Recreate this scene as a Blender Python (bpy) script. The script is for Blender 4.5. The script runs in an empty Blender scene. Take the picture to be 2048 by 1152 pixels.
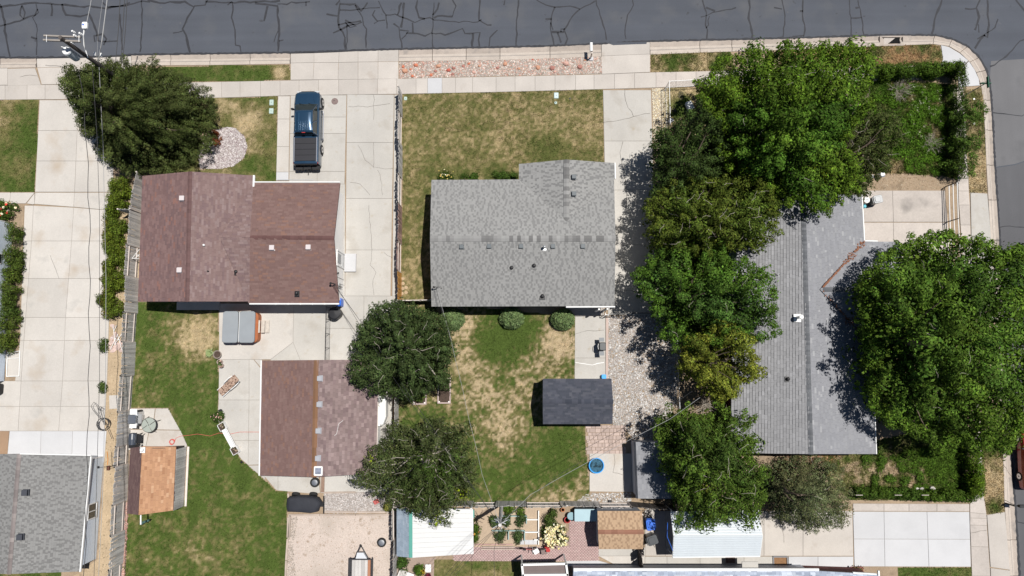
import bpy, math, random
import numpy as np
from mathutils import Vector, Matrix
random.seed(7)
C = bpy.context.scene.collection
sc = bpy.context.scene
# ---------------------------------------------------------------- camera, sky, sun, exposure
TH = math.radians(5.8); HC = 50.9; F = 1365.0
cam = bpy.data.cameras.new('camera'); camo = bpy.data.objects.new('camera', cam); C.objects.link(camo)
cam.sensor_width = 36; cam.lens = 36*F/2048; cam.clip_end = 2000; cam.clip_start = .1
camo.location = (0, 0, HC); camo.rotation_euler = (TH, 0, 0); sc.camera = camo
SUN = Vector((.29, .18, 1)).normalized()
world = bpy.data.worlds.new('World'); sc.world = world; world.use_nodes = True
wn = world.node_tree; bg = wn.nodes['Background']
sky = wn.nodes.new('ShaderNodeTexSky'); sky.sky_type = 'NISHITA'; sky.sun_disc = False
sky.sun_elevation = math.asin(SUN.z); sky.sun_rotation = math.atan2(SUN.x, SUN.y)
sky.altitude = 1400; sky.dust_density = .4
wn.links.new(sky.outputs[0], bg.inputs[0]); bg.inputs[1].default_value = .05
sl = bpy.data.lights.new('sun', 'SUN'); sl.energy = 5.0; sl.angle = math.radians(.5); sl.color = (1, .965, .91)
slo = bpy.data.objects.new('sun', sl); C.objects.link(slo)
slo.rotation_euler = SUN.to_track_quat('Z', 'Y').to_euler(); slo.location = (20, 12, 60)
sc.view_settings.view_transform = 'Standard'; sc.view_settings.look = 'None'
sc.view_settings.exposure = 0.10; sc.view_settings.gamma = 1
sc.view_settings.use_curve_mapping = False

_c, _s = math.cos(TH), math.sin(TH)
def W(px, py, h=0.0):
    """the point at height h that the photograph shows at pixel (px, py)"""
    x = (px-1024)/F; y = (576-py)/F
    dy = y*_c+_s; dz = y*_s-_c
    t = (HC-h)/(-dz)
    return (x*t, dy*t, h)
def WN(P, h):
    P = np.asarray(P, float); x = (P[:, 0]-1024)/F; y = (576-P[:, 1])/F
    dy = y*_c+_s; dz = y*_s-_c; t = (HC-h)/(-dz)
    return np.stack([x*t, dy*t, np.zeros(len(P))+h], 1)
# ---------------------------------------------------------------- numpy noise
def _hash(i, j, s):
    n = (i.astype(np.int64)*374761393+j.astype(np.int64)*668265263+s*974634777) & 0x7fffffff
    n = ((n ^ (n >> 13))*1274126177) & 0x7fffffff
    return ((n ^ (n >> 16)) & 0xffff)/65535.0
def vnoise(x, y, s=0):
    i = np.floor(x); j = np.floor(y); u = x-i; v = y-j
    u = u*u*(3-2*u); v = v*v*(3-2*v)
    return (_hash(i, j, s)*(1-u)+_hash(i+1, j, s)*u)*(1-v)+(_hash(i, j+1, s)*(1-u)+_hash(i+1, j+1, s)*u)*v
def fbm(x, y, s=0, o=4):
    r = 0; a = .5; t = 0
    for k in range(o):
        r = r+a*vnoise(x*2**k+17.3*k, y*2**k-9.1*k, s+k); t += a; a *= .55
    return r/t
def inpoly(P, poly):
    x, y = P[:, 0], P[:, 1]; r = np.zeros(len(P), bool); n = len(poly)
    for i in range(n):
        x1, y1 = poly[i]; x2, y2 = poly[(i+1) % n]
        if y1 == y2: continue
        c = ((y1 > y) != (y2 > y)) & (x < (x2-x1)*(y-y1)/(y2-y1)+x1)
        r ^= c
    return r
# ---------------------------------------------------------------- materials
MATS = {}
def mat(name, col=(.5, .5, .5), rough=.8, n1=(0, 1), n2=(0, 1), rnd=0, attr=False, metal=0, bump=0, bscale=20, spec=.3,
        trans=0, stain=None, coat=0, wave=None, alpha=1, streak=None):
    """n1/n2 = (amount, scale) brightness noise; rnd = per-object variation; stain = (colour, scale, low, high)"""
    if name in MATS: return MATS[name]
    m = bpy.data.materials.new(name); m.use_nodes = True; MATS[name] = m
    nt = m.node_tree; N = nt.nodes; L = nt.links; b = N['Principled BSDF']; out = N['Material Output']
    geo = N.new('ShaderNodeNewGeometry').outputs['Position']
    def math_(op, a, b_=None):
        k = N.new('ShaderNodeMath'); k.operation = op
        for i, v in enumerate((a, b_)):
            if v is None: continue
            if isinstance(v, (int, float)): k.inputs[i].default_value = v
            else: L.new(v, k.inputs[i])
        return k.outputs[0]
    def noise(scale, vec=geo, det=4):
        k = N.new('ShaderNodeTexNoise'); k.inputs['Scale'].default_value = scale; k.inputs['Detail'].default_value = det
        L.new(vec, k.inputs['Vector']); return k.outputs[0]
    if attr:
        a = N.new('ShaderNodeVertexColor'); a.layer_name = 'Col'; c = a.outputs[0]
    else:
        a = N.new('ShaderNodeRGB'); a.outputs[0].default_value = (*col, 1); c = a.outputs[0]
    f = None
    for amt, s in (n1, n2):
        if amt:
            t = math_('MULTIPLY_ADD', noise(s), 2.6*amt); t.node.inputs[2].default_value = 1-1.3*amt
            f = t if f is None else math_('MULTIPLY', f, t)
    if rnd:
        oi = N.new('ShaderNodeObjectInfo'); t = math_('MULTIPLY_ADD', oi.outputs['Random'], 2*rnd); t.node.inputs[2].default_value = 1-rnd
        f = t if f is None else math_('MULTIPLY', f, t)
    if streak:
        amt, sx, sy = streak
        mp = N.new('ShaderNodeMapping'); mp.inputs['Scale'].default_value = (sx, sy, 1); L.new(geo, mp.inputs[0])
        t = math_('MULTIPLY_ADD', noise(1, mp.outputs[0]), 2.6*amt); t.node.inputs[2].default_value = 1-1.3*amt
        f = t if f is None else math_('MULTIPLY', f, t)
    if f is not None:
        v = N.new('ShaderNodeVectorMath'); v.operation = 'SCALE'; L.new(c, v.inputs[0]); L.new(f, v.inputs['Scale']); c = v.outputs[0]
    for st in (stain or []):
        scol, ss, lo, hi = st
        r = N.new('ShaderNodeMapRange'); r.inputs[1].default_value = lo; r.inputs[2].default_value = hi
        L.new(noise(ss, det=6), r.inputs[0])
        mx = N.new('ShaderNodeMix'); mx.data_type = 'RGBA'; L.new(r.outputs[0], mx.inputs[0]); L.new(c, mx.inputs[6])
        mx.inputs[7].default_value = (*scol, 1); c = mx.outputs[2]
    L.new(c, b.inputs['Base Color'])
    b.inputs['Roughness'].default_value = rough; b.inputs['Metallic'].default_value = metal
    b.inputs['Specular IOR Level'].default_value = spec; b.inputs['Coat Weight'].default_value = coat
    b.inputs['Alpha'].default_value = alpha
    if bump:
        bp = N.new('ShaderNodeBump'); bp.inputs['Strength'].default_value = bump; bp.inputs['Distance'].default_value = .03
        L.new(noise(bscale), bp.inputs['Height']); L.new(bp.outputs[0], b.inputs['Normal'])
    if trans:
        tr = N.new('ShaderNodeBsdfTranslucent'); L.new(c, tr.inputs[0])
        ms = N.new('ShaderNodeMixShader'); ms.inputs[0].default_value = trans
        L.new(b.outputs[0], ms.inputs[1]); L.new(tr.outputs[0], ms.inputs[2]); L.new(ms.outputs[0], out.inputs[0])
    return m
asphalt = mat('asphalt', (.074, .081, .098), .88, (.12, .25), (.22, 40), bump=.3, bscale=60, streak=(.17, .05, 1.1), stain=[((.115, .115, .118), .35, .52, .9), ((.045, .046, .05), 2.5, .68, .8), ((.16, .155, .145), .9, .72, .82)])
asphalt2 = mat('asphalt_old', (.135, .134, .14), .9, (.12, .3), (.2, 50), bump=.3, bscale=60, streak=(.12, .9, .06), stain=[((.09, .09, .095), .5, .55, .9)])
asphalt3 = mat('asphalt_mid', (.098, .098, .105), .9, (.12, .3), (.2, 50), bump=.3, bscale=60, streak=(.12, .9, .06))
tar = mat('tar', (.033, .034, .04), .75, (.25, 3))
jointm = mat('joint', (.29, .265, .235), .95, (.2, 2))
roofd = mat('roof_deck_grey', (.16, .16, .165), .9)
roofr = mat('roof_deck_red', (.12, .075, .068), .9)
kerb_l = mat('kerb_light', (.44, .385, .335), .9, (.12, 2), (.14, 12), rnd=.06)
kerb_d = mat('kerb_dark', (.22, .20, .19), .9, (.2, 2), (.14, 12), rnd=.06)
conc = mat('concrete', (.44, .405, .37), .9, (.12, .6), (.09, 14), rnd=.08, bump=.15, bscale=40, stain=[((.32, .27, .225), .8, .60, .9)])
conc_g = mat('concrete_grey', (.435, .415, .385), .9, (.10, .5), (.09, 14), rnd=.045, streak=(.07, .9, .07), bump=.15, bscale=40, stain=[((.31, .28, .24), .7, .55, .9), ((.36, .31, .24), 2.2, .62, .85)])
conc_w = mat('concrete_white', (.49, .49, .50), .9, (.07, .7), (.05, 14), rnd=.05, bump=.12, bscale=40, stain=[((.42, .42, .43), .6, .6, .95)])
conc_old = mat('concrete_old', (.45, .405, .37), .9, (.14, .8), (.12, 9), rnd=.08, bump=.25, bscale=30, stain=[((.18, .165, .155), .55, .58, .85)])
conc_l = mat('concrete_lot', (.485, .455, .42), .9, (.12, .45), (.09, 12), rnd=.06, streak=(.06, .8, .09), bump=.15, bscale=40, stain=[((.36, .28, .20), .5, .56, .9), ((.33, .32, .30), .9, .6, .9)])
curbm = mat('curb_concrete', (.36, .31, .27), .9, (.15, 1.2), (.14, 12), rnd=.08, bump=.25, bscale=30, stain=[((.2, .185, .175), 1.3, .55, .8)])
crackm = mat('crack', (.13, .115, .1), .95, (.3, 4))
brownc = mat('brown_concrete', (.30, .20, .13), .9, (.12, 1), (.08, 14))
dirt = mat('dirt', (.30, .225, .155), .95, (.2, .7), (.25, 9), bump=.6, bscale=12, stain=[((.16, .12, .08), 1.2, .55, .8)])
sand = mat('sandy_dirt', (.49, .415, .365), .95, (.12, .5), (.2, 10), bump=.5, bscale=15, stain=[((.27, .20, .145), 1.6, .60, .72), ((.36, .31, .26), .4, .5, .8)])
straw = mat('straw_soil', (.40, .305, .20), .95, (.2, .8), (.25, 8), bump=.5, bscale=14, stain=[((.2, .145, .09), 1.4, .58, .8)])
earth = mat('earth', (.25, .19, .13), .95, (.3, .5), (.25, 6))
soil = mat('dark_soil', (.07, .048, .037), .95, (.3, 5), (.3, 20), bump=.8, bscale=20)
redbrick = mat('red_brick_paving', (.36, .235, .21), .9, (.1, .8), (.12, 6), rnd=.2)
paverm = mat('paver', (.42, .33, .29), .9, (.12, 1), (.1, 9), rnd=.16, bump=.2)
grassm = mat('grass', attr=True, rough=.9, n1=(.22, 2.5), n2=(.3, 9), spec=.15)
bladem = mat('grass_blade', attr=True, rough=.8, spec=.15, trans=.25)
leafm = mat('leaf', attr=True, rough=.7, spec=.10, trans=.12)
needlem = mat('needle', attr=True, rough=.85, spec=.06, trans=.05)
stonem = mat('stone', attr=True, rough=.9, n2=(.15, 20))
shm = mat('shingle', attr=True, rough=.95, n1=(.06, .5), n2=(.10, 40), spec=.15)
bark = mat('bark', (.13, .10, .075), .95, (.3, 4), (.3, 20), bump=.6)
bark_p = mat('pale_bark', (.38, .34, .29), .9, (.3, 4), bump=.4)
white = mat('white_paint', (.74, .74, .73), .5, (.05, 2))
whitew = mat('white_wall', (.84, .83, .81), .7, (.04, 1), (.03, 20))
dark = mat('dark_plastic', (.018, .018, .02), .45)
blackm = mat('black_metal', (.02, .02, .022), .35, spec=.5)
glass = mat('glass', (.02, .028, .028), .06, spec=.8)
steel = mat('steel', (.55, .56, .57), .3, metal=.9)
galv = mat('galvanised', (.42, .43, .44), .45, metal=.6)
siding = mat('blue_siding', (.58, .65, .74), .6, (.05, 1), (.04, 9))
greys = mat('grey_siding', (.36, .38, .43), .6, (.05, 1))
rednose = mat('red_plastic', (.42, .03, .03), .4)
wood_g = mat('weathered_wood', (.50, .48, .46), .9, (.12, 1.5), (.2, 14), rnd=.22, bump=.4, bscale=25)
wood_d = mat('dark_wood', (.075, .065, .06), .9, (.3, 2), (.3, 14), rnd=.3)
wood_o = mat('new_wood', (.52, .27, .075), .75, (.15, 2), (.15, 12), rnd=.12)
wood_r = mat('red_wood', (.34, .22, .19), .85, (.3, 1), (.3, 12), rnd=.25)
rail_m = mat('pale_rail', (.60, .53, .48), .85, (.15, 2), (.15, 10), rnd=.1)
brick_d = mat('dark_brick', (.10, .028, .024), .85, (.15, 3))
bluep = mat('blue_plastic', (.02, .12, .55), .35, (.1, 2), spec=.5)
wirem = mat('wire', (.035, .035, .037), .6)
wirew = mat('pale_wire', (.30, .30, .30), .6)
# ---------------------------------------------------------------- objects
def thing(name, label, cat, loc=(0, 0, 0), rotz=0, group=None):
    o = bpy.data.objects.new(name, None); C.objects.link(o); o.location = loc; o.rotation_euler = (0, 0, rotz)
    o.empty_display_size = .2
    return tag(o, label, cat, group)
def tag(o, label=None, cat=None, group=None, kind=None):
    if label: o['label'] = label
    if cat: o['category'] = cat
    if group: o['group'] = group
    if kind: o['kind'] = kind
    return o
def rootloc(p):
    v = Vector((0, 0, 0))
    while p is not None: v += p.location; p = p.parent
    return v
class M:
    """collects geometry; build() links it as one mesh object. Coordinates are world unless local=True"""
    def __init__(s): s.v = []; s.f = []; s.mi = []; s.col = []; s.cur = 0; s.cc = None
    def face(s, pts):
        n = len(s.v); s.v += [tuple(p) for p in pts]; s.f.append(tuple(range(n, n+len(pts)))); s.mi.append(s.cur); s.col.append(s.cc); return s
    def add(s, vs, fs):
        n = len(s.v); s.v += [tuple(p) for p in vs]
        for f in fs: s.f.append(tuple(n+i for i in f)); s.mi.append(s.cur); s.col.append(s.cc)
        return s
    def prism(s, pts, z0, z1, bevel=0):
        """pts: list of (x,y) or (x,y,dz); vertical sides"""
        n = len(pts); a = sum(pts[i][0]*pts[(i+1) % n][1]-pts[(i+1) % n][0]*pts[i][1] for i in range(n))
        if a < 0: pts = list(pts)[::-1]
        dz = [p[2] if len(p) > 2 else 0 for p in pts]
        vs = [(p[0], p[1], z0+d) for p, d in zip(pts, dz)]+[(p[0], p[1], z1+d-bevel) for p, d in zip(pts, dz)]
        fs = [tuple(range(n))[::-1]]+[(i, (i+1) % n, n+(i+1) % n, n+i) for i in range(n)]
        if bevel:
            cx = sum(p[0] for p in pts)/n; cy = sum(p[1] for p in pts)/n
            ins = inset([(p[0], p[1]) for p in pts], bevel)
            vs += [(p[0], p[1], z1+d) for p, d in zip(ins, dz)]
            fs += [(n+i, n+(i+1) % n, 2*n+(i+1) % n, 2*n+i) for i in range(n)]+[tuple(range(2*n, 3*n))]
        else: fs.append(tuple(range(n, 2*n)))
        return s.add(vs, fs)
    def box(s, c, d, rz=0, tilt=None):
        R = Matrix.Rotation(rz, 3, 'Z')
        if tilt is not None: R = R @ tilt
        vs = [Vector(c)+R @ Vector((sx*d[0]/2, sy*d[1]/2, sz*d[2]/2)) for sz in (-1, 1) for sx, sy in ((-1, -1), (1, -1), (1, 1), (-1, 1))]
        return s.add(vs, [(3, 2, 1, 0), (4, 5, 6, 7), (0, 1, 5, 4), (1, 2, 6, 5), (2, 3, 7, 6), (3, 0, 4, 7)])
    def rbox(s, c, d, r=.05, rz=0, top=1.0, k=4, bev=None):
        """box with rounded plan corners, top scaled"""
        pts = []
        for sx, sy, a0 in ((1, 1, 0), (-1, 1, 90), (-1, -1, 180), (1, -1, 270)):
            for i in range(k+1):
                a = math.radians(a0+90*i/k); pts.append((sx*(d[0]/2-r)+r*math.cos(a), sy*(d[1]/2-r)+r*math.sin(a)))
        n = len(pts); R = Matrix.Rotation(rz, 3, 'Z'); b = bev if bev is not None else min(r*.5, d[2]*.3)
        def ring(sc_, z): return [Vector(c)+R @ Vector((x*sc_, y*sc_, z)) for x, y in pts]
        sh = 1-2*b/max(d[0], d[1])
        vs = ring(1, -d[2]/2)+ring(top, d[2]/2-b)+ring(top*sh, d[2]/2)
        fs = [tuple(range(n))[::-1]]
        for q in (0, 1): fs += [(q*n+i, q*n+(i+1) % n, (q+1)*n+(i+1) % n, (q+1)*n+i) for i in range(n)]
        fs.append(tuple(range(2*n, 3*n)))
        return s.add(vs, fs)
    def tube(s, pts, r, n=6, caps=True):
        pts = [Vector(p) for p in pts]; rs = r if isinstance(r, (list, tuple)) else [r]*len(pts)
        vs = []; fs = []; up = Vector((0, 0, 1))
        for i, p in enumerate(pts):
            d = (pts[min(i+1, len(pts)-1)]-pts[max(i-1, 0)])
            d = d.normalized() if d.length > 1e-9 else up
            a = d.cross(up) if abs(d.z) < .95 else d.cross(Vector((1, 0, 0))); a.normalize(); b = d.cross(a)
            for k in range(n):
                t = 2*math.pi*k/n; vs.append(p+(a*math.cos(t)+b*math.sin(t))*rs[i])
        for i in range(len(pts)-1):
            for k in range(n): fs.append((i*n+k, i*n+(k+1) % n, (i+1)*n+(k+1) % n, (i+1)*n+k))
        if caps: fs += [tuple(range(n)), tuple(range((len(pts)-1)*n, len(pts)*n))[::-1]]
        return s.add(vs, fs)
    def lathe(s, c, prof, n=20, axis=None):
        """prof: [(r,z)...]; axis: matrix 3x3"""
        A = axis or Matrix.Identity(3); vs = []; fs = []
        for r, z in prof:
            for k in range(n):
                t = 2*math.pi*k/n; vs.append(Vector(c)+A @ Vector((r*math.cos(t), r*math.sin(t), z)))
        for i in range(len(prof)-1):
            for k in range(n): fs.append((i*n+k, i*n+(k+1) % n, (i+1)*n+(k+1) % n, (i+1)*n+k))
        fs += [tuple(range(n))[::-1], tuple(range((len(prof)-1)*n, len(prof)*n))]
        return s.add(vs, fs)
    def loft(s, rings, close=True):
        n = len(rings[0]); vs = [p for r in rings for p in r]; fs = []
        for i in range(len(rings)-1):
            for k in range(n if close else n-1): fs.append((i*n+k, i*n+(k+1) % n, (i+1)*n+(k+1) % n, (i+1)*n+k))
        if close: fs += [tuple(range(n))[::-1], tuple(range((len(rings)-1)*n, len(rings)*n))]
        return s.add(vs, fs)
    def build(s, name, mats, parent=None, local=False, smooth=False, kind=None, bev=0):
        off = Vector((0, 0, 0)) if (local or parent is None) else rootloc(parent)
        me = bpy.data.meshes.new(name)
        me.from_pydata([(v[0]-off.x, v[1]-off.y, v[2]-off.z) for v in s.v], [], s.f)
        for m in (mats if isinstance(mats, (list, tuple)) else [mats]): me.materials.append(m)
        if any(s.mi): me.polygons.foreach_set('material_index', s.mi)
        if any(c is not None for c in s.col):
            ca = me.color_attributes.new('Col', 'FLOAT_COLOR', 'CORNER'); arr = []
            for f, c in zip(s.f, s.col): arr += [*(c or (.5, .5, .5)), 1.0]*len(f)
            ca.data.foreach_set('color', arr)
        me.update()
        if smooth: me.shade_smooth()
        o = bpy.data.objects.new(name, me); C.objects.link(o)
        if parent is not None: o.parent = parent
        if kind: o['kind'] = kind
        if bev:
            b = o.modifiers.new('bevel', 'BEVEL'); b.width = bev; b.segments = 2; b.limit_method = 'ANGLE'; b.angle_limit = .6
        return o
def inset(pts, d):
    """pts CCW, returns polygon moved inwards by d"""
    n = len(pts); out = []
    for i in range(n):
        p0, p1, p2 = Vector(pts[i-1][:2]), Vector(pts[i][:2]), Vector(pts[(i+1) % n][:2])
        a = (p1-p0); b = (p2-p1)
        if a.length < 1e-6 or b.length < 1e-6: out.append(tuple(p1)); continue
        a.normalize(); b.normalize(); na = Vector((-a.y, a.x)); nb = Vector((-b.y, b.x)); m = na+nb
        if m.length < 1e-6: out.append(tuple(p1+na*d)); continue
        m.normalize(); q = d/max(.4, m.dot(na)); out.append(tuple(p1+m*q))
    return out
def fast(name, V, F4, cols, m, parent=None, kind=None, smooth=False):
    """V (N,3), F4 (M,k) int, cols (M,3) per face"""
    off = rootloc(parent) if parent is not None else Vector((0, 0, 0))
    V = np.asarray(V, np.float32)-np.array(off, np.float32); F4 = np.asarray(F4, np.int32); nf, k = F4.shape
    me = bpy.data.meshes.new(name); me.vertices.add(len(V)); me.vertices.foreach_set('co', V.ravel())
    me.loops.add(nf*k); me.loops.foreach_set('vertex_index', F4.ravel())
    me.polygons.add(nf); me.polygons.foreach_set('loop_start', np.arange(nf, dtype=np.int32)*k)
    try: me.polygons.foreach_set('loop_total', np.full(nf, k, np.int32))
    except Exception: pass
    if cols is not None:
        ca = me.color_attributes.new('Col', 'FLOAT_COLOR', 'CORNER')
        cc = np.ones((nf, k, 4), np.float32); cc[:, :, :3] = np.asarray(cols)[:, None, :] if np.ndim(cols) == 2 else cols
        ca.data.foreach_set('color', cc.ravel())
    me.materials.append(m); me.update(calc_edges=True)
    if smooth: me.shade_smooth()
    o = bpy.data.objects.new(name, me); C.objects.link(o)
    if parent is not None: o.parent = parent
    if kind: o['kind'] = kind
    return o
def copy_tree(o, parent=None):
    c = o.copy(); C.objects.link(c); c.parent = parent
    for ch in list(o.children): copy_tree(ch, c)
    return c
def poly(pp, h=0): return [W(x, y, h)[:2] for x, y in pp]
def struct(name, mb, m): return mb.build(name, m, kind='structure')
def sheet(name, pp, z, m, th=.25, kind='structure'):
    return M().prism(poly(pp, z), z-th, z).build(name, m, kind=kind)
# ================================================================ GROUND, ROADS, CONCRETE
ground = M().box((0, 0, -1.2), (900, 900, 1.9)).build('ground', earth, kind='structure')
OUT = [(-60, 117), (0, 116), (72, 116), (130, 115), (210, 114), (262, 110), (420, 108), (580, 106), (700, 102), (797, 99), (1000, 95), (1100, 92.5), (1203, 88),
       (1300, 83), (1400, 81), (1528, 78), (1640, 75), (1700, 73), (1760, 71), (1800, 71), (1870, 71), (1905, 79), (1935, 93), (1958, 115), (1972, 140),
       (1978, 162), (1982, 200), (1986, 260), (1989, 330), (1994, 400), (1999, 480), (2003, 560), (2013, 760), (2020, 900), (2030, 1010), (2034, 1080), (2038, 1152), (2044, 1260)]
INN = [(-60, 137), (0, 136), (72, 135), (130, 134), (210, 133), (262, 131), (420, 130), (580, 127.5), (700, 125), (797, 122.5), (1000, 120), (1100, 117), (1203, 113),
       (1300, 109), (1400, 105), (1528, 101), (1640, 97), (1700, 95), (1760, 92), (1800, 90.5), (1866, 88), (1898, 92), (1920, 105), (1940, 124), (1953, 145),
       (1961, 166), (1967, 200), (1970, 260), (1973, 330), (1977, 400), (1982, 480), (1987, 560), (1998, 760), (2005, 860), (2009, 1000), (2014, 1080), (2020, 1152), (2026, 1260)]
RZ = -.12
o_ = poly(OUT, RZ)
road = struct('road', M().prism([(-60, 90), (-60, o_[0][1])]+o_+[(o_[-1][0], -60), (90, -60), (90, 90)], -.5, RZ), asphalt)
sheet('road_old_surface', [(1982, 122), (2048, 118), (2300, 112), (2330, 322), (2048, 322), (2030, 328), (2010, 331), (1989, 334), (1985, 250), (1979, 170)], RZ+.004, asphalt2, .02)
sheet('road_lower_surface', [(1989, 336), (2010, 333), (2030, 330), (2048, 324), (2330, 324), (2480, 1400), (2050, 1400), (2038, 1152), (2030, 1010), (2020, 900), (2013, 760), (2003, 560), (1994, 400)], RZ+.004, asphalt3, .02)
yardpoly = [(-60, -60)]+[(-60, poly(INN, 0)[0][1])]+poly(INN, 0)+[(poly(INN, 0)[-1][0], -60)]
yard = struct('yard_ground', M().prism(yardpoly, -.5, 0), dirt)
def thing_struct(name, lab=None):
    o = bpy.data.objects.new(name, None); C.objects.link(o); o['kind'] = 'structure'
    return o
# --- kerbs, one piece per pour
kerb = thing_struct('kerb')
PROF = [(0, -.115), (.38, -.135), (.42, -.128), (.60, -.05), (.68, .03), (.72, .045), (1.0, .045)]
def lerp2(a, b, t): return (a[0]+(b[0]-a[0])*t, a[1]+(b[1]-a[1])*t)
def kerb_run(i0, i1, n_per=70, a=0, b=1, flat=False):
    """kerb from polyline index i0 to i1 in pieces about n_per pixels long"""
    seg = []
    for i in range(i0, i1):
        L = math.dist(OUT[i], OUT[i+1]); k = max(1, round(L/n_per)) if L > n_per else 1
        for j in range(k): seg.append((i+j/k, i+(j+1)/k))
    for t0, t1 in seg:
        def at(t):
            i = min(int(t), len(OUT)-2); u = t-i; return lerp2(OUT[i], OUT[i+1], u), lerp2(INN[i], INN[i+1], u)
        g = .02 if i0 else .02
        i = min(int(t0+1e-6), len(OUT)-2); g = .5/math.dist(OUT[i], OUT[i+1])
        (o0, n0), (o1, n1) = at(t0+g), at(t1-g)
        r = []
        for (a_, b_) in ((o0, n0), (o1, n1)):
            A = Vector(W(*a_, RZ)); B = Vector(W(*b_, .045))
            rr = [(A.x+(B.x-A.x)*f, A.y+(B.y-A.y)*f, z if not flat else -.115+f*.16) for f, z in PROF]
            r.append(rr+[(B.x, B.y, -.45), (A.x, A.y, -.45)])
        mk = M().loft(r); mk.mi = [{0: 0, 1: 0, 2: 1, 3: 1, 4: 2, 5: 1}.get(k, 0) for k in range(len(mk.f))]; mk.build('kerb_piece', [curbm, kerb_l, kerb_d], kerb)
kerb_run(0, 2); kerb_run(5, 7); kerb_run(9, 12); kerb_run(13, 18); kerb_run(19, 29); kerb_run(29, 30, flat=True); kerb_run(30, 37)
# the wet looking replaced gutter piece
# storm drain
sd = thing('storm_drain', 'open concrete storm drain inlet in the kerb beside the street corner', 'storm drain', W(1786, 82, 0))
b_ = M()
b_.prism(poly([(1760, 72), (1768, 78), (1768, 91), (1760, 92)], .03), -.4, .03); b_.prism(poly([(1806, 73), (1822, 73), (1822, 90), (1806, 91)], .03), -.4, .03)
b_.prism(poly([(1766, 88), (1808, 87), (1808, 91), (1766, 92)], .045), -.4, .047)
b_.prism(poly([(1760, 71.5), (1822, 71.2), (1822, 74), (1760, 74.5)], -.1), -.4, -.105); b_.build('frame', curbm, sd)
M().prism(poly([(1768, 76), (1790, 76), (1775, 88), (1768, 88)], -.12), -.3, -.12).build('apron_plate', conc_old, sd)
M().prism(poly([(1766, 74), (1808, 73), (1808, 88), (1766, 89)], -.4), -.24, -.19).build('pit_shade_sheet', mat('painted_pit_shade', (.006, .006, .006), .95), sd)  # near-black sheet: the darkness of the open inlet put into its colour
# --- slabs
JB = M()
def slab(parent, pp, m, z=.05, gap=.011, th=.16, zz=None, name='slab'):
    pts = [W(*p, (zz[i] if zz else z)) for i, p in enumerate(pp)]
    P = [(p[0], p[1]) for p in pts]; a = sum(P[i][0]*P[(i+1) % len(P)][1]-P[(i+1) % len(P)][0]*P[i][1] for i in range(len(P)))
    Z = zz or [z]*len(P)
    if a < 0: P = P[::-1]; Z = Z[::-1]
    if z < .1 and name == 'slab': JB.face([(p[0], p[1], q-.03) for p, q in zip(P, Z)])
    ins = inset(P, gap); dz = random.uniform(-.004, .004)
    return M().prism([(p[0], p[1], q-z) for p, q in zip(ins, Z)], z-th, z+dz, .008).build(name, m, parent)
def lin(a, b, t): return a+(b-a)*t
def slabgrid(parent, ys, cols, m, z=.05, y0=None, y1=None, skip=(), ms=None, slope=0):
    """ys: row edges; cols: column edges given as x or (x at y0, x at y1); slope: y shift per px of x"""
    y0 = ys[0] if y0 is None else y0; y1 = ys[-1] if y1 is None else y1
    def X(c, y): return lin(c[0], c[1], (y-y0)/(y1-y0)) if isinstance(c, tuple) else c
    for i in range(len(ys)-1):
        for j in range(len(cols)-1):
            if (i, j) in skip: continue
            pp = []
            for (jj, y) in ((j, ys[i]), (j+1, ys[i]), (j+1, ys[i+1]), (j, ys[i+1])):
                x = X(cols[jj], y); pp.append((x, y+slope*(x-X(cols[0], y))))
            slab(parent, pp, (ms or {}).get((i, j), m), z)
# pavement along the street
pave = thing_struct('pavement')
def ptop(x): return np.interp(x, [-40, 0, 130, 440, 580, 797, 1000, 1200, 1300, 1400, 1880], [171, 170.5, 169, 163.5, 160.5, 157, 153, 148.5, 144.5, 142.5, 129.5])
def pbot(x): return np.interp(x, [-40, 0, 130, 440, 580, 797, 1000, 1200, 1300, 1400, 1880], [200, 199.5, 198.5, 195.5, 191, 188, 184, 178.5, 175.5, 172, 158])
js = [-40, 10, 54, 90, 130, 168, 208, 248, 288, 328, 368, 406, 443, 480, 521, 560, 598, 637, 677, 716, 755, 793, 832, 855, 884, 911, 945, 992, 1030, 1070, 1110, 1151, 1188, 1229, 1269, 1312, 1352, 1392, 1430, 1470, 1510, 1550, 1590, 1630, 1670, 1709, 1765, 1809, 1850, 1879]
for a, b in zip(js, js[1:]):
    slab(pave, [(a, ptop(a)), (b, ptop(b)), (b, pbot(b)), (a, pbot(a))], conc_w if a == 855 else (conc_old if a > 1300 else conc))
slab(pave, [(1882, 90), (1898, 93.5), (1920, 106.5), (1937, 121), (1917, 143), (1910, 137), (1881, 136), (1886, 118)], conc_w)
slab(pave, [(1938, 122), (1950, 140), (1958, 158), (1960, 171), (1917, 174), (1917, 144)], conc_w)
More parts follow.
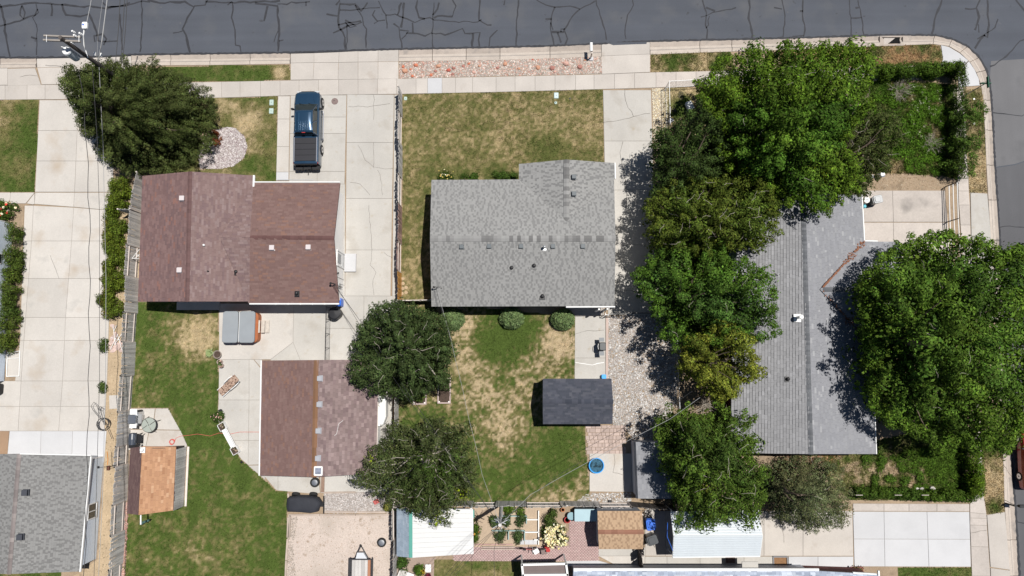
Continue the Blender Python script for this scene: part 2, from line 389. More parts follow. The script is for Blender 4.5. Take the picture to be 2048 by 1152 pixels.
for pp in ([(1905, 176), (1927, 173.5), (1929, 215), (1908, 215)], [(1908, 215), (1929, 215), (1932, 262), (1911, 262)], [(1911, 262), (1932, 262), (1934, 310), (1913, 310)], [(1913, 310), (1934, 310), (1937, 352), (1915, 352)],
           [(1915, 352), (1937, 352), (1938, 382), (1917, 382)], [(1917, 382), (1938, 382), (1940, 410), (1918, 410)], [(1918, 410), (1940, 410), (1941, 450), (1921, 450)], [(1921, 450), (1941, 450), (1943, 500), (1924, 500)],
           [(1924, 500), (1943, 500), (1947, 560), (1930, 560)], [(1930, 560), (1947, 560), (1951, 640), (1934, 640)], [(1934, 640), (1951, 640), (1957, 760), (1942, 760)], [(1942, 760), (1957, 760), (1962, 860), (1950, 860)], [(1950, 860), (1962, 860), (1966, 980), (1957, 980)],
           [(1940, 1008), (1957, 980), (1966, 980), (1973, 1028), (1940, 1025)], [(1940, 1025), (1973, 1028), (1974, 1037), (1940, 1036)], [(1940, 1036), (1974, 1037), (1974, 1051), (1940, 1050)], [(1940, 1050), (1974, 1051), (1977, 1094), (1942, 1093)], [(1942, 1093), (1977, 1094), (1981, 1152), (1944, 1152)], [(1944, 1152), (1981, 1152), (1984, 1230), (1946, 1230)]):
    slab(pave, pp, conc_old)
# driveway aprons and the flush slabs by the right hand street
ap = thing_struct('driveway_apron')
def aps(xs, tops, mids, bots, m=conc, zr=-.115):
    for i in range(len(xs)-1):
        a, b = i, i+1
        slab(ap, [(xs[a][0], tops[a]), (xs[b][0], tops[b]), (xs[b][1], mids[b]), (xs[a][1], mids[a])], m, zz=[zr, zr, .015, .015])
        slab(ap, [(xs[a][1], mids[a]), (xs[b][1], mids[b]), (xs[b][2], bots[b]), (xs[a][2], bots[a])], m, zz=[.015, .015, .05, .05])
aps([(581, 581, 581), (628, 628, 626), (678, 677, 676), (716, 716, 716), (756, 756, 756), (797, 797, 797)], [107, 106, 104, 102, 100.5, 99.5], [126, 125, 125, 124, 123.5, 123], [160, 159.5, 159, 158.5, 158, 157.5])
aps([(73, 74, 83), (160, 160, 160), (210, 210, 210), (262, 263, 268)], [117, 115.5, 114.5, 112], [135, 134, 133, 131.5], [169, 168, 167, 166])
for x0, x1, x2 in ((-40, 15, 15), (15, 70, 82)): slab(ap, [(x0, 137), (x1, 136), (x2, 170), (x0, 171)], conc)
slab(ap, [(1203, 89), (1214, 86), (1300, 84), (1300, 108), (1203, 112)], conc, zz=[-.11, -.11, -.11, .015, .015])
slab(ap, [(1203, 112), (1300, 108), (1300, 144), (1204, 148)], conc, zz=[.015, .015, .05, .05], gap=.002)
M().prism([(p[0], p[1], q) for p, q in zip(poly([(1212, 85), (1294, 84), (1292, 90), (1275, 91.5), (1240, 92), (1228, 91)], -.1), [0, 0, 0, .003, .005, .004])], -.14, -.095).build('asphalt_lip', asphalt, ap)
slab(ap, [(1941, 385), (1975, 387), (1983, 480), (1986, 540), (1947, 540), (1943, 480)], conc_g)
slab(ap, [(1947, 540), (1986, 540), (1992, 640), (1951, 640)], conc_g)
slab(ap, [(1974, 1030), (2010, 1024), (2020, 1140), (1981, 1134)], conc, th=.2); slab(ap, [(1981, 1136), (2020, 1141), (2026, 1230), (1985, 1230)], conc)
# left neighbour's lot
lot = thing_struct('driveway')
slabgrid(lot, [200, 261, 322, 384], [(79, 70), (157, 149), (228, 226)], conc_l)
slab(lot, [(-30, 385), (21, 385), (19, 407), (-30, 406)], conc_l); slab(lot, [(21, 385), (69, 385), (51, 407), (19, 407)], conc_l)
slab(lot, [(70, 385), (149, 385), (147, 414), (69, 408)], conc_l); slab(lot, [(149, 385), (226, 385), (225, 421), (147, 414)], conc_l); slab(lot, [(69, 386), (69, 408), (65, 409), (53, 407)], conc_l)
rows = [(411, 482), (482, 557), (557, 635), (635, 681), (681, 762), (762, 813), (813, 862)]
for (a, b) in rows:
    def xx(p, y): return np.interp(y, p[0], p[1])
    c0 = ([411, 705, 862], [49, 39, 14]); c1 = ([383, 482, 635, 762, 862], [68, 63, 51, 42, 36]); c2 = ([383, 482, 635, 762, 862], [149, 143, 131, 125, 117]); c3 = ([383, 600, 762, 862], [224, 219, 214, 208])
    if a < 700: slab(lot, [(xx(c0, a), a), (xx(c1, a), a), (xx(c1, b), b), (xx(c0, b), b)], conc_l)
    else: slab(lot, [(-30, a), (xx(c1, a), a), (xx(c1, b), b), (-30, b)], conc_l)
    ya, yb = (a, a) if a > 411 else (409, 420)
    slab(lot, [(xx(c1, a), a), (xx(c2, a), a if a > 411 else 415), (xx(c2, b), b), (xx(c1, b), b)], conc_l)
    slab(lot, [(xx(c2, a), a if a > 411 else 415), (xx(c3, a), a if a > 411 else 421), (xx(c3, b), b), (xx(c2, b), b)], conc_l)
slab(lot, [(10, 705), (39, 705), (38, 754), (12, 754)], conc_l)
slab(lot, [(-30, 862), (18, 862), (14, 925), (-30, 925)], brownc)
slabgrid(lot, [862, 925], [(19, 13), (82, 80), (145, 143), (213, 208)], conc_w)
# red-roofed house: wide driveway
dr = thing_struct('driveway')
slabgrid(dr, [192, 238, 293, 344, 361], [(556, 552), (580, 577)], conc_l, ms={(3, 0): conc_w})
slabgrid(dr, [191, 267, 343, 368], [(581, 578), (637, 634)], conc_g)
slabgrid(dr, [190, 234, 267, 343, 368], [(637, 634), (693, 689)], conc_g)
slabgrid(dr, [189, 285, 397, 500, 592], [(694, 690), (788, 781)], conc_g)
slabgrid(dr, [189, 285, 397, 500, 592, 657, 730], [(788.5, 783), (799, 795)], conc_g)
slabgrid(dr, [368, 470, 592], [(655, 655), (690, 690)], conc_g)
slabgrid(dr, [592, 657, 722], [(652, 652), (728, 726), (786, 782)], conc_g)
slabgrid(dr, [722, 800, 880, 950], [(740, 745), (787, 783)], conc_g)
pat = thing_struct('patio')
slab(pat, [(438, 607), (587, 607), (586, 684.5), (541, 719), (438, 719)], conc_l, z=.052)
slab(pat, [(587, 607), (652, 607), (652, 722), (601, 722), (586, 684.5)], conc_g, z=.052)
slab(pat, [(586, 684.5), (601, 722), (541, 722), (541, 719)], conc_g, z=.052)
slab(pat, [(438, 719), (498, 719), (498, 800), (437, 800)], conc_g); slab(pat, [(498, 719), (507, 719), (524, 740), (524, 800), (498, 800)], conc_g); slab(pat, [(508, 719), (524, 719), (524, 738)], conc_g)
slab(pat, [(437, 800), (498, 800), (497, 881), (456, 881), (434, 838), (436, 822)], conc_g); slab(pat, [(498, 800), (530, 800), (530, 881), (497, 881)], conc_g)
slab(pat, [(456, 881), (497, 881), (496, 930), (483, 919)], conc_g); slab(pat, [(497, 881), (530, 881), (530, 929), (496, 930)], conc_g)
slab(pat, [(496, 931), (530, 930), (530, 960), (520, 951)], conc_g)
slab(pat, [(518, 940), (556, 940), (556, 981), (551, 979)], conc_g); slab(pat, [(556, 940), (636, 940), (640, 986), (628, 988), (556, 981)], conc_g)
slab(pat, [(640, 940), (780, 940), (778, 984), (641, 986)], conc_g)
sp = thing_struct('barbecue_patio')
slab(sp, [(252, 817), (310, 817), (305, 859), (252, 858)], conc_l); slab(sp, [(311, 817), (336, 817), (360, 860), (306, 859)], conc_l)
slab(sp, [(252, 859), (298, 860), (290, 900), (252, 900)], conc_l); slab(sp, [(299, 860), (361, 861), (374, 890), (372, 900), (290, 900)], conc)
M().prism(poly([(218, 791), (236, 790), (237, 817), (219, 818)], .04), -.05, .04).build('stepping_slab', conc_l, lot)
# grey house driveway and back walk
d2 = thing_struct('driveway')
slabgrid(d2, [180, 282, 380, 490, 581, 630], [(1206, 1216), (1302, 1314)], conc_g)
slabgrid(d2, [632, 716, 760], [(1150, 1149), (1211, 1211)], conc_g)
M().prism(poly([(1212, 636), (1217, 636), (1216, 757), (1211.5, 757)], .07), -.05, .07).build('edging', paverm, d2)
slab(d2, [(1132, 612), (1206, 612), (1206, 631), (1150, 633), (1132, 633)], conc, z=.16, th=.2)
slab(d2, [(1179, 907), (1246, 907), (1246, 984), (1179, 983)], conc_l)
slab(d2, [(1246, 907), (1272, 907), (1272, 984), (1246, 984)], conc_g)
# lower right lot
lr = thing_struct('driveway')
slabgrid(lr, [1023, 1078, 1133], [(1706, 1709), (1768, 1770), (1854, 1858), (1939, 1942)], conc_w, slope=.003)
slabgrid(lr, [1007, 1022], [1706, 1768, 1818, 1874, 1939], conc_old, slope=.004)
slabgrid(lr, [1022, 1112], [(1290, 1290), (1331, 1331), (1450, 1450), (1528, 1528), (1606, 1606), (1705, 1707)], conc)
slabgrid(lr, [1113, 1145], [1290, 1334, 1400, 1451, 1488, 1547], conc_g); slabgrid(lr, [1113, 1150], [1577, 1636, 1707], conc_w)
slab(lr, [(1197, 1095), (1290, 1095), (1290, 1112), (1197, 1112)], conc_g); slab(lr, [(1197, 1112), (1290, 1112), (1290, 1131), (1232, 1131)], conc_l)
slab(lr, [(1132, 1122), (1197, 1121), (1232, 1131), (1132, 1133)], conc_w)
# right hand house's own drive
rd = thing_struct('driveway')
slabgrid(rd, [381, 444], [(1722, 1726), (1785, 1787), (1890, 1896)], conc_old); slabgrid(rd, [445, 530], [(1727, 1729), (1787, 1788), (1896, 1903)], conc_old)
# ---------------------------------------------------------------- crack lines
def strip(mb, pts, w, z, jit=.35):
    P = [Vector(W(*p, z)) for p in pts]
    # subdivide with a little wander
    Q = [P[0]]
    for a, b in zip(P, P[1:]):
        n = max(1, int((b-a).length/.35)); d = (b-a); q = Vector((-d.y, d.x, 0)).normalized() if d.length else Vector((1, 0, 0))
        for i in range(1, n+1): Q.append(a+d*i/n+(q*random.gauss(0, jit*.1) if i < n else Vector((0, 0, 0))))
    L, R = [], []
    for i, p in enumerate(Q):
        d = Q[min(i+1, len(Q)-1)]-Q[max(i-1, 0)]; q = Vector((-d.y, d.x, 0)).normalized(); ww = w*random.uniform(.6, 1.25)/2
        L.append(p+q*ww); R.append(p-q*ww)
    for i in range(len(Q)-1): mb.face([L[i], R[i], R[i+1], L[i+1]])
    return mb
TAR = '''0,8 5,25 10,52 15,90 20,113|0,52 40,42 70,30 75,18|72,8 77,25 65,35 73,50 73,110|62,74 73,78|44,10 40,30 47,38 50,25 44,12|103,8 103,32|124,8 132,30 160,33 178,28 186,45 195,70 196,82|0,14 60,6 100,7 150,12 205,16 250,12 285,2 300,4|283,0 284,40 280,104|295,0 320,6 370,3 388,14 375,35 365,58 372,70 376,90 380,105|365,62 346,66|388,12 410,10 415,0|455,10 464,3 466,20 463,35 470,60 471,90 480,92 482,104|410,3 440,5 520,3 560,1|196,82 235,82|190,84 188,72 205,68 213,78 207,90|240,28 243,60 244,100|205,5 215,14 240,13 260,5
510,6 540,10 555,12 557,40 558,60 556,103|556,62 548,84|558,82 567,80|535,12 528,42|555,8 620,3|612,3 612,12|672,10 680,0 677,30 678,55 690,75 691,100|653,28 675,32|676,50 700,45 722,42|666,66 680,60 695,52 715,48 724,44|694,48 694,100|710,10 725,35 727,50 733,58 732,96|680,20 720,18 760,15|680,8 710,8 722,22 735,5|757,2 763,15 772,30 790,28 800,33|772,30 774,57|750,20 745,30 755,43 748,47|755,42 770,40|787,47 798,55 800,75 804,96|800,60 817,62 810,72 803,78|795,30 803,5|808,5 805,40 802,55|800,33 815,38 830,45 845,38 860,35 868,40 900,43 955,44 963,39|868,5 866,40 864,65 866,95|835,0 832,15 838,35 850,38|812,66 835,67 850,72 862,66 890,70 925,57 930,67 960,65 957,80 959,92|960,0 958,40 975,50 983,50|866,30 875,18 878,5|905,33 912,12 905,0|825,45 826,65|868,36 875,32 905,33|995,60 980,75 978,93|946,67 944,94|690,40 712,52 700,55 690,44|1010,0 1008,10
1037,0 1033,50 1032,94|1073,0 1092,10 1108,14 1140,12 1160,18 1190,2|1110,14 1103,33 1102,65 1108,90|1091,38 1103,38|1101,45 1106,60|1160,18 1140,40 1128,60 1135,78 1130,90|1103,64 1128,64|1122,64 1122,58 1130,58|1115,65 1122,85|1192,0 1200,30 1210,60 1213,80|1265,0 1267,10 1255,30 1250,60 1252,78|1405,0 1413,25 1411,50 1415,60 1413,80|1402,34 1425,25 1472,15|1412,15 1430,22|1498,0 1500,15 1497,37 1503,60 1504,78|1419,32 1417,50 1412,56
1564,0 1570,30 1566,75|1548,15 1564,18|1606,0 1605,30 1610,60 1607,75|1600,22 1606,22|1585,73 1607,71|1699,0 1702,35 1702,72|1702,36 1723,35|1716,0 1722,30 1728,70|1711,16 1718,15|1884,0 1872,30 1863,69|1960,0 1953,15 1958,35 1950,60|1930,17 1952,17|1957,48 1958,65|1975,0 1978,50 1975,75 1968,70|1996,38 1990,55 1975,65 1955,78|1970,70 1950,97|1980,133 2005,118 2025,100 2040,82 2060,75|2032,0 2050,22'''
for line in TAR.replace('\n', '|').split('|'):
    pts = [tuple(float(c) for c in p.split(',')) for p in line.split()]
    strip(M(), pts, random.uniform(.085, .17), RZ+.006).build('crack_seal', tar, road)
for line in '1985,225 2020,229 2044,232 2052,227|1998,455 2020,452 2060,454|2031,1043 2060,1049'.split('|'):
    strip(M(), [tuple(float(c) for c in p.split(',')) for p in line.split()], .07, RZ+.010).build('crack_seal', tar, road)
# ragged tar line along the gutter
g = M(); rngp = random.Random(3)
for i in range(0, len(OUT)-1):
    A, B = Vector(W(*OUT[i], RZ)), Vector(W(*OUT[i+1], RZ)); n = max(2, int((B-A).length/.16)); d = (B-A).normalized(); q = Vector((-d.y, d.x, 0))
    prev = None
    for k in range(n+1):
        p = A+(B-A)*k/n; a_, c_ = p-q*(.02+rngp.random()*.05), p+q*(.07+rngp.random()*.08)
        if prev: g.face([(prev[0].x, prev[0].y, RZ+.012), (a_.x, a_.y, RZ+.012), (c_.x, c_.y, RZ+.012), (prev[1].x, prev[1].y, RZ+.012)])
        prev = (a_, c_)
g.build('gutter_seal', tar, road)
cr = M()
for line in '1250,178 1251,200 1256,215 1267,233|1204,245 1240,240 1267,233 1300,227|1246,283 1240,305 1245,330 1250,350 1252,380|1254,384 1252,400 1254,417|1232,525 1243,530 1251,540|697,213 735,214 780,207|747,190 747,240|716,290 730,320 747,334 770,338 786,337|747,285 747,335|755,340 764,370 765,390|700,365 720,368 740,390|738,410 741,450 744,500 740,530 752,545 746,560 748,590|768,505 785,515|1151,668 1175,661 1190,662 1208,660|1228,908 1230,925 1226,945 1246,950|1570,1030 1565,1060 1568,1085|100,510 108,530 118,557|40,154 60,150 75,152|150,140 120,132 90,130|1917,144 1937,121|1940,1066 1973,1061'.split('|'):
    strip(cr, [tuple(float(c) for c in p.split(',')) for p in line.split()], .022, .062)
cr.build('hairline_cracks', crackm, d2, kind='stuff')
cw = M(); strip(cw, [(1151, 725), (1165, 727), (1185, 730), (1208, 725)], .05, .064); cw.build('patched_crack', white, d2)

JB.build('joint_bed', jointm, kind='structure')
# ================================================================ LAWNS, GRAVEL, BEDS
G_GREEN = (.074, .112, .022); G_OLIVE = (.190, .170, .068); G_DRY = (.47, .37, .22); G_DEEP = (.038, .074, .014)
def lawncol(P, prm, seed=0):
    """P (N,2) world; returns colours"""
    x, y = P[:, 0], P[:, 1]
    d = np.full(len(P), prm.get('dry', .2))
    d = d+(fbm(x*.35, y*.35, seed)-.5)*prm.get('a1', 1.0)+(fbm(x*1.6, y*1.6, seed+5)-.5)*prm.get('a2', .8)+(vnoise(x*6, y*6, seed+9)-.5)*prm.get('a3', .35)
    for bx, by, br, bs in prm.get('blobs', ()):
        c = W(bx, by, 0); k = ((x-c[0])**2+(y-c[1])**2)/((br*.0375)**2)
        d = d+bs*np.exp(-k*1.2)
    g, o, dr = (np.array(prm.get(k, v)) for k, v in (('green', G_GREEN), ('olive', G_OLIVE), ('straw', G_DRY)))
    st = prm.get('mow')
    t1 = np.clip(d/.45, 0, 1)[:, None]; t2 = np.clip((d-.45)/.4, 0, 1)[:, None]
    c = g*(1-t1)+o*t1; c = c*(1-t2)+dr*t2
    if st: c = c*(1+st[0]*np.sign(np.sin(x*st[1]+st[2])))[:, None]
    return c
def lawn(name, pp, prm, lab=None, dens=420, h=.05, z=.02, cell=.13, seed=1, holes=()):
    pw = poly(pp, 0); xs = [p[0] for p in pw]; ys = [p[1] for p in pw]
    nx = int((max(xs)-min(xs))/cell)+2; ny = int((max(ys)-min(ys))/cell)+2
    gx = min(xs)+np.arange(nx+1)*cell; gy = min(ys)+np.arange(ny+1)*cell
    GX, GY = np.meshgrid(gx, gy); rz = np.random.default_rng(seed)
    V = np.stack([GX.ravel(), GY.ravel(), z+(fbm(GX.ravel()*2, GY.ravel()*2, seed)-.5)*.02], 1)
    i, j = np.meshgrid(np.arange(nx), np.arange(ny)); i = i.ravel(); j = j.ravel()
    cx = gx[i]+cell/2; cy = gy[j]+cell/2; keep = inpoly(np.stack([cx, cy], 1), pw)
    hp = [poly(hh, 0) for hh in holes]
    for q in hp: keep &= ~inpoly(np.stack([cx, cy], 1), q)
    i, j = i[keep], j[keep]; w = nx+1
    F4 = np.stack([j*w+i, j*w+i+1, (j+1)*w+i+1, (j+1)*w+i], 1)
    cv = lawncol(V[:, :2], prm, seed)*.8
    o = fast(name, V, F4, cv[F4], grassm, kind='stuff')
    # blades
    area = keep.sum()*cell*cell; n = int(area*dens)
    px = rz.uniform(min(xs), max(xs), n*4); py = rz.uniform(min(ys), max(ys), n*4)
    P = np.stack([px, py], 1); k = inpoly(P, pw)
    for q in hp: k &= ~inpoly(P, q)
    P = P[k][:n]; n = len(P); c = lawncol(P, prm, seed)
    hh = h*rz.uniform(.4, 1.4, n)*(.7+.8*fbm(P[:, 0]*1.2, P[:, 1]*1.2, seed+3)); a = rz.uniform(0, 2*np.pi, n); ww = rz.uniform(.018, .045, n)
    tl = rz.uniform(0, 1.6, n)*hh; ta = rz.uniform(0, 2*np.pi, n)
    b = np.stack([P[:, 0], P[:, 1], np.full(n, z-.01)], 1); dx = np.stack([np.cos(a)*ww, np.sin(a)*ww, np.zeros(n)], 1)
    tip = b+np.stack([np.cos(ta)*tl, np.sin(ta)*tl, hh], 1)
    V = np.concatenate([b-dx, b+dx, tip]); F3 = np.stack([np.arange(n), np.arange(n)+n, np.arange(n)+2*n], 1)
    c = c*(rz.uniform(.55, 1.6, n)*(.65+.7*vnoise(P[:, 0]*4, P[:, 1]*4, seed+11)))[:, None]
    b_ = fast(name+'_blades', V, F3, c, bladem, parent=o); b_['kind'] = 'stuff'
    if lab: o['label'] = lab
    return o
lawn('grass', [(-60, 201), (78, 200), (70, 384), (-60, 384)], dict(dry=.06, a1=.8, a2=.7, blobs=[(40, 330, 25, .35), (35, 203, 30, .3), (0, 240, 60, .25), (40, 212, 14, -.5), (78, 300, 8, .2)]), seed=2)
lawn('grass', [(300, 136), (420, 132), (580, 130), (580, 160), (300, 166)], dict(dry=.0, a1=.6, blobs=[(565, 150, 22, .7), (555, 140, 14, .4), (430, 135, 30, .2)]), seed=3)
lawn('grass', [(340, 200), (556, 193), (552, 364), (330, 364), (300, 300)], dict(dry=.3, a1=.9, a2=.8, blobs=[(500, 240, 45, .35), (450, 205, 25, .4), (520, 330, 30, -.3), (480, 350, 40, -.1)]), seed=4, holes=[[(400, 262), (465, 254), (490, 272), (496, 298), (487, 318), (458, 334), (400, 340)]])
lawn('grass', [(272, 606), (437, 606), (437, 822), (434, 838), (482, 919), (519, 951), (552, 981), (576, 983), (573, 1160), (240, 1160), (256, 1020), (374, 1000), (374, 890), (336, 816), (262, 816)],
     dict(dry=-.02, a1=.5, a2=.9, a3=.7, mow=(.05, 3.6, .4), blobs=[(400, 665, 50, .72), (415, 690, 30, .3), (385, 700, 60, .25), (300, 770, 60, .2), (280, 810, 30, .35), (330, 1080, 70, .18), (265, 900, 30, .3), (440, 1100, 60, .15), (350, 980, 60, -.15), (268, 700, 10, .5), (480, 960, 25, -.3)]), seed=5, dens=380)
lawn('grass', [(805, 188), (1205, 179), (1208, 330), (1212, 400), (860, 400), (866, 612), (804, 604), (804, 400)],
     dict(dry=.46, a1=.4, a2=.6, a3=.8, green=(.10, .115, .032), straw=(.38, .30, .165), blobs=[(1110, 230, 60, .25), (1190, 240, 25, .35), (1195, 185, 18, -.4), (1095, 310, 45, -.55), (1150, 320, 30, -.2), (850, 340, 40, -.15), (980, 230, 80, -.05), (820, 200, 40, -.1), (850, 450, 60, -.15), (845, 580, 20, -.1), (1035, 190, 12, .5), (1000, 300, 60, .1), (885, 352, 20, -.5), (925, 352, 20, -.6), (985, 350, 25, -.6)]), seed=6, dens=520)
lawn('grass', [(805, 600), (1150, 634), (1150, 758), (1090, 758), (1090, 845), (1170, 850), (1172, 905), (1180, 985), (1180, 1004), (800, 1004), (796, 800), (800, 650)],
     dict(dry=.36, a1=.5, a2=.72, a3=1.0, straw=(.48, .38, .24), blobs=[(1020, 670, 55, -.95), (975, 690, 30, -.5), (1120, 690, 32, .75), (1060, 730, 36, .28), (930, 650, 30, .5), (900, 715, 18, .3), (930, 720, 30, .2), (1130, 880, 60, -.55), (1100, 940, 70, -.35), (980, 960, 60, -.45), (1030, 800, 60, .12), (960, 780, 50, .15), (860, 770, 35, .3), (860, 835, 40, -.45), (950, 830, 30, -.3), (1000, 870, 60, .1), (1080, 900, 50, -.1), (1150, 990, 50, .4), (1090, 1000, 30, .3), (1010, 840, 30, .3), (890, 900, 50, -.2), (1050, 650, 30, -.4)]), seed=7, dens=520, holes=[[(826, 755), (850, 755), (850, 808), (826, 808)], [(877, 755), (900, 755), (900, 806), (877, 806)]])
lawn('grass', [(1302, 108), (1460, 103), (1470, 141), (1302, 144)], dict(dry=.62, a1=.6, a2=1.2, a3=.6, blobs=[(1350, 122, 26, -.8), (1375, 118, 20, -.5), (1435, 130, 14, -.7), (1460, 110, 30, -.5)]), seed=8, dens=600, h=.07)
lawn('grass', [(1560, 98), (1866, 89), (1880, 93), (1884, 118), (1880, 132), (1560, 144)], dict(dry=.50, a1=.6, a2=1.0, a3=.6, straw=(.36, .23, .12), blobs=[(1790, 115, 25, .3), (1740, 110, 25, -.2), (1872, 105, 12, -.3)]), seed=9, dens=600, h=.07)
lawn('grass', [(1330, 176), (1480, 172), (1480, 300), (1320, 300)], dict(dry=.75, a1=.6, a2=1.0, blobs=[(1360, 225, 24, -1.0), (1370, 200, 15, -.7)]), seed=10, dens=400, h=.06)
lawn('grass', [(1740, 160), (1912, 170), (1916, 360), (1880, 350), (1740, 345)], dict(dry=.12, a1=.7, a2=.9, a3=.5, green=(.07, .14, .016), blobs=[(1878, 205, 14, .7), (1800, 175, 25, .5), (1865, 270, 25, .3), (1780, 345, 40, .5)]), seed=11, dens=600, h=.16)
lawn('grass', [(1929, 180), (1966, 176), (1973, 385), (1939, 385)], dict(dry=.68, a1=.7, a2=1.1, blobs=[(1950, 190, 16, -.7), (1945, 215, 15, -.4), (1955, 240, 20, -.4), (1950, 330, 30, .3), (1955, 365, 20, .3)]), seed=12, dens=550, h=.08)
lawn('grass', [(1640, 905), (1760, 880), (1930, 840), (1930, 1000), (1700, 1000), (1655, 960)], dict(dry=.24, a1=.9, a2=1.0, a3=.7, straw=(.44, .34, .23), blobs=[(1780, 940, 40, .5), (1830, 960, 30, .35), (1900, 930, 40, -.45), (1750, 905, 25, -.5), (1880, 900, 30, -.2), (1700, 930, 25, .2), (1800, 920, 20, -.1), (1690, 990, 20, -.3)]), seed=13, dens=500, h=.09)
lawn('grass', [(1963, 862), (2004, 860), (2008, 1024), (1974, 1028), (1966, 980)], dict(dry=.55, a1=.5, a2=.9, blobs=[(1985, 885, 26, -.7), (1985, 960, 30, .6), (1990, 1015, 16, -.6)]), seed=14, dens=600, h=.08)
lawn('grass', [(870, 1120), (1046, 1121), (1046, 1160), (868, 1160)], dict(dry=.30, a1=.6, a2=.8), seed=15)
lawn('grass', [(1797, 1134), (1942, 1134), (1944, 1165), (1797, 1165)], dict(dry=.05, a1=.5, a2=.7), seed=16)
lawn('grass', [(0, 1145), (122, 1143), (120, 1170), (-20, 1170)], dict(dry=.2, a1=.8, a2=.9), seed=17)
def bed(name, pp, m, z=.012): return sheet(name, pp, z, m, .05)
bed('bare_soil_strip', [(224, 420), (285, 420), (270, 700), (262, 820), (250, 1010), (240, 1170), (112, 1170), (160, 1145), (196, 1118), (210, 912), (209, 850), (214, 700), (222, 500)], straw)
bed('sandy_yard', [(577, 1029), (781, 1029), (786, 1170), (572, 1170)], sand)
bed('dirt_bed', [(1330, 630), (1470, 620), (1470, 905), (1700, 905), (1700, 1000), (1310, 1000), (1310, 880), (1345, 800)], earth, .014)
bed('garden_soil', [(944, 1012), (1100, 1012), (1100, 1095), (944, 1095)], mat('garden_sand', (.40, .31, .225), .95, (.12, 1), (.2, 10), bump=.5), .014)
bed('dark_litter_bed', [(1345, 180), (1740, 165), (1745, 345), (1720, 395), (1470, 400), (1345, 620), (1320, 620), (1320, 300)], mat('dark_litter_earth', (.11, .095, .06), .95, (.4, 1), (.4, 8), bump=.6), .018)  # dark earth with leaf litter under the tree row
bed('planting_bed', [(793, 1115), (872, 1115), (872, 1160), (793, 1160)], mat('tan_bed', (.30, .23, .19), .95, (.2, 1), (.2, 10), bump=.5), .014)
bed('front_bed', [(0, 402), (48, 407), (46, 470), (0, 460)], dirt, .02)
# stones ------------------------------------------------------
def stones(name, pp, n, size, cols, seed=1, z=.02, parent=None, lab=None, kind='stuff', flat=.55, holes=()):
    r = np.random.default_rng(seed); pw = poly(pp, 0); xs = [p[0] for p in pw]; ys = [p[1] for p in pw]
    P = np.stack([r.uniform(min(xs), max(xs), n*4), r.uniform(min(ys), max(ys), n*4)], 1); k = inpoly(P, pw)
    for q in holes: k &= ~inpoly(P, poly(q, 0))
    P = P[k][:n]; n = len(P); s = r.uniform(size[0], size[1], n)*r.uniform(.7, 1.2, n)
    base = np.array([(1, 0, 0), (.3, .95, 0), (-.8, .6, 0), (-.8, -.6, 0), (.3, -.95, 0), (.1, .05, 1), (-.1, 0, -.4)])
    V = base[None]*r.uniform(.6, 1.35, (n, 7, 1))*s[:, None, None]; V[:, :, 2] *= flat
    a = r.uniform(0, 6.28, n); el = r.uniform(.6, 1, n)
    X = V[:, :, 0]*el[:, None]; Y = V[:, :, 1].copy(); V[:, :, 0] = X*np.cos(a)[:, None]-Y*np.sin(a)[:, None]; V[:, :, 1] = X*np.sin(a)[:, None]+Y*np.cos(a)[:, None]
    V += np.concatenate([P, np.full((n, 1), z)], 1)[:, None]
    T = np.array([(0, 1, 5), (1, 2, 5), (2, 3, 5), (3, 4, 5), (4, 0, 5)])
    F3 = (np.arange(n)[:, None, None]*7+T[None]).reshape(-1, 3)
    ci = np.array(cols)[r.integers(0, len(cols), n)]*r.uniform(.7, 1.2, (n, 1)); cc = np.repeat(ci, 5, 0)
    o = fast(name, V.reshape(-1, 3), F3, cc, stonem, parent=parent, kind=kind)
    if lab: o['label'] = lab
    return o
gbase = mat('gravel_base', (.30, .26, .235), .95, (.2, 3), (.4, 25), bump=.6)
WH = [(.42, .40, .38), (.50, .48, .46), (.32, .30, .28), (.38, .34, .31), (.22, .21, .20), (.56, .55, .54), (.29, .25, .22)]
GR = [(1213, 632), (1342, 628), (1362, 700), (1352, 800), (1322, 884), (1272, 886), (1247, 852), (1226, 850), (1222, 760), (1214, 757)]
bed('gravel_bed', GR, gbase, .016); stones('gravel', GR, 13000, (.03, .07), WH+[(.30, .22, .14)], 21)
OV = [(425, 264), (450, 254), (470, 256), (488, 272), (495, 292), (488, 315), (468, 332), (440, 338), (400, 337), (395, 300)]
bed('gravel_island_bed', OV, gbase, .026); stones('gravel', OV, 4500, (.03, .065), [(.46, .42, .41), (.55, .51, .50), (.34, .29, .29), (.25, .2, .2)], 22, z=.03)
PK = [(799, 124), (1203, 113.5), (1204, 147.5), (799, 156.5)]
bed('rock_strip_bed', PK, gbase, .016); stones('gravel', PK, 7000, (.025, .075), [(.45, .40, .36), (.36, .31, .27), (.50, .33, .27), (.56, .50, .45), (.30, .26, .21), (.40, .22, .17)], 23)
YG = [(1304, 177), (1336, 176), (1334, 300), (1316, 300), (1307, 280)]
bed('gravel_path_bed', YG, gbase, .016); stones('gravel', YG, 1900, (.03, .06), [(.55, .47, .32), (.62, .57, .45), (.42, .33, .2)], 24)
PG = [(648, 986), (778, 984), (780, 1026), (649, 1026)]
bed('gravel_pad', PG, gbase, .016); stones('gravel', PG, 2400, (.03, .06), [(.42, .39, .37), (.5, .46, .44), (.33, .3, .28)], 25)
stones('gravel', [(576, 1034), (596, 1034), (590, 1070), (586, 1090), (592, 1152), (573, 1160)], 700, (.025, .05), [(.28, .24, .2), (.36, .31, .27)], 26)
stones('gravel', [(250, 1005), (258, 1005), (250, 1160), (238, 1160)], 900, (.03, .06), [(.48, .28, .23), (.55, .38, .33), (.38, .2, .17)], 27, z=.03)
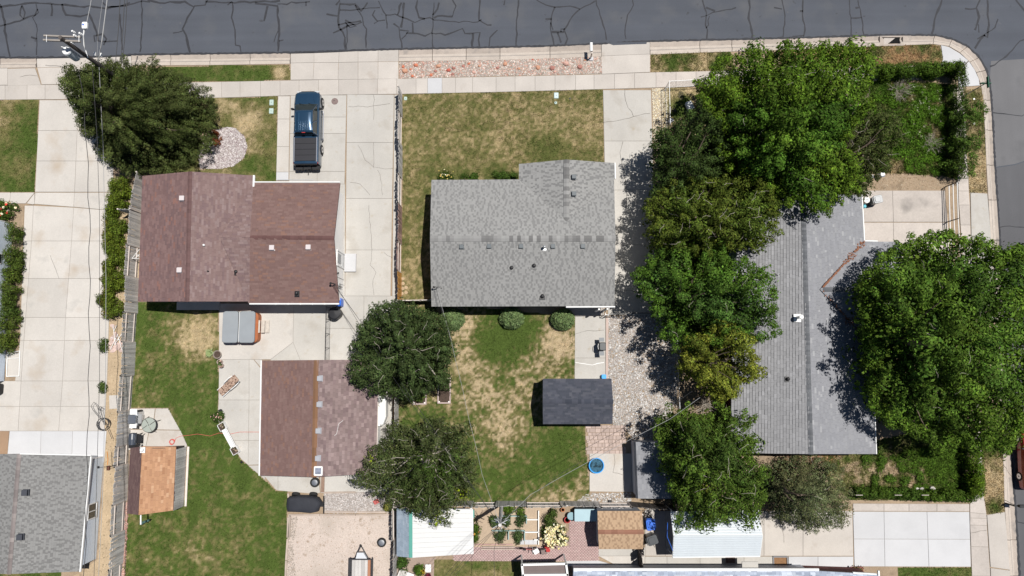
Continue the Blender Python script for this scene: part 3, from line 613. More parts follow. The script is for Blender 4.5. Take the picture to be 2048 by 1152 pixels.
stones('gravel', [(1175, 986), (1262, 986), (1262, 1004), (1150, 1004)], 700, (.03, .07), WH, 28)
stones('gravel', [(1290, 1010), (1315, 1010), (1315, 1042), (1292, 1042)], 200, (.05, .11), [(.3, .28, .26), (.42, .4, .38)], 29)
stones('gravel', [(655, 625), (660, 625), (660, 626)], 3, (.01, .02), WH, 30)
stones('leaf_litter', [(1560, 905), (1700, 905), (1640, 930), (1560, 925)], 500, (.03, .06), [(.3, .14, .07), (.2, .1, .06), (.38, .22, .13)], 31)
stones('leaf_litter', [(1720, 345), (1880, 352), (1888, 378), (1726, 380)], 500, (.02, .05), [(.34, .26, .17), (.24, .17, .1), (.4, .33, .24)], 32, z=.012)
# broken flagstones by the left fence
FS = [(216, 642), (228, 645), (242, 672), (246, 700), (232, 706), (218, 700)]
fl = thing('broken_flagstones', 'heap of broken pinkish flagstones and white stakes beside the left fence', 'stone pile', W(230, 675, 0))
for i in range(26):
    r = random.Random(i); px = r.uniform(218, 244); py = r.uniform(645, 704)
    if not inpoly(np.array([[px, py]]), FS)[0]: continue
    c = W(px, py, .04); n = 5; M().prism([(c[0]+r.uniform(.1, .24)*math.cos(6.28*k/n+i), c[1]+r.uniform(.1, .24)*math.sin(6.28*k/n+i)) for k in range(n)], .01, r.uniform(.05, .12)).build('flagstone', mat('flagstone', (.50, .38, .34), .9, (.1, 2), rnd=.2), fl)
for a, b in (((226, 650), (231, 690)), ((229, 690), (243, 668)), ((236, 672), (244, 700)), ((222, 675), (240, 680)), ((220, 700), (236, 668)), ((228, 662), (233, 650))):
    M().tube([W(*a, .15), W(*b, .18)], .02, 5).build('stake', white, fl)
# single landscape rocks
RK = [(810, 142, .24, 0), (832, 130, .17, 1), (877, 132, .18, 0), (897, 140, .16, 2), (907, 136, .15, 3), (1010, 128, .18, 0), (1076, 135, .20, 0), (1104, 136, .20, 3), (1133, 127, .22, 4), (1160, 134, .19, 3), (862, 150, .14, 1), (905, 148, .13, 3),
      (871, 142, .13, 3), (825, 152, .12, 1), (947, 144, .14, 4), (995, 135, .13, 3), (1038, 137, .13, 0), (806, 133, .13, 1), (927, 132, .14, 3), (1065, 119, .09, 2), (821, 138, .10, 1), (1110, 143, .12, 4), (938, 127, .11, 1), (959, 132, .12, 0), (1170, 120, .11, 0), (847, 126, .11, 4)]
RC = [(.50, .27, .18), (.50, .17, .10), (.42, .11, .08), (.36, .17, .14), (.55, .34, .28)]
RL = {0: 'large flat orange sandstone rock beside the wide driveway apron, biggest in the rock strip', 8: 'pale pink boulder in the rock strip, nearer the white mailbox than any other large one', 5: 'squarish orange rock in the middle of the rock strip'}
for i, (px, py, s, c) in enumerate(RK):
    r = random.Random(i*7+1); q = W(px, py, .06); m = M(); n = 7
    r0 = [(q[0]+s*1.15*math.cos(6.28*k/n)*r.uniform(.75, 1.1), q[1]+s*math.sin(6.28*k/n)*r.uniform(.7, 1.05)) for k in range(n)]
    ring = lambda f, z: [(q[0]+(x-q[0])*f, q[1]+(y-q[1])*f, z+r.uniform(-.1, .1)*s) for x, y in r0]
    m.loft([[(x, y, .0) for x, y in r0], ring(1.0, s*.45), ring(.7, s*.8), ring(.35, s*.9)])
    o = m.build('landscape_rock', mat('red_rock_%d' % c if False else ['orange_rock', 'red_rock', 'deep_red_rock', 'maroon_rock', 'pink_rock'][c], RC[c], .9, (.15, 3), (.2, 20)))
    tag(o, RL.get(i, 'reddish landscape rock lying among the gravel of the street side rock strip'), 'rock', 'landscape rocks in the street side rock strip')
# pavers
pv = thing_struct('paver_patio'); r = random.Random(5); y = 850.5; row = 0
while y < 906:
    hgt = 8.2 if row % 2 else 6.4; x = 1171+(row % 3)*2.5
    while x < 1250:
        w = r.choice([6, 8, 8, 11, 12])
        if x > 1236 and r.random() < .25: x += w; continue
        slab(pv, [(x, y), (min(x+w, 1252), y), (min(x+w, 1252), y+hgt), (x, y+hgt)], paverm, z=.045+r.uniform(-.006, .006), gap=.010, th=.09, name='paver'); x += w
    y += hgt; row += 1
# red brick paving: small bricks, one mesh
def bricks(name, pp, z, m, bw=.20, bh=.10, ang=0, cut=()):
    pw = poly(pp, z); xs = [p[0] for p in pw]; ys = [p[1] for p in pw]; mb = []; P = []
    nx = int((max(xs)-min(xs))/bw)+2; ny = int((max(ys)-min(ys))/bh)+2
    i, j = np.meshgrid(np.arange(nx), np.arange(ny)); i = i.ravel(); j = j.ravel()
    cx = min(xs)+(i+.5*(j % 2))*bw; cy = min(ys)+j*bh; k = inpoly(np.stack([cx, cy], 1), pw)
    for q in cut: k &= ~inpoly(np.stack([cx, cy], 1), poly(q, z))
    cx, cy = cx[k], cy[k]; n = len(cx); rr = np.random.default_rng(3); zz = z+rr.uniform(-.003, .003, n)
    w, h = bw/2-.005, bh/2-.005; V = []
    for dz in (-.05, 0):
        for sx, sy in ((-1, -1), (1, -1), (1, 1), (-1, 1)): V.append(np.stack([cx+sx*w, cy+sy*h, zz+dz], 1))
    V = np.stack(V, 1).reshape(-1, 3); T = np.array([(4, 5, 6, 7), (0, 1, 5, 4), (1, 2, 6, 5), (2, 3, 7, 6), (3, 0, 4, 7)])
    F4 = (np.arange(n)[:, None, None]*8+T[None]).reshape(-1, 4)
    base = np.array([(.45, .32, .305), (.47, .335, .32), (.43, .305, .29), (.46, .34, .32)])[rr.integers(0, 4, n)]*rr.uniform(.95, 1.05, (n, 1))
    return fast(name, V, F4, np.repeat(base, 5, 0), m, kind='stuff')
bed('paving_bed', [(930, 1094), (1098, 1094), (1118, 1090), (1138, 1060), (1138, 1034), (1197, 1034), (1197, 1120), (930, 1121)], mat('paving_joint', (.30, .22, .20), .95), .012)
bricks('brick_paving', [(905, 1094), (1138, 1094), (1140, 1036), (1197, 1036), (1197, 1121), (905, 1121)], .045, stonem)

stones('gravel', [(577, 1031), (779, 1031), (784, 1165), (573, 1165)], 2600, (.012, .035), [(.42, .36, .31), (.30, .25, .2), (.5, .45, .4), (.36, .25, .18)], 41)
stones('leaf_litter', [(225, 710), (262, 700), (250, 1010), (240, 1160), (190, 1160), (212, 900)], 700, (.015, .05), [(.25, .2, .12), (.45, .38, .26), (.16, .13, .08)], 42)
# ================================================================ BUILDINGS
def clip2(poly_, a, b, c):
    """keep a*x+b*y<=c"""
    out = []
    for i in range(len(poly_)):
        p, q = poly_[i], poly_[(i+1) % len(poly_)]; dp = a*p[0]+b*p[1]-c; dq = a*q[0]+b*q[1]-c
        if dp <= 0: out.append(p)
        if (dp < 0 < dq) or (dq < 0 < dp):
            t = dp/(dp-dq); out.append((p[0]+(q[0]-p[0])*t, p[1]+(q[1]-p[1])*t))
    return out
def shingles(parent, pts, pal, expo=.145, tab=.31, seed=1, name='shingles', m=None, jit=.06, deck=None, uneven=.9, lift=.010, grp=0, alt=None):
    """pts: planar world polygon, convex; pts[0]-pts[1] is the eave. pal: colours with weights"""
    P = [Vector(p) for p in pts]; u = (P[1]-P[0]).normalized(); n = None
    for k in range(2, len(P)):
        q = (P[1]-P[0]).cross(P[k]-P[0])
        if q.length > 1e-3: n = q.normalized(); break
    if n.z < 0: n = -n
    v = n.cross(u)
    if v.dot(P[2]-P[0]) < 0: v = -v
    Q = [((p-P[0]).dot(u), (p-P[0]).dot(v)) for p in P]
    a = sum(Q[i][0]*Q[(i+1) % len(Q)][1]-Q[(i+1) % len(Q)][0]*Q[i][1] for i in range(len(Q)))
    if a < 0: Q = Q[::-1]
    dl = (P[3]-P[0]).dot(n) if len(P) == 4 else 0.0; LU = (P[1]-P[0]).length; LV = max(q[1] for q in Q)
    def off(a_, b_): return dl*max(0, min(1, 1-a_/LU))*max(0, min(1.05, b_/LV)) if dl else 0.0
    us = [q[0] for q in Q]; vs_ = [q[1] for q in Q]; r = random.Random(seed)
    V, Fc, Cc = [], [], []
    cols = [c for c, w in pal for _ in range(w)]
    edges = []
    for i in range(len(Q)):
        x1, y1 = Q[i]; x2, y2 = Q[(i+1) % len(Q)]; A = y2-y1; B = -(x2-x1); L = math.hypot(A, B)
        if L > 1e-6: edges.append((A/L, B/L, (A*x1+B*y1)/L))
    y = min(vs_); row = 0
    while y < max(vs_):
        ai = False; x = min(us)-r.random()*tab*2; cprev = r.choice(cols)
        while x < max(us):
            w = tab*r.uniform(1-uneven*.5, 1+uneven*.5) if uneven else tab
            if alt: ai = not ai; w = (.20 if ai else .12)*r.choice((.6, .8, 1, 1, 1.5, 2.1))
            sq = [(x+.003, y), (x+w-.003, y), (x+w-.003, y+expo), (x+.003, y+expo)]
            if x+w > min(us):
                inside = all(A*px+B*py-c <= 0 for A, B, c in edges for px, py in sq)
                if not inside:
                    for A, B, c in edges: 
                        sq = clip2(sq, A, B, c)
                        if len(sq) < 3: break
                if len(sq) >= 3:
                    k = r.random(); col = cprev if (grp and r.random() < grp) else r.choice(cols); cprev = col
                    if alt: col = alt[0] if (ai or r.random() < .15) else alt[1]
                    f = 1+r.uniform(-jit, jit); lt = lift*r.uniform(.4, 1.3); base = len(V)
                    for (a_, b_) in sq:
                        z = .006+off(a_, b_)+lt*(1-(b_-y)/expo); V.append(P[0]+u*a_+v*b_+n*z)
                    Fc.append(tuple(range(base, base+len(sq)))); Cc.append((col[0]*f, col[1]*f, col[2]*f))
                    if len(sq) == 4 and abs(sq[0][1]-y) < 1e-6:
                        e0, e1 = V[base], V[base+1]; b2 = len(V); V += [e0-n*(lt+.004), e1-n*(lt+.004)]
                        Fc.append((base, b2, b2+1, base+1)); Cc.append((col[0]*f, col[1]*f, col[2]*f))
            x += w
        y += expo; row += 1
    mb = M(); mb.v = [tuple(p) for p in V]; mb.f = Fc; mb.mi = [0]*len(Fc); mb.col = Cc
    o = mb.build(name, m or shm, parent); o['kind'] = 'stuff'
    # deck
    d = M(); k = len(P); top = [p-Vector((0, 0, .06)) for p in P]; bot = [p-Vector((0, 0, .15)) for p in P]
    a3 = sum(P[i].x*P[(i+1) % k].y-P[(i+1) % k].x*P[i].y for i in range(k))
    if a3 < 0: top = top[::-1]; bot = bot[::-1]
    d.add(top+bot, [tuple(range(k)), tuple(range(k, 2*k))[::-1]]+[(i, k+i, k+(i+1) % k, (i+1) % k) for i in range(k)])
    d.build('roof_deck', deck or roofd, parent)
    return u, v, n, P[0]
def ridge(parent, a, b, pal, w=.30, step=.27, seed=1, m=None, drop=.05, name='ridge_cap'):
    A, B = Vector(a), Vector(b); L = (B-A).length; d = (B-A).normalized(); q = Vector((-d.y, d.x, 0)).normalized(); r = random.Random(seed)
    k = max(1, int(L/step)); cols = [c for c, w_ in pal for _ in range(w_)]
    for i in range(k):
        p0 = A+d*(L*i/k+.004); p1 = A+d*(L*(i+1)/k+.02); zz = .028+.010*(i % 2)+r.uniform(0, .006); c = r.choice(cols); f = r.uniform(.88, 1.12)
        mb = M(); mb.cc = (c[0]*f, c[1]*f, c[2]*f); up = Vector((0, 0, 1)); dn = Vector((0, 0, -drop))
        t = .012
        rr = []
        for p, e in ((p0, 0), (p1, .008)):
            z = up*(zz+e); rr.append([p+q*(w/2)+z+dn, p+z, p-q*(w/2)+z+dn, p-q*(w/2)+z+dn-up*t, p+z-up*t, p+q*(w/2)+z+dn-up*t])
        mb.loft(rr); mb.build(name, m or shm, parent)
def hplane(he, hr, d, half): return he+(hr-he)*d/half
def gable_body(parent, A, B, Cc, D, R0, R1, he, hr, oh, m, along='x', name='wall', gm=None, g0=True):
    """A,B,C,D eave corners (tl,tr,br,bl) as px at he; R0,R1 ridge ends px at hr. Walls set in by oh."""
    a, b, c, d = [Vector(W(*p, he)) for p in (A, B, Cc, D)]; r0, r1 = Vector(W(*R0, hr)), Vector(W(*R1, hr))
    quad = [a, b, c, d]; P = inset([(p.x, p.y) for p in quad[::-1]], oh)[::-1]
    pts = [Vector((x, y, 0)) for x, y in P]
    half = ((a-d).length if along == 'x' else (a-b).length)/2; ht = he+(hr-he)*oh/half-.10
    top = [p+Vector((0, 0, ht)) for p in pts]
    dd = (r1-r0).normalized(); q0 = r0+dd*oh-Vector((0, 0, .10)); q1 = r1-dd*oh-Vector((0, 0, .10))
    mb = M()
    if along == 'x':  # ridge left-right; gables at left (a,d) and right (b,c)
        mb.face([pts[1], pts[0], top[0], top[1]]); mb.face([pts[3], pts[2], top[2], top[3]])
        mb.face([pts[0], pts[3], top[3], q0, top[0]]); mb.face([pts[2], pts[1], top[1], q1, top[2]])
        mb.face([top[0], q0, q1, top[1]]); mb.face([top[3], top[2], q1, q0])
    else:
        mb.face([pts[0], pts[3], top[3], top[0]]); mb.face([pts[2], pts[1], top[1], top[2]])
        mb.face([pts[1], pts[0], top[0], q0, top[1]]); mb.face([pts[3], pts[2], top[2], q1, top[3]])
        mb.face([top[0], top[3], q1, q0]); mb.face([top[1], q0, q1, top[2]])
    return mb.build(name, m, parent), pts, top
def V3(px, py, h): return Vector(W(px, py, h))
def box_vent(parent, px, py, h, m, s=.3, lid=.34, hh=.16, name='roof_vent', rz=0):
    c = V3(px, py, h+hh); mb = M(); mb.rbox((c.x, c.y, h+hh/2-.03), (s*.8, s*.8, hh+.1), .03, rz); mb.rbox((c.x, c.y, h+hh), (lid, lid, .05), .04, rz, top=.96)
    mb.box((c.x, c.y, h-.02+.02), (s*1.25, s*1.3, .015), rz); return mb.build(name, m, parent)
def pipe(parent, px, py, h, m, r=.05, hh=.35, cap=True, flash=None, name='vent_pipe'):
    c = V3(px, py, h+hh); mb = M(); mb.lathe((c.x, c.y, h-.1), [(r, 0), (r, hh+.1)], 12)
    if cap: mb.lathe((c.x, c.y, h+hh-.06), [(r*1.7, 0), (r*1.8, .03), (r*1.2, .10), (r*.3, .12)], 12)
    mb.box((c.x, c.y-.03, h+.02), (r*5, r*5.5, .012)); return mb.build(name, m, parent)
# palettes ---------------------------------------------------
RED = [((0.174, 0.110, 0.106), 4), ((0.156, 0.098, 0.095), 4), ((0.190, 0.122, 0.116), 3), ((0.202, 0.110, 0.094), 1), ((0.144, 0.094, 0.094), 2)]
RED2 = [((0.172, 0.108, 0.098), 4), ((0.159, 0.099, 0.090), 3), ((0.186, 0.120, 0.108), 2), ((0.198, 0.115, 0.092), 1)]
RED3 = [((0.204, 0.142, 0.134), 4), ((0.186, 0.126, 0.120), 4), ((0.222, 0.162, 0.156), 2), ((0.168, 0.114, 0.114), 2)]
GREY = [((.262, .260, .254), 6), ((.212, .211, .207), 5), ((.275, .272, .266), 2)]
GREYR = [((.235, .232, .228), 3), ((.15, .148, .146), 2), ((.27, .268, .262), 1)]
GREYC = [((.232, .235, .252), 10), ((.222, .225, .242), 8), ((.245, .248, .262), 3), ((.30, .303, .315), 1)]
GREYD = [((.215, .213, .208), 6), ((.185, .183, .18), 5), ((.255, .252, .245), 3)]
DARK = [((.066, .07, .088), 5), ((.055, .06, .076), 4), ((.08, .083, .10), 2)]
ORG = [((.40, .225, .13), 8), ((.37, .205, .12), 5), ((.47, .29, .18), 1), ((.33, .175, .10), 1), ((.43, .245, .145), 3)]
TANB = [((.41, .285, .185), 8), ((.43, .30, .195), 3), ((.30, .205, .135), 3), ((.38, .26, .17), 3)]
PALE = [((.36, .40, .48), 5), ((.30, .34, .42), 4), ((.45, .49, .56), 3), ((.25, .28, .35), 1)]
# ---- red roofed house
hA = thing('red_roof_house', 'house with reddish brown shingled roof in two wings, beside the parked pickup', 'house', W(470, 470, 0))
a, b, c, d = V3(285, 352, 2.6), V3(506, 351, 2.6), V3(500, 603, 2.6), V3(276, 603, 2.6); r0, r1 = V3(380, 343, 3.75), V3(374, 603, 3.72)
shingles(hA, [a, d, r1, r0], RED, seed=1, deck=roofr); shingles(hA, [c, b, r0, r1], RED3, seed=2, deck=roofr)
ridge(hA, r0, r1, [((.125, .075, .072), 1)], seed=2)
gable_body(hA, (285, 352), (506, 351), (500, 603), (276, 603), (380, 343), (374, 603), 2.6, 3.72, .45, whitew, 'y')
wa, wb, wc, wd = V3(507, 366, 2.6), V3(680, 366, 2.6), V3(678, 606, 2.6), V3(499, 606, 2.6); w1, wm, w0 = V3(668, 476, 3.85), V3(500, 475.5, 3.83), V3(440, 475, 3.80)
shingles(hA, [wb, wa, wm, w1], RED2, seed=3, deck=roofr); shingles(hA, [wd, wc, w1, wm], RED2, seed=4, deck=roofr)
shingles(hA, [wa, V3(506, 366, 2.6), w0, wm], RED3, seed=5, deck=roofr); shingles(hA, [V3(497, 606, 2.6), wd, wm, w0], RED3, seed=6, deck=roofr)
ridge(hA, V3(500, 475, 3.81), w1, [((.115, .062, .058), 1)], seed=5)
_, wp, wt = gable_body(hA, (507, 366), (680, 366), (678, 606), (499, 606), (500, 476), (668, 476), 2.6, 3.85, .32, whitew, 'x')
M().tube([wd+Vector((.0, -.06, .0)), wc+Vector((.02, -.06, .0))], .06, 6).build('gutter', white, hA)
for t in np.linspace(.3, .98, 6):
    p = wd+(wc-wd)*float(t); M().box((p.x, p.y-.07, 2.66), (.03, .14, .02)).build('gutter_bracket', white, hA)
M().box(tuple((b+(V3(505, 445, 2.6)))/2+Vector((.06, 0, .03))), (.12, (b-V3(505, 445, 2.6)).length, .14), .008).build('fascia_board', white, hA)
M().tube([wa+Vector((0, .07, .0)), wb+Vector((0, .07, 0))], .05, 6).build('gutter', white, hA)
M().box(tuple((V3(562, 362.5, 2.6)+V3(620, 362.5, 2.6))/2+Vector((0, .1, 0))), (2.6, .04, .04)).build('conduit', galv, hA)
rm = mat('vent_pinkgrey', (.55, .50, .50), .6)
for px, py, h in ((363, 396, 3.62), (358, 540, 3.6), (543, 495, 3.62), (616, 494, 3.62)): box_vent(hA, px, py, h, rm, .32, .36)
pipe(hA, 407, 490, 3.3, white, .05, .3); pipe(hA, 415, 542, 3.25, dark, .05, .28, cap=False); pipe(hA, 471, 543, 3.0, dark, .07, .25); pipe(hA, 592, 586, 2.9, dark, .07, .25)
# east wall door, light, meter and service mast
ex = wp[1].x*.5+wp[2].x*.5
def wallpt(px, py, z): q = V3(px, py, z); return Vector((ex, q.y, z))
yd = (V3(690, 507, 0).y+V3(690, 540, 0).y)/2
dr_ = M().box((ex+.03, yd, 1.05), (.06, 1.0, 2.1)).build('door', white, hA); M().box((ex+.068, yd, 1.5), (.02, .7, .8)).build('door_glass', glass, dr_); M().lathe((ex+.10, yd-.4, 1.0), [(.03, -.03), (.04, 0), (.03, .03)], 8).build('door_handle', steel, dr_)
M().box((ex+.05, yd+.54, 1.07), (.10, .07, 2.2)).build('door_frame', white, hA); M().box((ex+.05, yd-.54, 1.07), (.10, .07, 2.2)).build('door_frame', white, hA)
M().box((ex+.55, yd-.1, .12), (.85, 1.35, .24)).build('doorstep', conc_w, hA)
M().lathe((ex+.12, yd-1.1, 1.9), [(.03, 0), (.07, .06), (.05, .12)], 10).build('wall_light', dark, hA)
ym = V3(683, 570, 2).y; M().box((ex+.08, ym, 1.4), (.14, .34, .6)).build('meter_box', galv, hA)
mast = M(); mx, my = V3(663, 567, 3.6)[:2]; mast.tube([(mx+.1, my, 1.0), (mx+.1, my, 3.5), (mx+.05, my+.02, 3.65), (mx-.05, my+.02, 3.6)], .035, 8)
mast.lathe((mx-.08, my+.02, 3.55), [(.06, -.06), (.09, 0), (.05, .08)], 8); mast.tube([(mx, my, 3.5), (mx+.5, my+.0, 3.1), (mx+.6, my, 2.4)], .012, 5); mast.build('service_mast', blackm, hA)
M().tube([(ex+.05, V3(690, 560, 0).y, 2.5), (ex+.05, V3(690, 560, 0).y, .1)], .03, 6).build('conduit', galv, hA)
# garden side: dark porch glass
M().box(tuple(V3(400, 606, 0)+Vector((.1, .45, 1.1))), (2.6, .05, 2.0)).build('patio_door', glass, hA)
M().box(tuple(V3(395, 612, 0)+Vector((.1, .15, .06))), (3.2, .9, .1)).build('porch_step', conc_g, hA)
# small white bracket on the roof edge by the left fence
lad = thing('folding_clothes_rack', 'small white metal rack standing between the left fence and the red roofed house', 'rack', W(276, 512, 0))
for p, q in (((264, 517), (279, 498)), ((270, 517), (280, 508)), ((264, 517), (280, 517)), ((272, 508), (279, 513))): M().tube([W(*p, 1.0), W(*q, 1.15)], .022, 5).build('bar', white, lad)
for p in ((265, 517), (279, 500)): M().tube([W(*p, 1.0), W(*p, 1.0)[:2]+(0,)], .022, 5).build('leg', white, lad)
# ---- garage
hG = thing('garage', 'detached garage with reddish roof and brown ridge strip below the patio', 'garage', W(638, 835, 0))
a, b, c, d = V3(524, 721, 2.4), V3(757, 719, 2.4), V3(752, 947, 2.4), V3(520, 951, 2.4); r0, r1 = V3(632, 720, 3.4), V3(628, 954, 3.4)
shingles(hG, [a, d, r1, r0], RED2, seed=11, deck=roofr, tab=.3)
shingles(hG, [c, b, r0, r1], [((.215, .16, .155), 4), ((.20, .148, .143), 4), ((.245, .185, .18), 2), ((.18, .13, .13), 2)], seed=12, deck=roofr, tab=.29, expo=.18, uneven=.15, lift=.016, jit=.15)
ridge(hG, r0, r1, [((.20, .11, .065), 1), ((.19, .105, .06), 1)], w=.34, step=.9, drop=.06)
gable_body(hG, (524, 721), (757, 719), (752, 947), (520, 951), (632, 720), (628, 954), 2.4, 3.4, .18, whitew, 'y')
M().tube([a+Vector((-.05, 0, 0)), d+Vector((-.05, 0, 0))], .06, 6).build('gutter', white, hG)
M().tube([b+Vector((.03, 0, -.02)), c+Vector((.03, 0, -.02))], .035, 6).build('gutter', rail_m, hG)
vg = mat('vent_grey', (.33, .34, .37), .5)
for px, py in ((639, 757), (638, 809), (636, 862), (635, 917)): box_vent(hG, px, py, 3.36, vg, .32, .36, .13)
sv = M(); q = V3(636.5, 942, 3.5); sv.rbox((q.x, q.y, 3.5), (.60, .64, .05), .08); sv.build('solar_fan_frame', white, hG)
M().box((q.x, q.y, 3.545), (.40, .42, .03)).build('solar_panel', mat('solar_cell', (.22, .24, .30), .25, (.5, 8)), hG)
M().tube([V3(*p, h) for p, h in (((686, 841), 3.02), ((677, 848), 3.05), ((675, 860), 3.06), ((673, 868), 3.07), ((662, 876), 3.12), ((650, 884), 3.19), ((642, 886), 3.23), ((637, 882), 3.25), ((640, 877), 3.24))], .013, 5).build('loose_cable', white, hG)
# ---- grey house
hB = thing('grey_roof_house', 'house with pale grey shingled roof and gabled wing, between the two middle lawns', 'house', W(1045, 480, 0))
a, b, c, d = V3(863, 360, 2.6), V3(1228, 358, 2.6), V3(1229, 612, 2.6), V3(863, 613, 2.6); r0, r1 = V3(860, 477, 4.2), V3(1231, 477, 4.2)
shingles(hB, [b, a, r0, r1], GREY, seed=21, expo=.15, jit=.04, alt=((.262, .260, .254), (.198, .197, .194))); shingles(hB, [d, c, r1, r0], GREY, seed=22, expo=.15, jit=.04, alt=((.262, .260, .254), (.198, .197, .194)))
ridge(hB, r0, r1, GREYR, w=.42, step=.27, seed=6, drop=.07)
_, bp, bt = gable_body(hB, (863, 360), (1228, 358), (1229, 612), (863, 613), (860, 477), (1231, 477), 2.6, 4.2, .4, whitew, 'x')
g0, g1 = V3(1133, 319, 3.72), V3(1133, 441, 3.72); el, er = V3(1038, 328, 2.6), V3(1228, 326, 2.6); vl, vr = V3(1038, 358.5, 2.615), V3(1229, 358, 2.615)
shingles(hB, [el, vl, g1, g0], GREY, seed=23, expo=.15, jit=.04, alt=((.262, .260, .254), (.185, .184, .182)), lift=.012); shingles(hB, [vr, er, g0, g1], GREY, seed=24, expo=.15, jit=.04, alt=((.262, .260, .254), (.185, .184, .182)), lift=.012)
ridge(hB, g0, g1-Vector((0, .05, 0)), GREYR, w=.42, step=.27, seed=8, drop=.07)
mb = M(); yf = el.y-.35; x0, x1 = el.x+.35, er.x-.35; xm = (x0+x1)/2
mb.face([(x1, yf, 0), (x0, yf, 0), (x0, yf, 2.6), (xm, yf, 3.6), (x1, yf, 2.6)]); mb.face([(x0, yf, 0), (x0, yf-1.6, 0), (x0, yf-1.6, 2.6), (x0, yf, 2.6)]); mb.face([(x1, yf-1.6, 0), (x1, yf, 0), (x1, yf, 2.6), (x1, yf-1.6, 2.6)])
mb.build('wing_wall', whitew, hB)
M().box(tuple((er+vr)/2+Vector((.05, 0, .02))), (.07, (er-vr).length, .14)).build('fascia_board', white, hB)
M().box(tuple((b+c)/2+Vector((.03, 0, .02))), (.05, .4, .12)).build('fascia_board', white, hB)
M().tube([V3(1132, 614, 2.58), V3(1230, 613.5, 2.58)], .06, 6).build('gutter', white, hB)
vb = mat('vent_slate', (.10, .115, .125), .5)
for px, py, h in ((923, 493, 4.0), (978, 492, 4.0), (1042, 492, 4.0), (1106, 492, 4.0), (1166, 492, 4.0), (1148, 353, 3.68), (1148, 387, 3.68)): box_vent(hB, px, py, h, vb, .28, .31, .12)
pipe(hB, 1089, 493, 3.95, galv, .06, .5); pipe(hB, 1023, 535, 3.42, dark, .08, .16); pipe(hB, 1068, 531, 3.48, dark, .08, .16); pipe(hB, 1085, 592, 2.82, dark, .08, .16)
mm = M(); mx, my = V3(873, 574, 3.7)[:2]; mm.tube([(mx, my, 2.5), (mx, my, 3.6), (mx-.08, my, 3.75), (mx-.16, my, 3.65)], .03, 8); mm.tube([(mx, my, 3.6), (mx+.25, my+.1, 3.4), (mx+.3, my-.05, 3.1), (mx+.1, my-.1, 2.9)], .012, 5); mm.lathe((mx-.2, my, 3.6), [(.05, -.05), (.08, 0), (.04, .07)], 8)
mm.build('service_mast', blackm, hB)
for px, py in ((1206, 622), (1190, 623)): q = V3(px, py, 0); M().box((q.x, q.y, 1.2), (.12, .12, 2.4)).build('porch_post', white, hB)
# ---- long grey roofed house on the right
hC = thing('long_grey_house', 'long house with slate grey shingled roof running up and down between the big trees', 'house', W(1605, 650, 0))
a, b, c, d = V3(1466, 390, 2.6), V3(1722, 390, 2.6), V3(1751, 908, 2.6), V3(1462, 906, 2.6); r0, r1 = V3(1606, 388, 3.8), V3(1622, 908, 3.8)
shingles(hC, [a, d, r1, r0], [((.24, .24, .248), 8), ((.228, .228, .236), 6), ((.265, .265, .275), 2)], seed=31, expo=.20, tab=.3, lift=.035, uneven=.3, jit=.06)
n1, n2 = V3(1727, 483, 2.6), V3(1742, 690, 2.6)
shingles(hC, [c, b, r0, r1], GREYC, seed=32, expo=.15, tab=.3, lift=.010, jit=.05)
ridge(hC, r0, r1, [((.125, .13, .14), 3), ((.10, .105, .115), 2)], w=.34, step=.16, seed=9)
gable_body(hC, (1466, 390), (1722, 390), (1751, 908), (1462, 906), (1606, 388), (1622, 908), 2.6, 3.8, .35, brick_d, 'y')
k0, k1 = V3(1640, 579, 3.62), V3(1800, 579, 3.62); f0, f1 = V3(1724, 483.5, 2.62), V3(1800, 483.5, 2.62); f2, f3 = V3(1740, 684, 2.62), V3(1804, 684, 2.62)
shingles(hC, [f1, f0, k0, k1], GREYC, seed=33, expo=.15, tab=.4); shingles(hC, [f2, f3, k1, k0], GREYC, seed=34, expo=.15, tab=.4)
ridge(hC, V3(1646, 579, 3.62), k1, [((.125, .13, .14), 3), ((.10, .105, .115), 2)], w=.32, step=.16, seed=10)
mb = M(); q0 = V3(1740, 500, 0); mb.prism([(f1.x-.4, f1.y-.35), (f0.x-.3, f1.y-.35), (f2.x-.3, f3.y+.35), (f3.x-.4, f3.y+.35)], 0, 2.5); mb.build('wing_wall', brick_d, hC)
M().tube([b+Vector((.06, 0, 0)), n1+Vector((.06, 0, 0))], .06, 6).build('gutter', white, hC); M().tube([f0+Vector((.2, .06, 0)), V3(1755, 484, 2.6)+Vector((0, .06, 0))], .06, 6).build('gutter', white, hC)
M().tube([n2+Vector((.06, 0, 0)), c+Vector((.06, 0, 0))], .05, 6).build('gutter', white, hC)
mb = M(); strip(mb, [(1727, 484), (1700, 513), (1675, 545), (1650, 572)], .04, 3.0); rl = random.Random(4)
vm = mat('rusty_leaves', (.22, .10, .06), .95, (.3, 9)); vp0, vp1 = V3(1727, 485, 2.66), V3(1646, 574, 3.62)
lv = M()
for i in range(260):
    t = rl.random(); wd_ = .16 if (t < .12 or .22 < t < .46) else .03
    p = vp0+(vp1-vp0)*t+Vector((rl.gauss(0, wd_), rl.gauss(0, wd_*.5), .04)); s = rl.uniform(.03, .07); an = rl.random()*6.28
    lv.face([p+Vector((s*math.cos(an+k*1.57), s*math.sin(an+k*1.57), rl.uniform(-.01, .02))) for k in range(4)])
vq0, vq1 = V3(1741, 690, 2.66), V3(1646, 583, 3.62)
for i in range(90):
    t = rl.random(); p = vq0+(vq1-vq0)*t+Vector((rl.gauss(0, .05), rl.gauss(0, .03), .04)); s = rl.uniform(.03, .06); an = rl.random()*6.28
    lv.face([p+Vector((s*math.cos(an+k*1.57), s*math.sin(an+k*1.57), 0)) for k in range(4)])
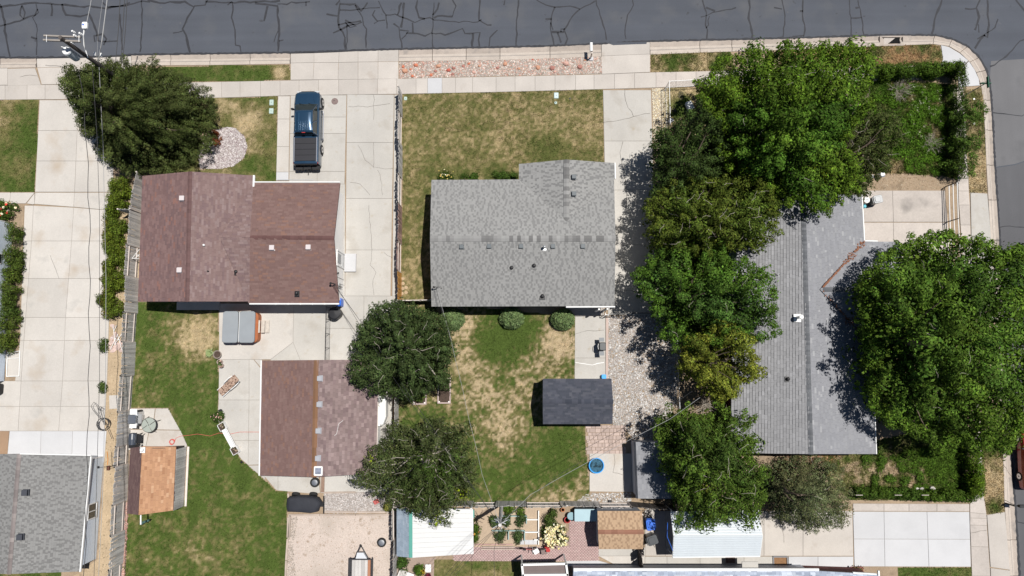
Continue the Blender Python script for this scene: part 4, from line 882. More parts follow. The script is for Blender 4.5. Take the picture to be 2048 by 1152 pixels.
for i in range(60):
    p = V3(rl.gauss(1696, 5), rl.gauss(638, 5), 3.1); s = rl.uniform(.03, .07); an = rl.random()*6.28
    lv.face([p+Vector((s*math.cos(an+k*1.57), s*math.sin(an+k*1.57), 0)) for k in range(4)])
lv.build('valley_leaves', vm, hC, kind='stuff')
pipe(hC, 1603, 634, 3.72, white, .10, .7, name='white_flue'); pipe(hC, 1577, 758, 3.5, dark, .07, .2); pipe(hC, 1547, 665, 3.2, dark, .07, .2)
# ---- dark shed
hS = thing('dark_roof_shed', 'garden shed with dark slate gable roof beside the big gravel bed', 'shed', W(1155, 800, 0))
a, b, c, d = V3(1086, 757.5, 2.1), V3(1223, 757.5, 2.1), V3(1225, 848, 2.1), V3(1086, 848, 2.1); r0, r1 = V3(1085.5, 803, 2.72), V3(1226, 803, 2.72)
shingles(hS, [b, a, r0, r1], DARK, seed=41); shingles(hS, [d, c, r1, r0], DARK, seed=42); ridge(hS, r0, r1, [((.06, .064, .082), 2), ((.045, .05, .066), 1)], w=.3, step=.22)
gable_body(hS, (1086, 757.5), (1223, 757.5), (1225, 848), (1086, 848), (1085.5, 803), (1226, 803), 2.1, 2.72, .10, greys, 'x')
# ---- orange roofed shed
hO = thing('orange_roof_shed', 'small shed with orange shingled roof and weathered plank side against the left fence', 'shed', W(318, 960, 0))
a, b, c, d = V3(261, 896, 1.6), V3(352, 893, 1.6), V3(346, 1021, 1.6), V3(254, 1027, 1.6); r0, r1 = V3(284, 893, 2.7), V3(277, 1030, 2.7)
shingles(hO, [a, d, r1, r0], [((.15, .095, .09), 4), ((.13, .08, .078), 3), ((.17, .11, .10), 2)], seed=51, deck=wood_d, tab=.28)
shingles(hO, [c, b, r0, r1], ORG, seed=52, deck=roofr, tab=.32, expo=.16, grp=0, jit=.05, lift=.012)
P4 = [V3(270, 899, 1.6), V3(350, 899, 1.6), V3(345, 1015, 1.6), V3(265, 1022, 1.6)]
x0a, x1a = W(378, 895, 0)[0]-.15, W(372, 1018, 0)[0]-.12; ya, yb = P4[0].y, P4[3].y
gable_body(hO, (261, 896), (352, 893), (346, 1021), (254, 1027), (284, 893), (277, 1030), 1.6, 2.7, .12, wood_d, 'y')
for i in range(26):
    t = (i+.5)/26; y = ya+(yb-ya)*t; x = W(378-6*t, 895+123*t, 0)[0]-.18
    M().box((x, y, .76), (.03, (ya-yb)/26-.008, 1.5), tilt=Matrix.Rotation(random.uniform(-.01, .01), 3, 'Y')).build('plank', wood_g, hO)
M().box((W(375, 957, 0)[0]-.02, (ya+yb)/2, .04), (.14, (ya-yb), .08)).build('sill', rail_m, hO)
M().tube([V3(278, 897, 2.65), V3(330, 896, 2.1)], .02, 5).build('vent_rail', blackm, hO)
pipe(hO, 282.5, 900, 2.68, white, .07, .2)
M().box(tuple(V3(262, 909, 1.3)), (.14, .5, .03)).build('white_panel', white, hO)
arm = M(); arm.tube([V3(281.5, 1030, 2.2), V3(281.5, 1049, 2.2)], .05, 6); arm.build('white_pipe', white, hO)
# ---- brown shed
hN = thing('tan_roof_shed', 'small shed with tan shingled roof and red ridge strip beside the brick paving', 'shed', W(1240, 1060, 0))
a, b, c, d = V3(1195, 1022, 2.0), V3(1284, 1022, 2.0), V3(1286, 1098, 2.0), V3(1198, 1098, 2.0); r0, r1 = V3(1196, 1064, 2.45), V3(1287, 1064, 2.45)
shingles(hN, [b, a, r0, r1], TANB, seed=61, jit=.03, expo=.15, alt=((.41, .285, .185), (.31, .21, .135))); shingles(hN, [d, c, r1, r0], TANB, seed=62, jit=.03, expo=.15, alt=((.41, .285, .185), (.31, .21, .135)))
ridge(hN, r0, r1, [((.25, .125, .085), 1), ((.27, .14, .095), 1)], w=.30, step=.4)
gable_body(hN, (1195, 1022), (1284, 1022), (1286, 1098), (1198, 1098), (1196, 1064), (1287, 1064), 2.0, 2.45, .06, greys, 'x')
# ---- grey lean-to shed under the tree
hL = thing('grey_metal_shed', 'long narrow grey shed half under the trees beside the concrete pad with the pool', 'shed', W(1310, 940, 0))
a, b, c, d = V3(1268, 884, 1.9), V3(1352, 884, 1.9), V3(1358, 998, 1.9), V3(1272, 997, 1.9); r0, r1 = V3(1271.5, 884, 2.15), V3(1276, 997, 2.15)
shingles(hL, [c, b, r0, r1], GREYC, seed=71); shingles(hL, [a, d, r1, r0], GREYC, seed=72)
mb = M(); mb.prism([(p.x, p.y) for p in (a+Vector((.1, -.1, 0)), b+Vector((-.1, -.1, 0)), c+Vector((-.1, .1, 0)), d+Vector((.1, .1, 0)))], 0, 1.82); mb.build('wall', greys, hL)
# ---- white metal carport
wr = mat('white_metal_roof', (.53, .57, .60), .45, (.04, 1), spec=.3, streak=(.03, 6, .3))
hK = thing('white_metal_carport', 'white ribbed metal gable carport at the lower right, branches hanging over it', 'carport', W(1435, 1068, 0))
def metal(parent, e0, e1, s1, s0, n, m, rib=.03, name='metal_panel'):
    """panels along e0-e1 stacked towards s0-s1"""
    for i in range(n):
        t0, t1 = i/n, (i+1)/n; p = [e0.lerp(s0, t0), e1.lerp(s1, t0), e1.lerp(s1, t1), e0.lerp(s0, t1)]
        dv = (p[3]-p[0]); up = Vector((0, 0, rib)); q = [p[0], p[0]+dv*.62, p[0]+dv*.70+up, p[0]+dv*.92+up, p[3]]; q2 = [p[1], p[1]+dv*.62, p[1]+dv*.70+up, p[1]+dv*.92+up, p[2]]
        mb = M()
        for k in range(4): mb.face([q[k], q2[k], q2[k+1], q[k+1]])
        mb.face([p[0]-up*.5, p[3]-up*.5, p[2]-up*.5, p[1]-up*.5]); mb.build(name, m, parent)
a, b, c, d = V3(1342, 1024, 2.3), V3(1517, 1021, 2.3), V3(1520, 1113, 2.3), V3(1346, 1115, 2.3); r0, r1 = V3(1348, 1073, 2.85), V3(1525, 1073, 2.85)
metal(hK, a, b, r1, r0, 9, wr); metal(hK, d, c, r1, r0, 9, wr)
M().tube([r0, r1], .05, 6).build('ridge_cap', wr, hK)
for p, q in ((a, b), (d, c)): M().tube([p, q], .04, 6).build('eave_beam', white, hK)
for p, q in ((a, r0), (d, r0), (b, r1), (c, r1)): M().tube([p-Vector((0, 0, .05)), q-Vector((0, 0, .05))], .045, 6).build('rafter', white, hK)
for p, q in ((a, b), (d, c)):
    for t in (.02, .5, .98):
        x = p.lerp(q, t); M().tube([(x.x, x.y, .05), (x.x, x.y, x.z-.03)], .04, 6).build('post', white, hK)
ar = M(); ar.tube([V3(1346, 1072, 2.3)+Vector((-.35, .9, 0)), V3(1346, 1072, 2.3)+Vector((-.45, 0, .2)), V3(1346, 1072, 2.3)+Vector((-.1, -.9, .3))], .02, 5); ar.build('side_hoop', bluep, hK)
# ---- patio shed with white cover, lower middle
hP = thing('white_patio_cover', 'flat white panelled patio cover with teal beam beside pale shingles, lower middle', 'patio cover', W(870, 1065, 0))
teal = mat('teal_paint', (.09, .30, .25), .6, (.1, 4))
e0, e1 = V3(793.5, 1017, 2.1), V3(793.5, 1112.5, 2.1); t0, t1 = V3(818, 1017, 2.75), V3(818, 1115, 2.75)
shingles(hP, [e0, e1, t1, t0], [((.30, .36, .43), 4), ((.27, .33, .40), 3), ((.34, .40, .47), 2)], seed=81, uneven=.1, tab=.30, jit=.05, lift=.006)
M().prism([tuple(V3(x, y, 2.78))[:2] for x, y in ((818, 1017), (825, 1017), (825, 1115.5), (818, 1115))], 2.64, 2.80).build('teal_beam', teal, hP)
wp2 = mat('white_panel', (.58, .58, .575), .5, (.03, 2)); u0, u1 = V3(825, 1017, 2.78), V3(825, 1115.5, 2.78); s0, s1 = V3(945, 1018, 2.45), V3(946, 1107.5, 2.45)
for i in range(10):
    k0_, k1_ = i/10, (i+1)/10; p = [u0.lerp(u1, k0_), s0.lerp(s1, k0_), s0.lerp(s1, k1_), u0.lerp(u1, k1_)]
    mb = M(); up = Vector((0, 0, .03)); dn = Vector((0, 0, .05)); g_ = [x for x in p]; e_ = (p[3]-p[0]); f_ = (p[2]-p[1])
    q = [p[0], p[0]+e_*.04+up, p[0]+e_*.12+up, p[0]+e_*.16, p[3]]; q2 = [p[1], p[1]+f_*.04+up, p[1]+f_*.12+up, p[1]+f_*.16, p[2]]
    for k in range(4): mb.face([q2[k], q[k], q[k+1], q2[k+1]])
    mb.face([p[0]-dn, p[1]-dn, p[2]-dn, p[3]-dn]); mb.build('cover_panel', wp2, hP)
M().tube([s0, s1], .04, 6).build('front_beam', white, hP); M().box(tuple((V3(947, 1027, 2.2))), (.12, .5, .3)).build('teal_post_top', teal, hP)
mb = M(); mb.prism([tuple(p)[:2] for p in (e0+Vector((.1, -.1, 0)), t0+Vector((.6, -.1, 0)), t1+Vector((.6, .1, 0)), e1+Vector((.1, .1, 0)))], 0, 2.05); mb.build('wall', greys, hP)
for p in (s0, s1, s0.lerp(s1, .5)): M().box((p.x-.1, p.y, 1.2), (.1, .1, 2.35)).build('post', white, hP)
# ---- bottom house
hM = thing('pale_roof_house', 'house at the bottom edge with pale blue grey shingles and a wide white gutter', 'house', W(1420, 1200, 0))
e0, e1 = V3(1147, 1139, 2.7), V3(1637, 1139.5, 2.7); z0, z1 = V3(1140, 1270, 3.6), V3(1660, 1270, 3.6)
shingles(hM, [e0, e1, z1, z0], PALE, seed=91, tab=.28, expo=.16, jit=.15, grp=.2)
M().box(tuple((e0+e1)/2+Vector((0, .02, .02))), ((e1-e0).length, .16, .14), math.atan2(e1.y-e0.y, e1.x-e0.x)).build('gutter', white, hM)
yw = e0.y-.45; M().box(((e0.x+e1.x)/2, yw-1.0, 1.3), ((e1.x-e0.x)-.3, 2.0, 2.6)).build('wall', greys, hM)
h0, h1 = V3(1637, 1142, 2.7), V3(1757, 1149, 2.7); shingles(hM, [h0, h1, V3(1775, 1270, 3.4), V3(1640, 1270, 3.6)], PALE, seed=92)
M().box(tuple((V3(1700, 1145.5, 2.7)+V3(1757, 1149, 2.7))/2+Vector((0, .03, .02))), (1.6, .08, .14), -.06).build('fascia_board', white, hM)
M().box(tuple(V3(1756, 1156, 2.7)+Vector((.04, 0, .02))), (.1, 1.0, .14)).build('fascia_board', white, hM)
bx0, bx1 = V3(1560, 1129, 0), V3(1712, 1134, 0)
M().prism([(bx0.x, bx0.y), (bx1.x, bx1.y), (bx1.x+.2, bx1.y-2), (bx0.x, bx0.y-2)], 0, 2.4).build('brick_wall', brick_d, hM)
for i, (x, y) in enumerate(((1476, 1128), (1430, 1130))): q = V3(x, y, 1.5); M().box((q.x, yw+.02, 1.5), (1.0, .06, .9)).build('window', glass, hM)
q = V3(1500, 1131, 2.4); M().box(tuple(q), (1.1, .5, .08)).build('porch_roof', conc_g, hM)
# enclosed porch with brown roof
hQ = thing('flat_roof_porch', 'small flat roofed porch with white frame and dark brown top at the bottom edge', 'porch', W(1088, 1170, 0))
F_ = [V3(1044, 1129, 2.3), V3(1132, 1127, 2.3), V3(1135, 1149, 2.3), V3(1046, 1150, 2.3)]
for p, q in zip(F_, F_[1:]+F_[:1]): M().box(tuple((p+q)/2), ((q-p).length+.1, .14, .2), math.atan2(q.y-p.y, q.x-p.x)).build('roof_frame', white, hQ)
bm_ = mat('brown_metal', (.14, .11, .105), .5, (.1, 2))
for i in range(5):
    a_, b_2 = i/5, (i+1)/5; p = [F_[0].lerp(F_[3], a_), F_[1].lerp(F_[2], a_), F_[1].lerp(F_[2], b_2), F_[0].lerp(F_[3], b_2)]
    M().prism([tuple(x)[:2] for x in p], 2.18, 2.22+.012*(i % 2)).build('roof_panel', bm_, hQ)
for p in F_: M().box((p.x, p.y, 1.1), (.1, .1, 2.15)).build('post', white, hQ)
shingles(hQ, [V3(1047, 1151.5, 2.3), V3(1135, 1150.5, 2.3), V3(1135, 1230, 3.0), V3(1047, 1230, 3.0)], PALE, seed=93)
# ---- lower left house
hD = thing('lower_left_house', 'house at the lower left corner with light grey shingled roof and pale blue siding', 'house', W(80, 1030, 0))
b, c = V3(182, 912.5, 1.7), V3(160, 1143, 1.7); r0, r1 = V3(38, 908, 2.85), V3(18, 1148, 2.85)
shingles(hD, [c, b, r0, r1], GREYD, seed=101, jit=.05, expo=.16, alt=((.222, .220, .215), (.165, .163, .16)))
a = Vector((2*r0.x-b.x, b.y+.1, 1.7)); d = Vector((2*r1.x-c.x, c.y-.1, 1.7)); shingles(hD, [a, d, r1, r0], GREYD, seed=102, jit=.05, expo=.16, alt=((.222, .220, .215), (.165, .163, .16)))
ridge(hD, r0, r1, [((.19, .165, .16), 4), ((.25, .22, .21), 1)], w=.3, step=.26, seed=12)
M().box(tuple((b+c)/2+Vector((.05, 0, .03))), (.08, (b-c).length, .14), math.atan2(c.y-b.y, c.x-b.x)+math.pi/2).build('fascia_board', white, hD)
w0_, w1_ = V3(208, 914, 0), V3(193, 1117, 0); yy = [w0_.y+(w1_.y-w0_.y)*i/1 for i in (0, 1)]
M().prism([(w0_.x-.04, w0_.y), (w1_.x-.04, w1_.y), (w1_.x-12, w1_.y), (w0_.x-12, w0_.y)], 0, 1.72).build('wall', siding, hD)
for i in range(9):
    z = .03+i*.185; M().prism([(w0_.x+.02-.03, w0_.y), (w1_.x+.02-.03, w1_.y), (w1_.x-.05, w1_.y), (w0_.x-.05, w0_.y)], z, z+.17).build('siding_board', siding, hD)
M().prism([(w0_.x+.0, w0_.y+.02), (w0_.x+.0, w0_.y+.06), (w0_.x-12, w0_.y+.06), (w0_.x-12, w0_.y+.02)], 0, 1.7).build('end_wall', whitew, hD)
q = V3(178, 1022, 1.0); wx = w0_.x+(w1_.x-w0_.x)*.53
wn_ = M(); 
for dy, dz, sy, sz in ((0, .48, 1.1, .07), (0, -.48, 1.1, .07), (.52, 0, .07, .9), (-.52, 0, .07, .9), (0, 0, .05, .9)): wn_.box((wx+.03, q.y+dy, 1.0+dz), (.07, sy, sz))
w_ = wn_.build('window', white, hD); M().box((wx+.012, q.y, 1.0), (.02, 1.0, .9)).build('pane', glass, w_)
for px, py in ((48, 986), (38, 1075)): box_vent(hD, px, py, 2.78, mat('vent_dark', (.06, .063, .075), .5), .34, .4, .2)
M().tube([b+Vector((0, .06, 0)), V3(40, 909.5, 2.85)+Vector((0, .06, 0))], .04, 6).build('rake_trim', white, hD)
# ---- left edge house
hE = thing('left_edge_house', 'blue sided house only just in view at the left edge, behind the long hedge', 'house', W(-60, 600, 0))
s0, s1 = V3(27, 449, 0), V3(10, 762, 0); s0t = Vector((s0.x, s0.y, 0))
M().prism([(s0.x-.03, s0.y), (s1.x-.03, s1.y), (s1.x-9, s1.y), (s0.x-9, s0.y)], 0, 2.7).build('wall', siding, hE)
for i in range(13):
    z = .1+i*.195; M().prism([(s0.x, s0.y), (s1.x, s1.y), (s1.x-.05, s1.y), (s0.x-.05, s0.y)], z, z+.18).build('siding_board', siding, hE)
M().prism([(s0.x+.02, s0.y+.02), (s0.x+.02, s0.y+.07), (s0.x-9, s0.y+.07), (s0.x-9, s0.y+.02)], 0, 2.72).build('corner_trim', white, hE)
M().prism([(s0.x-.5, s0.y+.3), (s1.x-.5, s1.y-.3), (s1.x-10, s1.y-.3), (s0.x-10, s0.y+.3)], 2.72, 2.9).build('roof', greys, hE)
q = V3(6, 516, 1.5); w_ = M().box((s0.x+(s1.x-s0.x)*.2+.02, q.y, 1.5), (.07, .8, .9)).build('window', white, hE); M().box((s0.x+(s1.x-s0.x)*.2+.06, q.y, 1.5), (.02, .65, .75)).build('pane', glass, w_)
wf = M(); P_ = [(15, 705), (40, 702), (38, 752), (13, 753)]
for p, q in zip(P_, P_[1:]+P_[:1]): wf.tube([W(*p, .1), W(*q, .1)], .03, 5)
wf.tube([W(14, 717, .1), W(39, 716, .1)], .025, 5); tag(wf.build('frame_on_ground', white), 'flat white rectangular frame lying on concrete below the far left hedge', 'frame')
# ================================================================ TREES, HEDGES, PLANTS
def ray_edge(poly_, c, ang):
    """distance from c to the polygon edge in direction ang (numpy)"""
    dx, dy = np.cos(ang), np.sin(ang); best = np.full(len(ang), 1e9)
    for i in range(len(poly_)):
        x1, y1 = poly_[i][0]-c[0], poly_[i][1]-c[1]; x2, y2 = poly_[(i+1) % len(poly_)][0]-c[0], poly_[(i+1) % len(poly_)][1]-c[1]
        ex, ey = x2-x1, y2-y1; det = ex*dy-ey*dx
        with np.errstate(divide='ignore', invalid='ignore'):
            t = (ex*y1-ey*x1)/-det*-1; s = (dx*y1-dy*x1)/det
            t = (x1*ey-y1*ex)/(dx*ey-dy*ex)
            s = np.where(abs(ex) > abs(ey), (t*dx-x1)/np.where(ex == 0, 1e-9, ex), (t*dy-y1)/np.where(ey == 0, 1e-9, ey))
        ok = (t > 0) & (s >= -1e-6) & (s <= 1+1e-6); best = np.where(ok & (t < best), t, best)
    return best
def leaf_mesh(name, cen, rad, cols, n_per, size, r, m, parent, elong=None, flat=.75, updir=.5, droop=0, shell=.55, narrow=.5, kind=None):
    """cen (K,3), rad (K,), cols (K,3): leaf cards round each clump"""
    K = len(cen); n = np.maximum(6, (n_per*(rad/np.mean(rad))**2).astype(int)); idx = np.repeat(np.arange(K), n); N = len(idx)
    d = r.normal(size=(N, 3)); d[:, 2] = d[:, 2]*.9+.35; d /= np.linalg.norm(d, axis=1)[:, None]
    rr = shell+(1-shell)*r.random(N)**.5; rr *= np.where(r.random(N) < .12, 1.25, 1.0)
    off = d*rr[:, None]*rad[idx][:, None]; off[:, 2] *= flat
    if elong is not None:
        e = elong[idx]; L = np.linalg.norm(e, axis=1)[:, None]+1e-9; k = (off*e/L).sum(1)[:, None]; off = off*.75+e/L*k*(L)
    P = cen[idx]+off
    nrm = d*1.35+np.array([0, 0, updir*.35])+r.normal(size=(N, 3))*.34; nrm /= np.linalg.norm(nrm, axis=1)[:, None]
    t = np.cross(nrm, r.normal(size=(N, 3))); t /= np.linalg.norm(t, axis=1)[:, None]+1e-9; b = np.cross(nrm, t)
    s = size*r.uniform(.6, 1.35, N)[:, None]
    V = np.stack([P-t*s, P+b*s*narrow, P+t*s-nrm*s*droop, P-b*s*narrow], 1).reshape(-1, 3)
    F4 = np.arange(N*4).reshape(-1, 4)
    c = cols[idx]*np.clip(np.exp(r.normal(size=(N, 1))*.34), .45, 2.2)*np.array([.94, .87, .68])*(1+r.normal(size=(N, 3))*.06)  # skewed brightness: some leaves coloured much brighter to stand in for highlights
    return fast(name, V, F4, np.clip(c, 0, 1), m, parent=parent, kind=kind)
def tree(name, lab, outline, apex, h_top, h_edge, col, seed, spacing=.85, rad=(.45, .75), n_per=120, leaf=.085, p=2.0, jit=.5, var=.25, m=None, trunk_r=.2, barkm=None, elong=.0, yellow=None, cat='tree', group=None,
         narrow=.5, under=True, twigs=0, edge_n=1.0, col2=None, spike=1.6, lumps=.9, lobe=1.55, cleft=2.0, outk=.3, fill=.68):
    r = np.random.default_rng(seed); m = m or leafm; barkm = barkm or bark
    O = [tuple(q) for q in outline]; ax, ay = W(apex[0], apex[1], h_top)[:2]
    root = thing(name, lab, cat, (ax, ay, 0), group=group)
    xs = [q[0] for q in O]; ys = [q[1] for q in O]
    # dart throwing in photo space at mean scale
    sp = spacing/.0375/.88; cand = np.stack([r.uniform(min(xs), max(xs), 30000), r.uniform(min(ys), max(ys), 30000)], 1); cand = cand[inpoly(cand, O)]
    kept = []; grid = {}
    for q in cand:
        g = (int(q[0]//sp), int(q[1]//sp)); ok = True
        for i in (-1, 0, 1):
            for j in (-1, 0, 1):
                for w in grid.get((g[0]+i, g[1]+j), ()):
                    if (w[0]-q[0])**2+(w[1]-q[1])**2 < sp*sp*.62: ok = False; break
                if not ok: break
            if not ok: break
        if ok: grid.setdefault(g, []).append(q); kept.append(q)
    Q = np.array(kept)
    def hfun(Q):
        ang = np.arctan2(Q[:, 1]-apex[1], Q[:, 0]-apex[0]); de = ray_edge(O, apex, ang); t = np.clip(np.hypot(Q[:, 0]-apex[0], Q[:, 1]-apex[1])/de, 0, 1); od = math.atan2(apex[1]-715, apex[0]-1024); he = h_edge+(h_top-h_edge)*outk*np.maximum(0, np.cos(ang-od)); return he+(h_top-he)*(1-t**p), t, ang
    h, t, ang = hfun(Q); keep = t < .97; Q, h, t, ang = Q[keep], h[keep], t[keep], ang[keep]
    big = (fbm(Q[:, 0]/38, Q[:, 1]/38, seed, 3)-.5)*2
    # lobes: the crown is a set of domed masses with dark clefts between them
    lsp = lobe/.0375/.88; lob = []
    for q in Q[r.permutation(len(Q))]:
        if all((q[0]-w[0])**2+(q[1]-w[1])**2 > lsp*lsp for w in lob): lob.append(q)
    lob = np.array(lob); lh = r.uniform(-.6, .6, len(lob))*lumps
    D = np.sqrt(((Q[:, None]-lob[None])**2).sum(2)); ni = D.argmin(1); dd_ = D.min(1)/(lsp*.62)
    h = h+r.uniform(-jit, jit, len(h))*.7+lh[ni]-cleft*np.clip(dd_, 0, 1.4)**2.2+big*lumps*.4; h = np.maximum(h, .4)
    lc_ = r.uniform(.82, 1.2, len(lob))[ni]
    R = r.uniform(rad[0], rad[1], len(h))*np.where(t > .8, .75, 1)
    Wd = lambda Q, h: np.array([W(a, b, c) for (a, b), c in zip(Q, h)])
    cen = Wd(Q, h)
    base = np.array(col); c = np.tile(base, (len(h), 1))
    if col2 is not None: k = np.clip(fbm(Q[:, 0]/55, Q[:, 1]/55, seed+7, 2)*2.2-.6, 0, 1)[:, None]; c = c*(1-k)+np.array(col2)*k
    c = c*r.uniform(1-var, 1+var, (len(h), 1))*lc_[:, None]
    if yellow is not None: k = r.random(len(h)) < yellow[0]*3; c[k] = np.array(yellow[1]); R = np.where(k, R*.42, R); cen[k, 2] += .25
    out = cen-np.array([ax, ay, h_top*.55]); out[:, 2] *= .5; out /= np.linalg.norm(out, axis=1)[:, None]+1e-9
    el = out*(1+elong)
    o1 = leaf_mesh('foliage', cen, R*.80, c, n_per*1.25, leaf*1.0, r, m, root, elong=el, narrow=narrow, flat=.95)
    # edge sprays: along outline, small clumps strung outward
    P_ = []; 
    for i in range(len(O)):
        a, b = np.array(O[i]), np.array(O[(i+1) % len(O)]); L = np.linalg.norm(b-a); k = max(1, int(L/9*edge_n))
        for j in range(k): P_.append(a+(b-a)*(j+r.random())/k)
    P_ = np.array(P_); C0 = np.array([apex[0]*.3+np.mean(xs)*.7, apex[1]*.3+np.mean(ys)*.7]); v = P_-C0; v /= np.linalg.norm(v, axis=1)[:, None]
    ec = []; er = []; OD = math.atan2(apex[1]-715, apex[0]-1024)
    for q, d in zip(P_, v):
        ln = r.uniform(-2, 9)*spike if r.random() < .5 else r.uniform(-6, 2); k = 3
        for j in range(k):
            f = j/(k-1); pp = q+d*(ln-(1-f)*11)+r.normal(size=2)*1.4; ec.append(W(pp[0], pp[1], h_edge+(h_top-h_edge)*outk*.8*max(0, math.cos(math.atan2(d[1], d[0])-OD))+r.uniform(-.3, .5)+(1-f)*.5)); er.append((.13+.20*(1-f))*(rad[1]/.7))
    ec = np.array(ec); er = np.array(er); c2 = np.tile(base, (len(ec), 1))*r.uniform(.75, 1.25, (len(ec), 1))
    leaf_mesh('edge_foliage', ec, er, c2, max(20, n_per*.24), leaf*.95, r, m, root, narrow=narrow)
    # second and third leaf layers just below the top one
    for dz_, fr in ((1.2, 1.0), (2.4, .99)):
        kk = (t < fr) & (h-dz_ > .3)
        if kk.any():
            h2 = h[kk]-dz_*r.uniform(.8, 1.2, kk.sum()); Q2 = Q[kk]+r.normal(size=(kk.sum(), 2))*sp*.28; Q2 = Q2*.99+np.array(apex)*.01
            leaf_mesh('lower_foliage', Wd(Q2, h2), np.full(len(h2), rad[1]*1.1), c[kk]*.95, n_per*fill, leaf*1.35, r, m, root, narrow=narrow*1.2)
    if under:
        U = Q[t < .93]; hu = np.maximum(h[t < .93]*.62-.3, .5) if h_edge > 2 else np.maximum(h[t < .93]*.55, .3)
        # contract under-layer to stay inside the silhouette
        gc = np.array([W(a, b, c_) for (a, b), c_ in zip(U, h[t < .93])]); gc[:, 2] = hu; k = np.array([ax, ay])+(gc[:, :2]-np.array([ax, ay]))*.92; gc[:, :2] = k
        leaf_mesh('inner_foliage', gc, np.full(len(gc), rad[1]*1.25), np.tile(base*.9, (len(gc), 1)), max(24, n_per*.35), leaf*1.7, r, m, root, narrow=.7)
    # trunk and limbs
    tb = M(); hh = h_top*.8; segs = [(ax+r.normal()*.05*i, ay+r.normal()*.05*i, hh*i/6) for i in range(7)]
    tb.tube(segs, [trunk_r*(1.25-.9*i/6) for i in range(7)], 10); tb.build('trunk', barkm, root, smooth=True)
    pick = r.permutation(len(cen))[:min(len(cen), 26)]
    lm = None
    for k_, i in enumerate(pick):
        e = cen[i]; z0 = min(e[2]*.5, hh*.7); s = Vector((ax, ay, z0)); E_ = Vector(e); mid = s.lerp(E_, .5)+Vector((r.normal()*.2, r.normal()*.2, .35)); near = s.lerp(E_, .8)+Vector((r.normal()*.12, r.normal()*.12, .1))
        if k_ < 8: M().tube([s, mid, near, E_], [trunk_r*.42, trunk_r*.28, trunk_r*.17, .02], 6).build('limb', barkm, root, smooth=True)
        else:
            lm = lm or M(); lm.tube([s, mid, near, E_], [trunk_r*.22, trunk_r*.16, trunk_r*.1, .015], 5)
    if lm: lm.build('thin_limbs', barkm, root, smooth=True, kind='stuff')
    if twigs:
        tw = M()
        for i in r.permutation(len(cen))[:int(twigs*.4)]:
            e = Vector(cen[i])+Vector((0, 0, R[i]*.9)); d = Vector((r.normal(), r.normal(), .1)).normalized(); q = e
            pts = [q]
            for j in range(4): q = q+d*.17+Vector((r.normal()*.06, r.normal()*.06, .01)); pts.append(q)
            tw.tube(pts, [.013, .011, .009, .007, .005], 4)
        tw.build('bare_twigs', bark_p, root, kind='stuff')
    return root
DG = (.050, .072, .026); MG = (.062, .118, .022); BG = (.086, .158, .018); OG = (.098, .125, .024); YG_ = (.20, .24, .045); GG = (.080, .098, .050); BD = (.048, .078, .035)
tree('spruce_tree', 'broad dark green spruce at the head of the left driveway, below the power pole', [(122, 166), (150, 138), (168, 146), (186, 128), (212, 131), (218, 112), (238, 128), (246, 110), (262, 130), (282, 136), (306, 114), (322, 132), (345, 140), (362, 152), (385, 158), (400, 170), (420, 178), (428, 205), (440, 230), (430, 255), (433, 280), (422, 298), (398, 318), (372, 330), (352, 336), (345, 352), (320, 352), (300, 346), (270, 352), (238, 345), (212, 318), (196, 280), (172, 262), (160, 232), (148, 205), (132, 190)],
     (140, 170), 9.4, 1.3, (.064, .086, .034), 101, spacing=.58, rad=(.34, .56), n_per=260, leaf=.058, p=1.4, jit=.45, m=needlem, elong=.05, narrow=.36, spike=.8, lumps=1.0, var=.35, trunk_r=.28, col2=(.060, .085, .030), lobe=1.15, cleft=1.3, outk=.75, fill=.9)
tree('ash_tree', 'dark green round tree overhanging the garage roof and the middle back fence', [(700, 728), (697, 755), (716, 772), (744, 786), (768, 792), (790, 788), (812, 800), (845, 792), (868, 778), (900, 768), (893, 742), (905, 715), (900, 690), (905, 664), (884, 640), (862, 628), (835, 608), (812, 612), (795, 604), (760, 597), (752, 615), (735, 622), (738, 640), (718, 650), (722, 672), (706, 690), (716, 708)],
     (798, 692), 7.8, 3.4, (.052, .085, .034), 102, spacing=.62, rad=(.32, .55), n_per=140, leaf=.065, lumps=.6, jit=.35, twigs=60, edge_n=1.2, barkm=bark_p)
tree('birch_tree', 'loose grey green birch with yellow sprigs above the white patio cover', [(768, 868), (790, 852), (812, 866), (840, 845), (862, 838), (885, 838), (893, 856), (915, 850), (933, 858), (926, 876), (945, 895), (938, 920), (952, 945), (945, 970), (955, 990), (940, 1006), (915, 1012), (898, 1024), (892, 1045), (870, 1048), (862, 1030), (845, 1036), (826, 1022), (800, 1012), (772, 1004), (756, 990), (738, 985), (728, 968), (712, 962), (732, 945), (722, 922), (735, 900), (755, 892)],
     (842, 935), 8.2, 3.2, (.075, .10, .046), 103, spacing=.66, rad=(.32, .6), n_per=105, leaf=.062, lumps=.7, jit=.5, twigs=140, yellow=(.03, (.24, .33, .02)), barkm=bark_p, col2=(.052, .095, .022), spike=1.9)
T4O = [(1392, 190), (1398, 165), (1430, 140), (1450, 115), (1480, 108), (1500, 98), (1540, 108), (1575, 90), (1610, 96), (1660, 90), (1700, 88), (1742, 100), (1752, 135), (1735, 165), (1725, 190), (1742, 215), (1715, 250), (1688, 285), (1705, 320), (1722, 350), (1708, 385), (1688, 388), (1655, 422), (1632, 425), (1610, 400), (1570, 402), (1535, 375), (1490, 360), (1450, 330), (1432, 290), (1442, 245), (1415, 215)]
tree('maple_tree', 'largest bright green tree of the dense row, reaching up to the street', T4O, (1600, 240), 10.5, 4.6, BG, 104, spacing=.82, rad=(.42, .78), n_per=150, leaf=.085, lumps=1.1, jit=.6, twigs=40, trunk_r=.32, col2=(.055, .125, .018), yellow=(.02, (.15, .22, .02)))
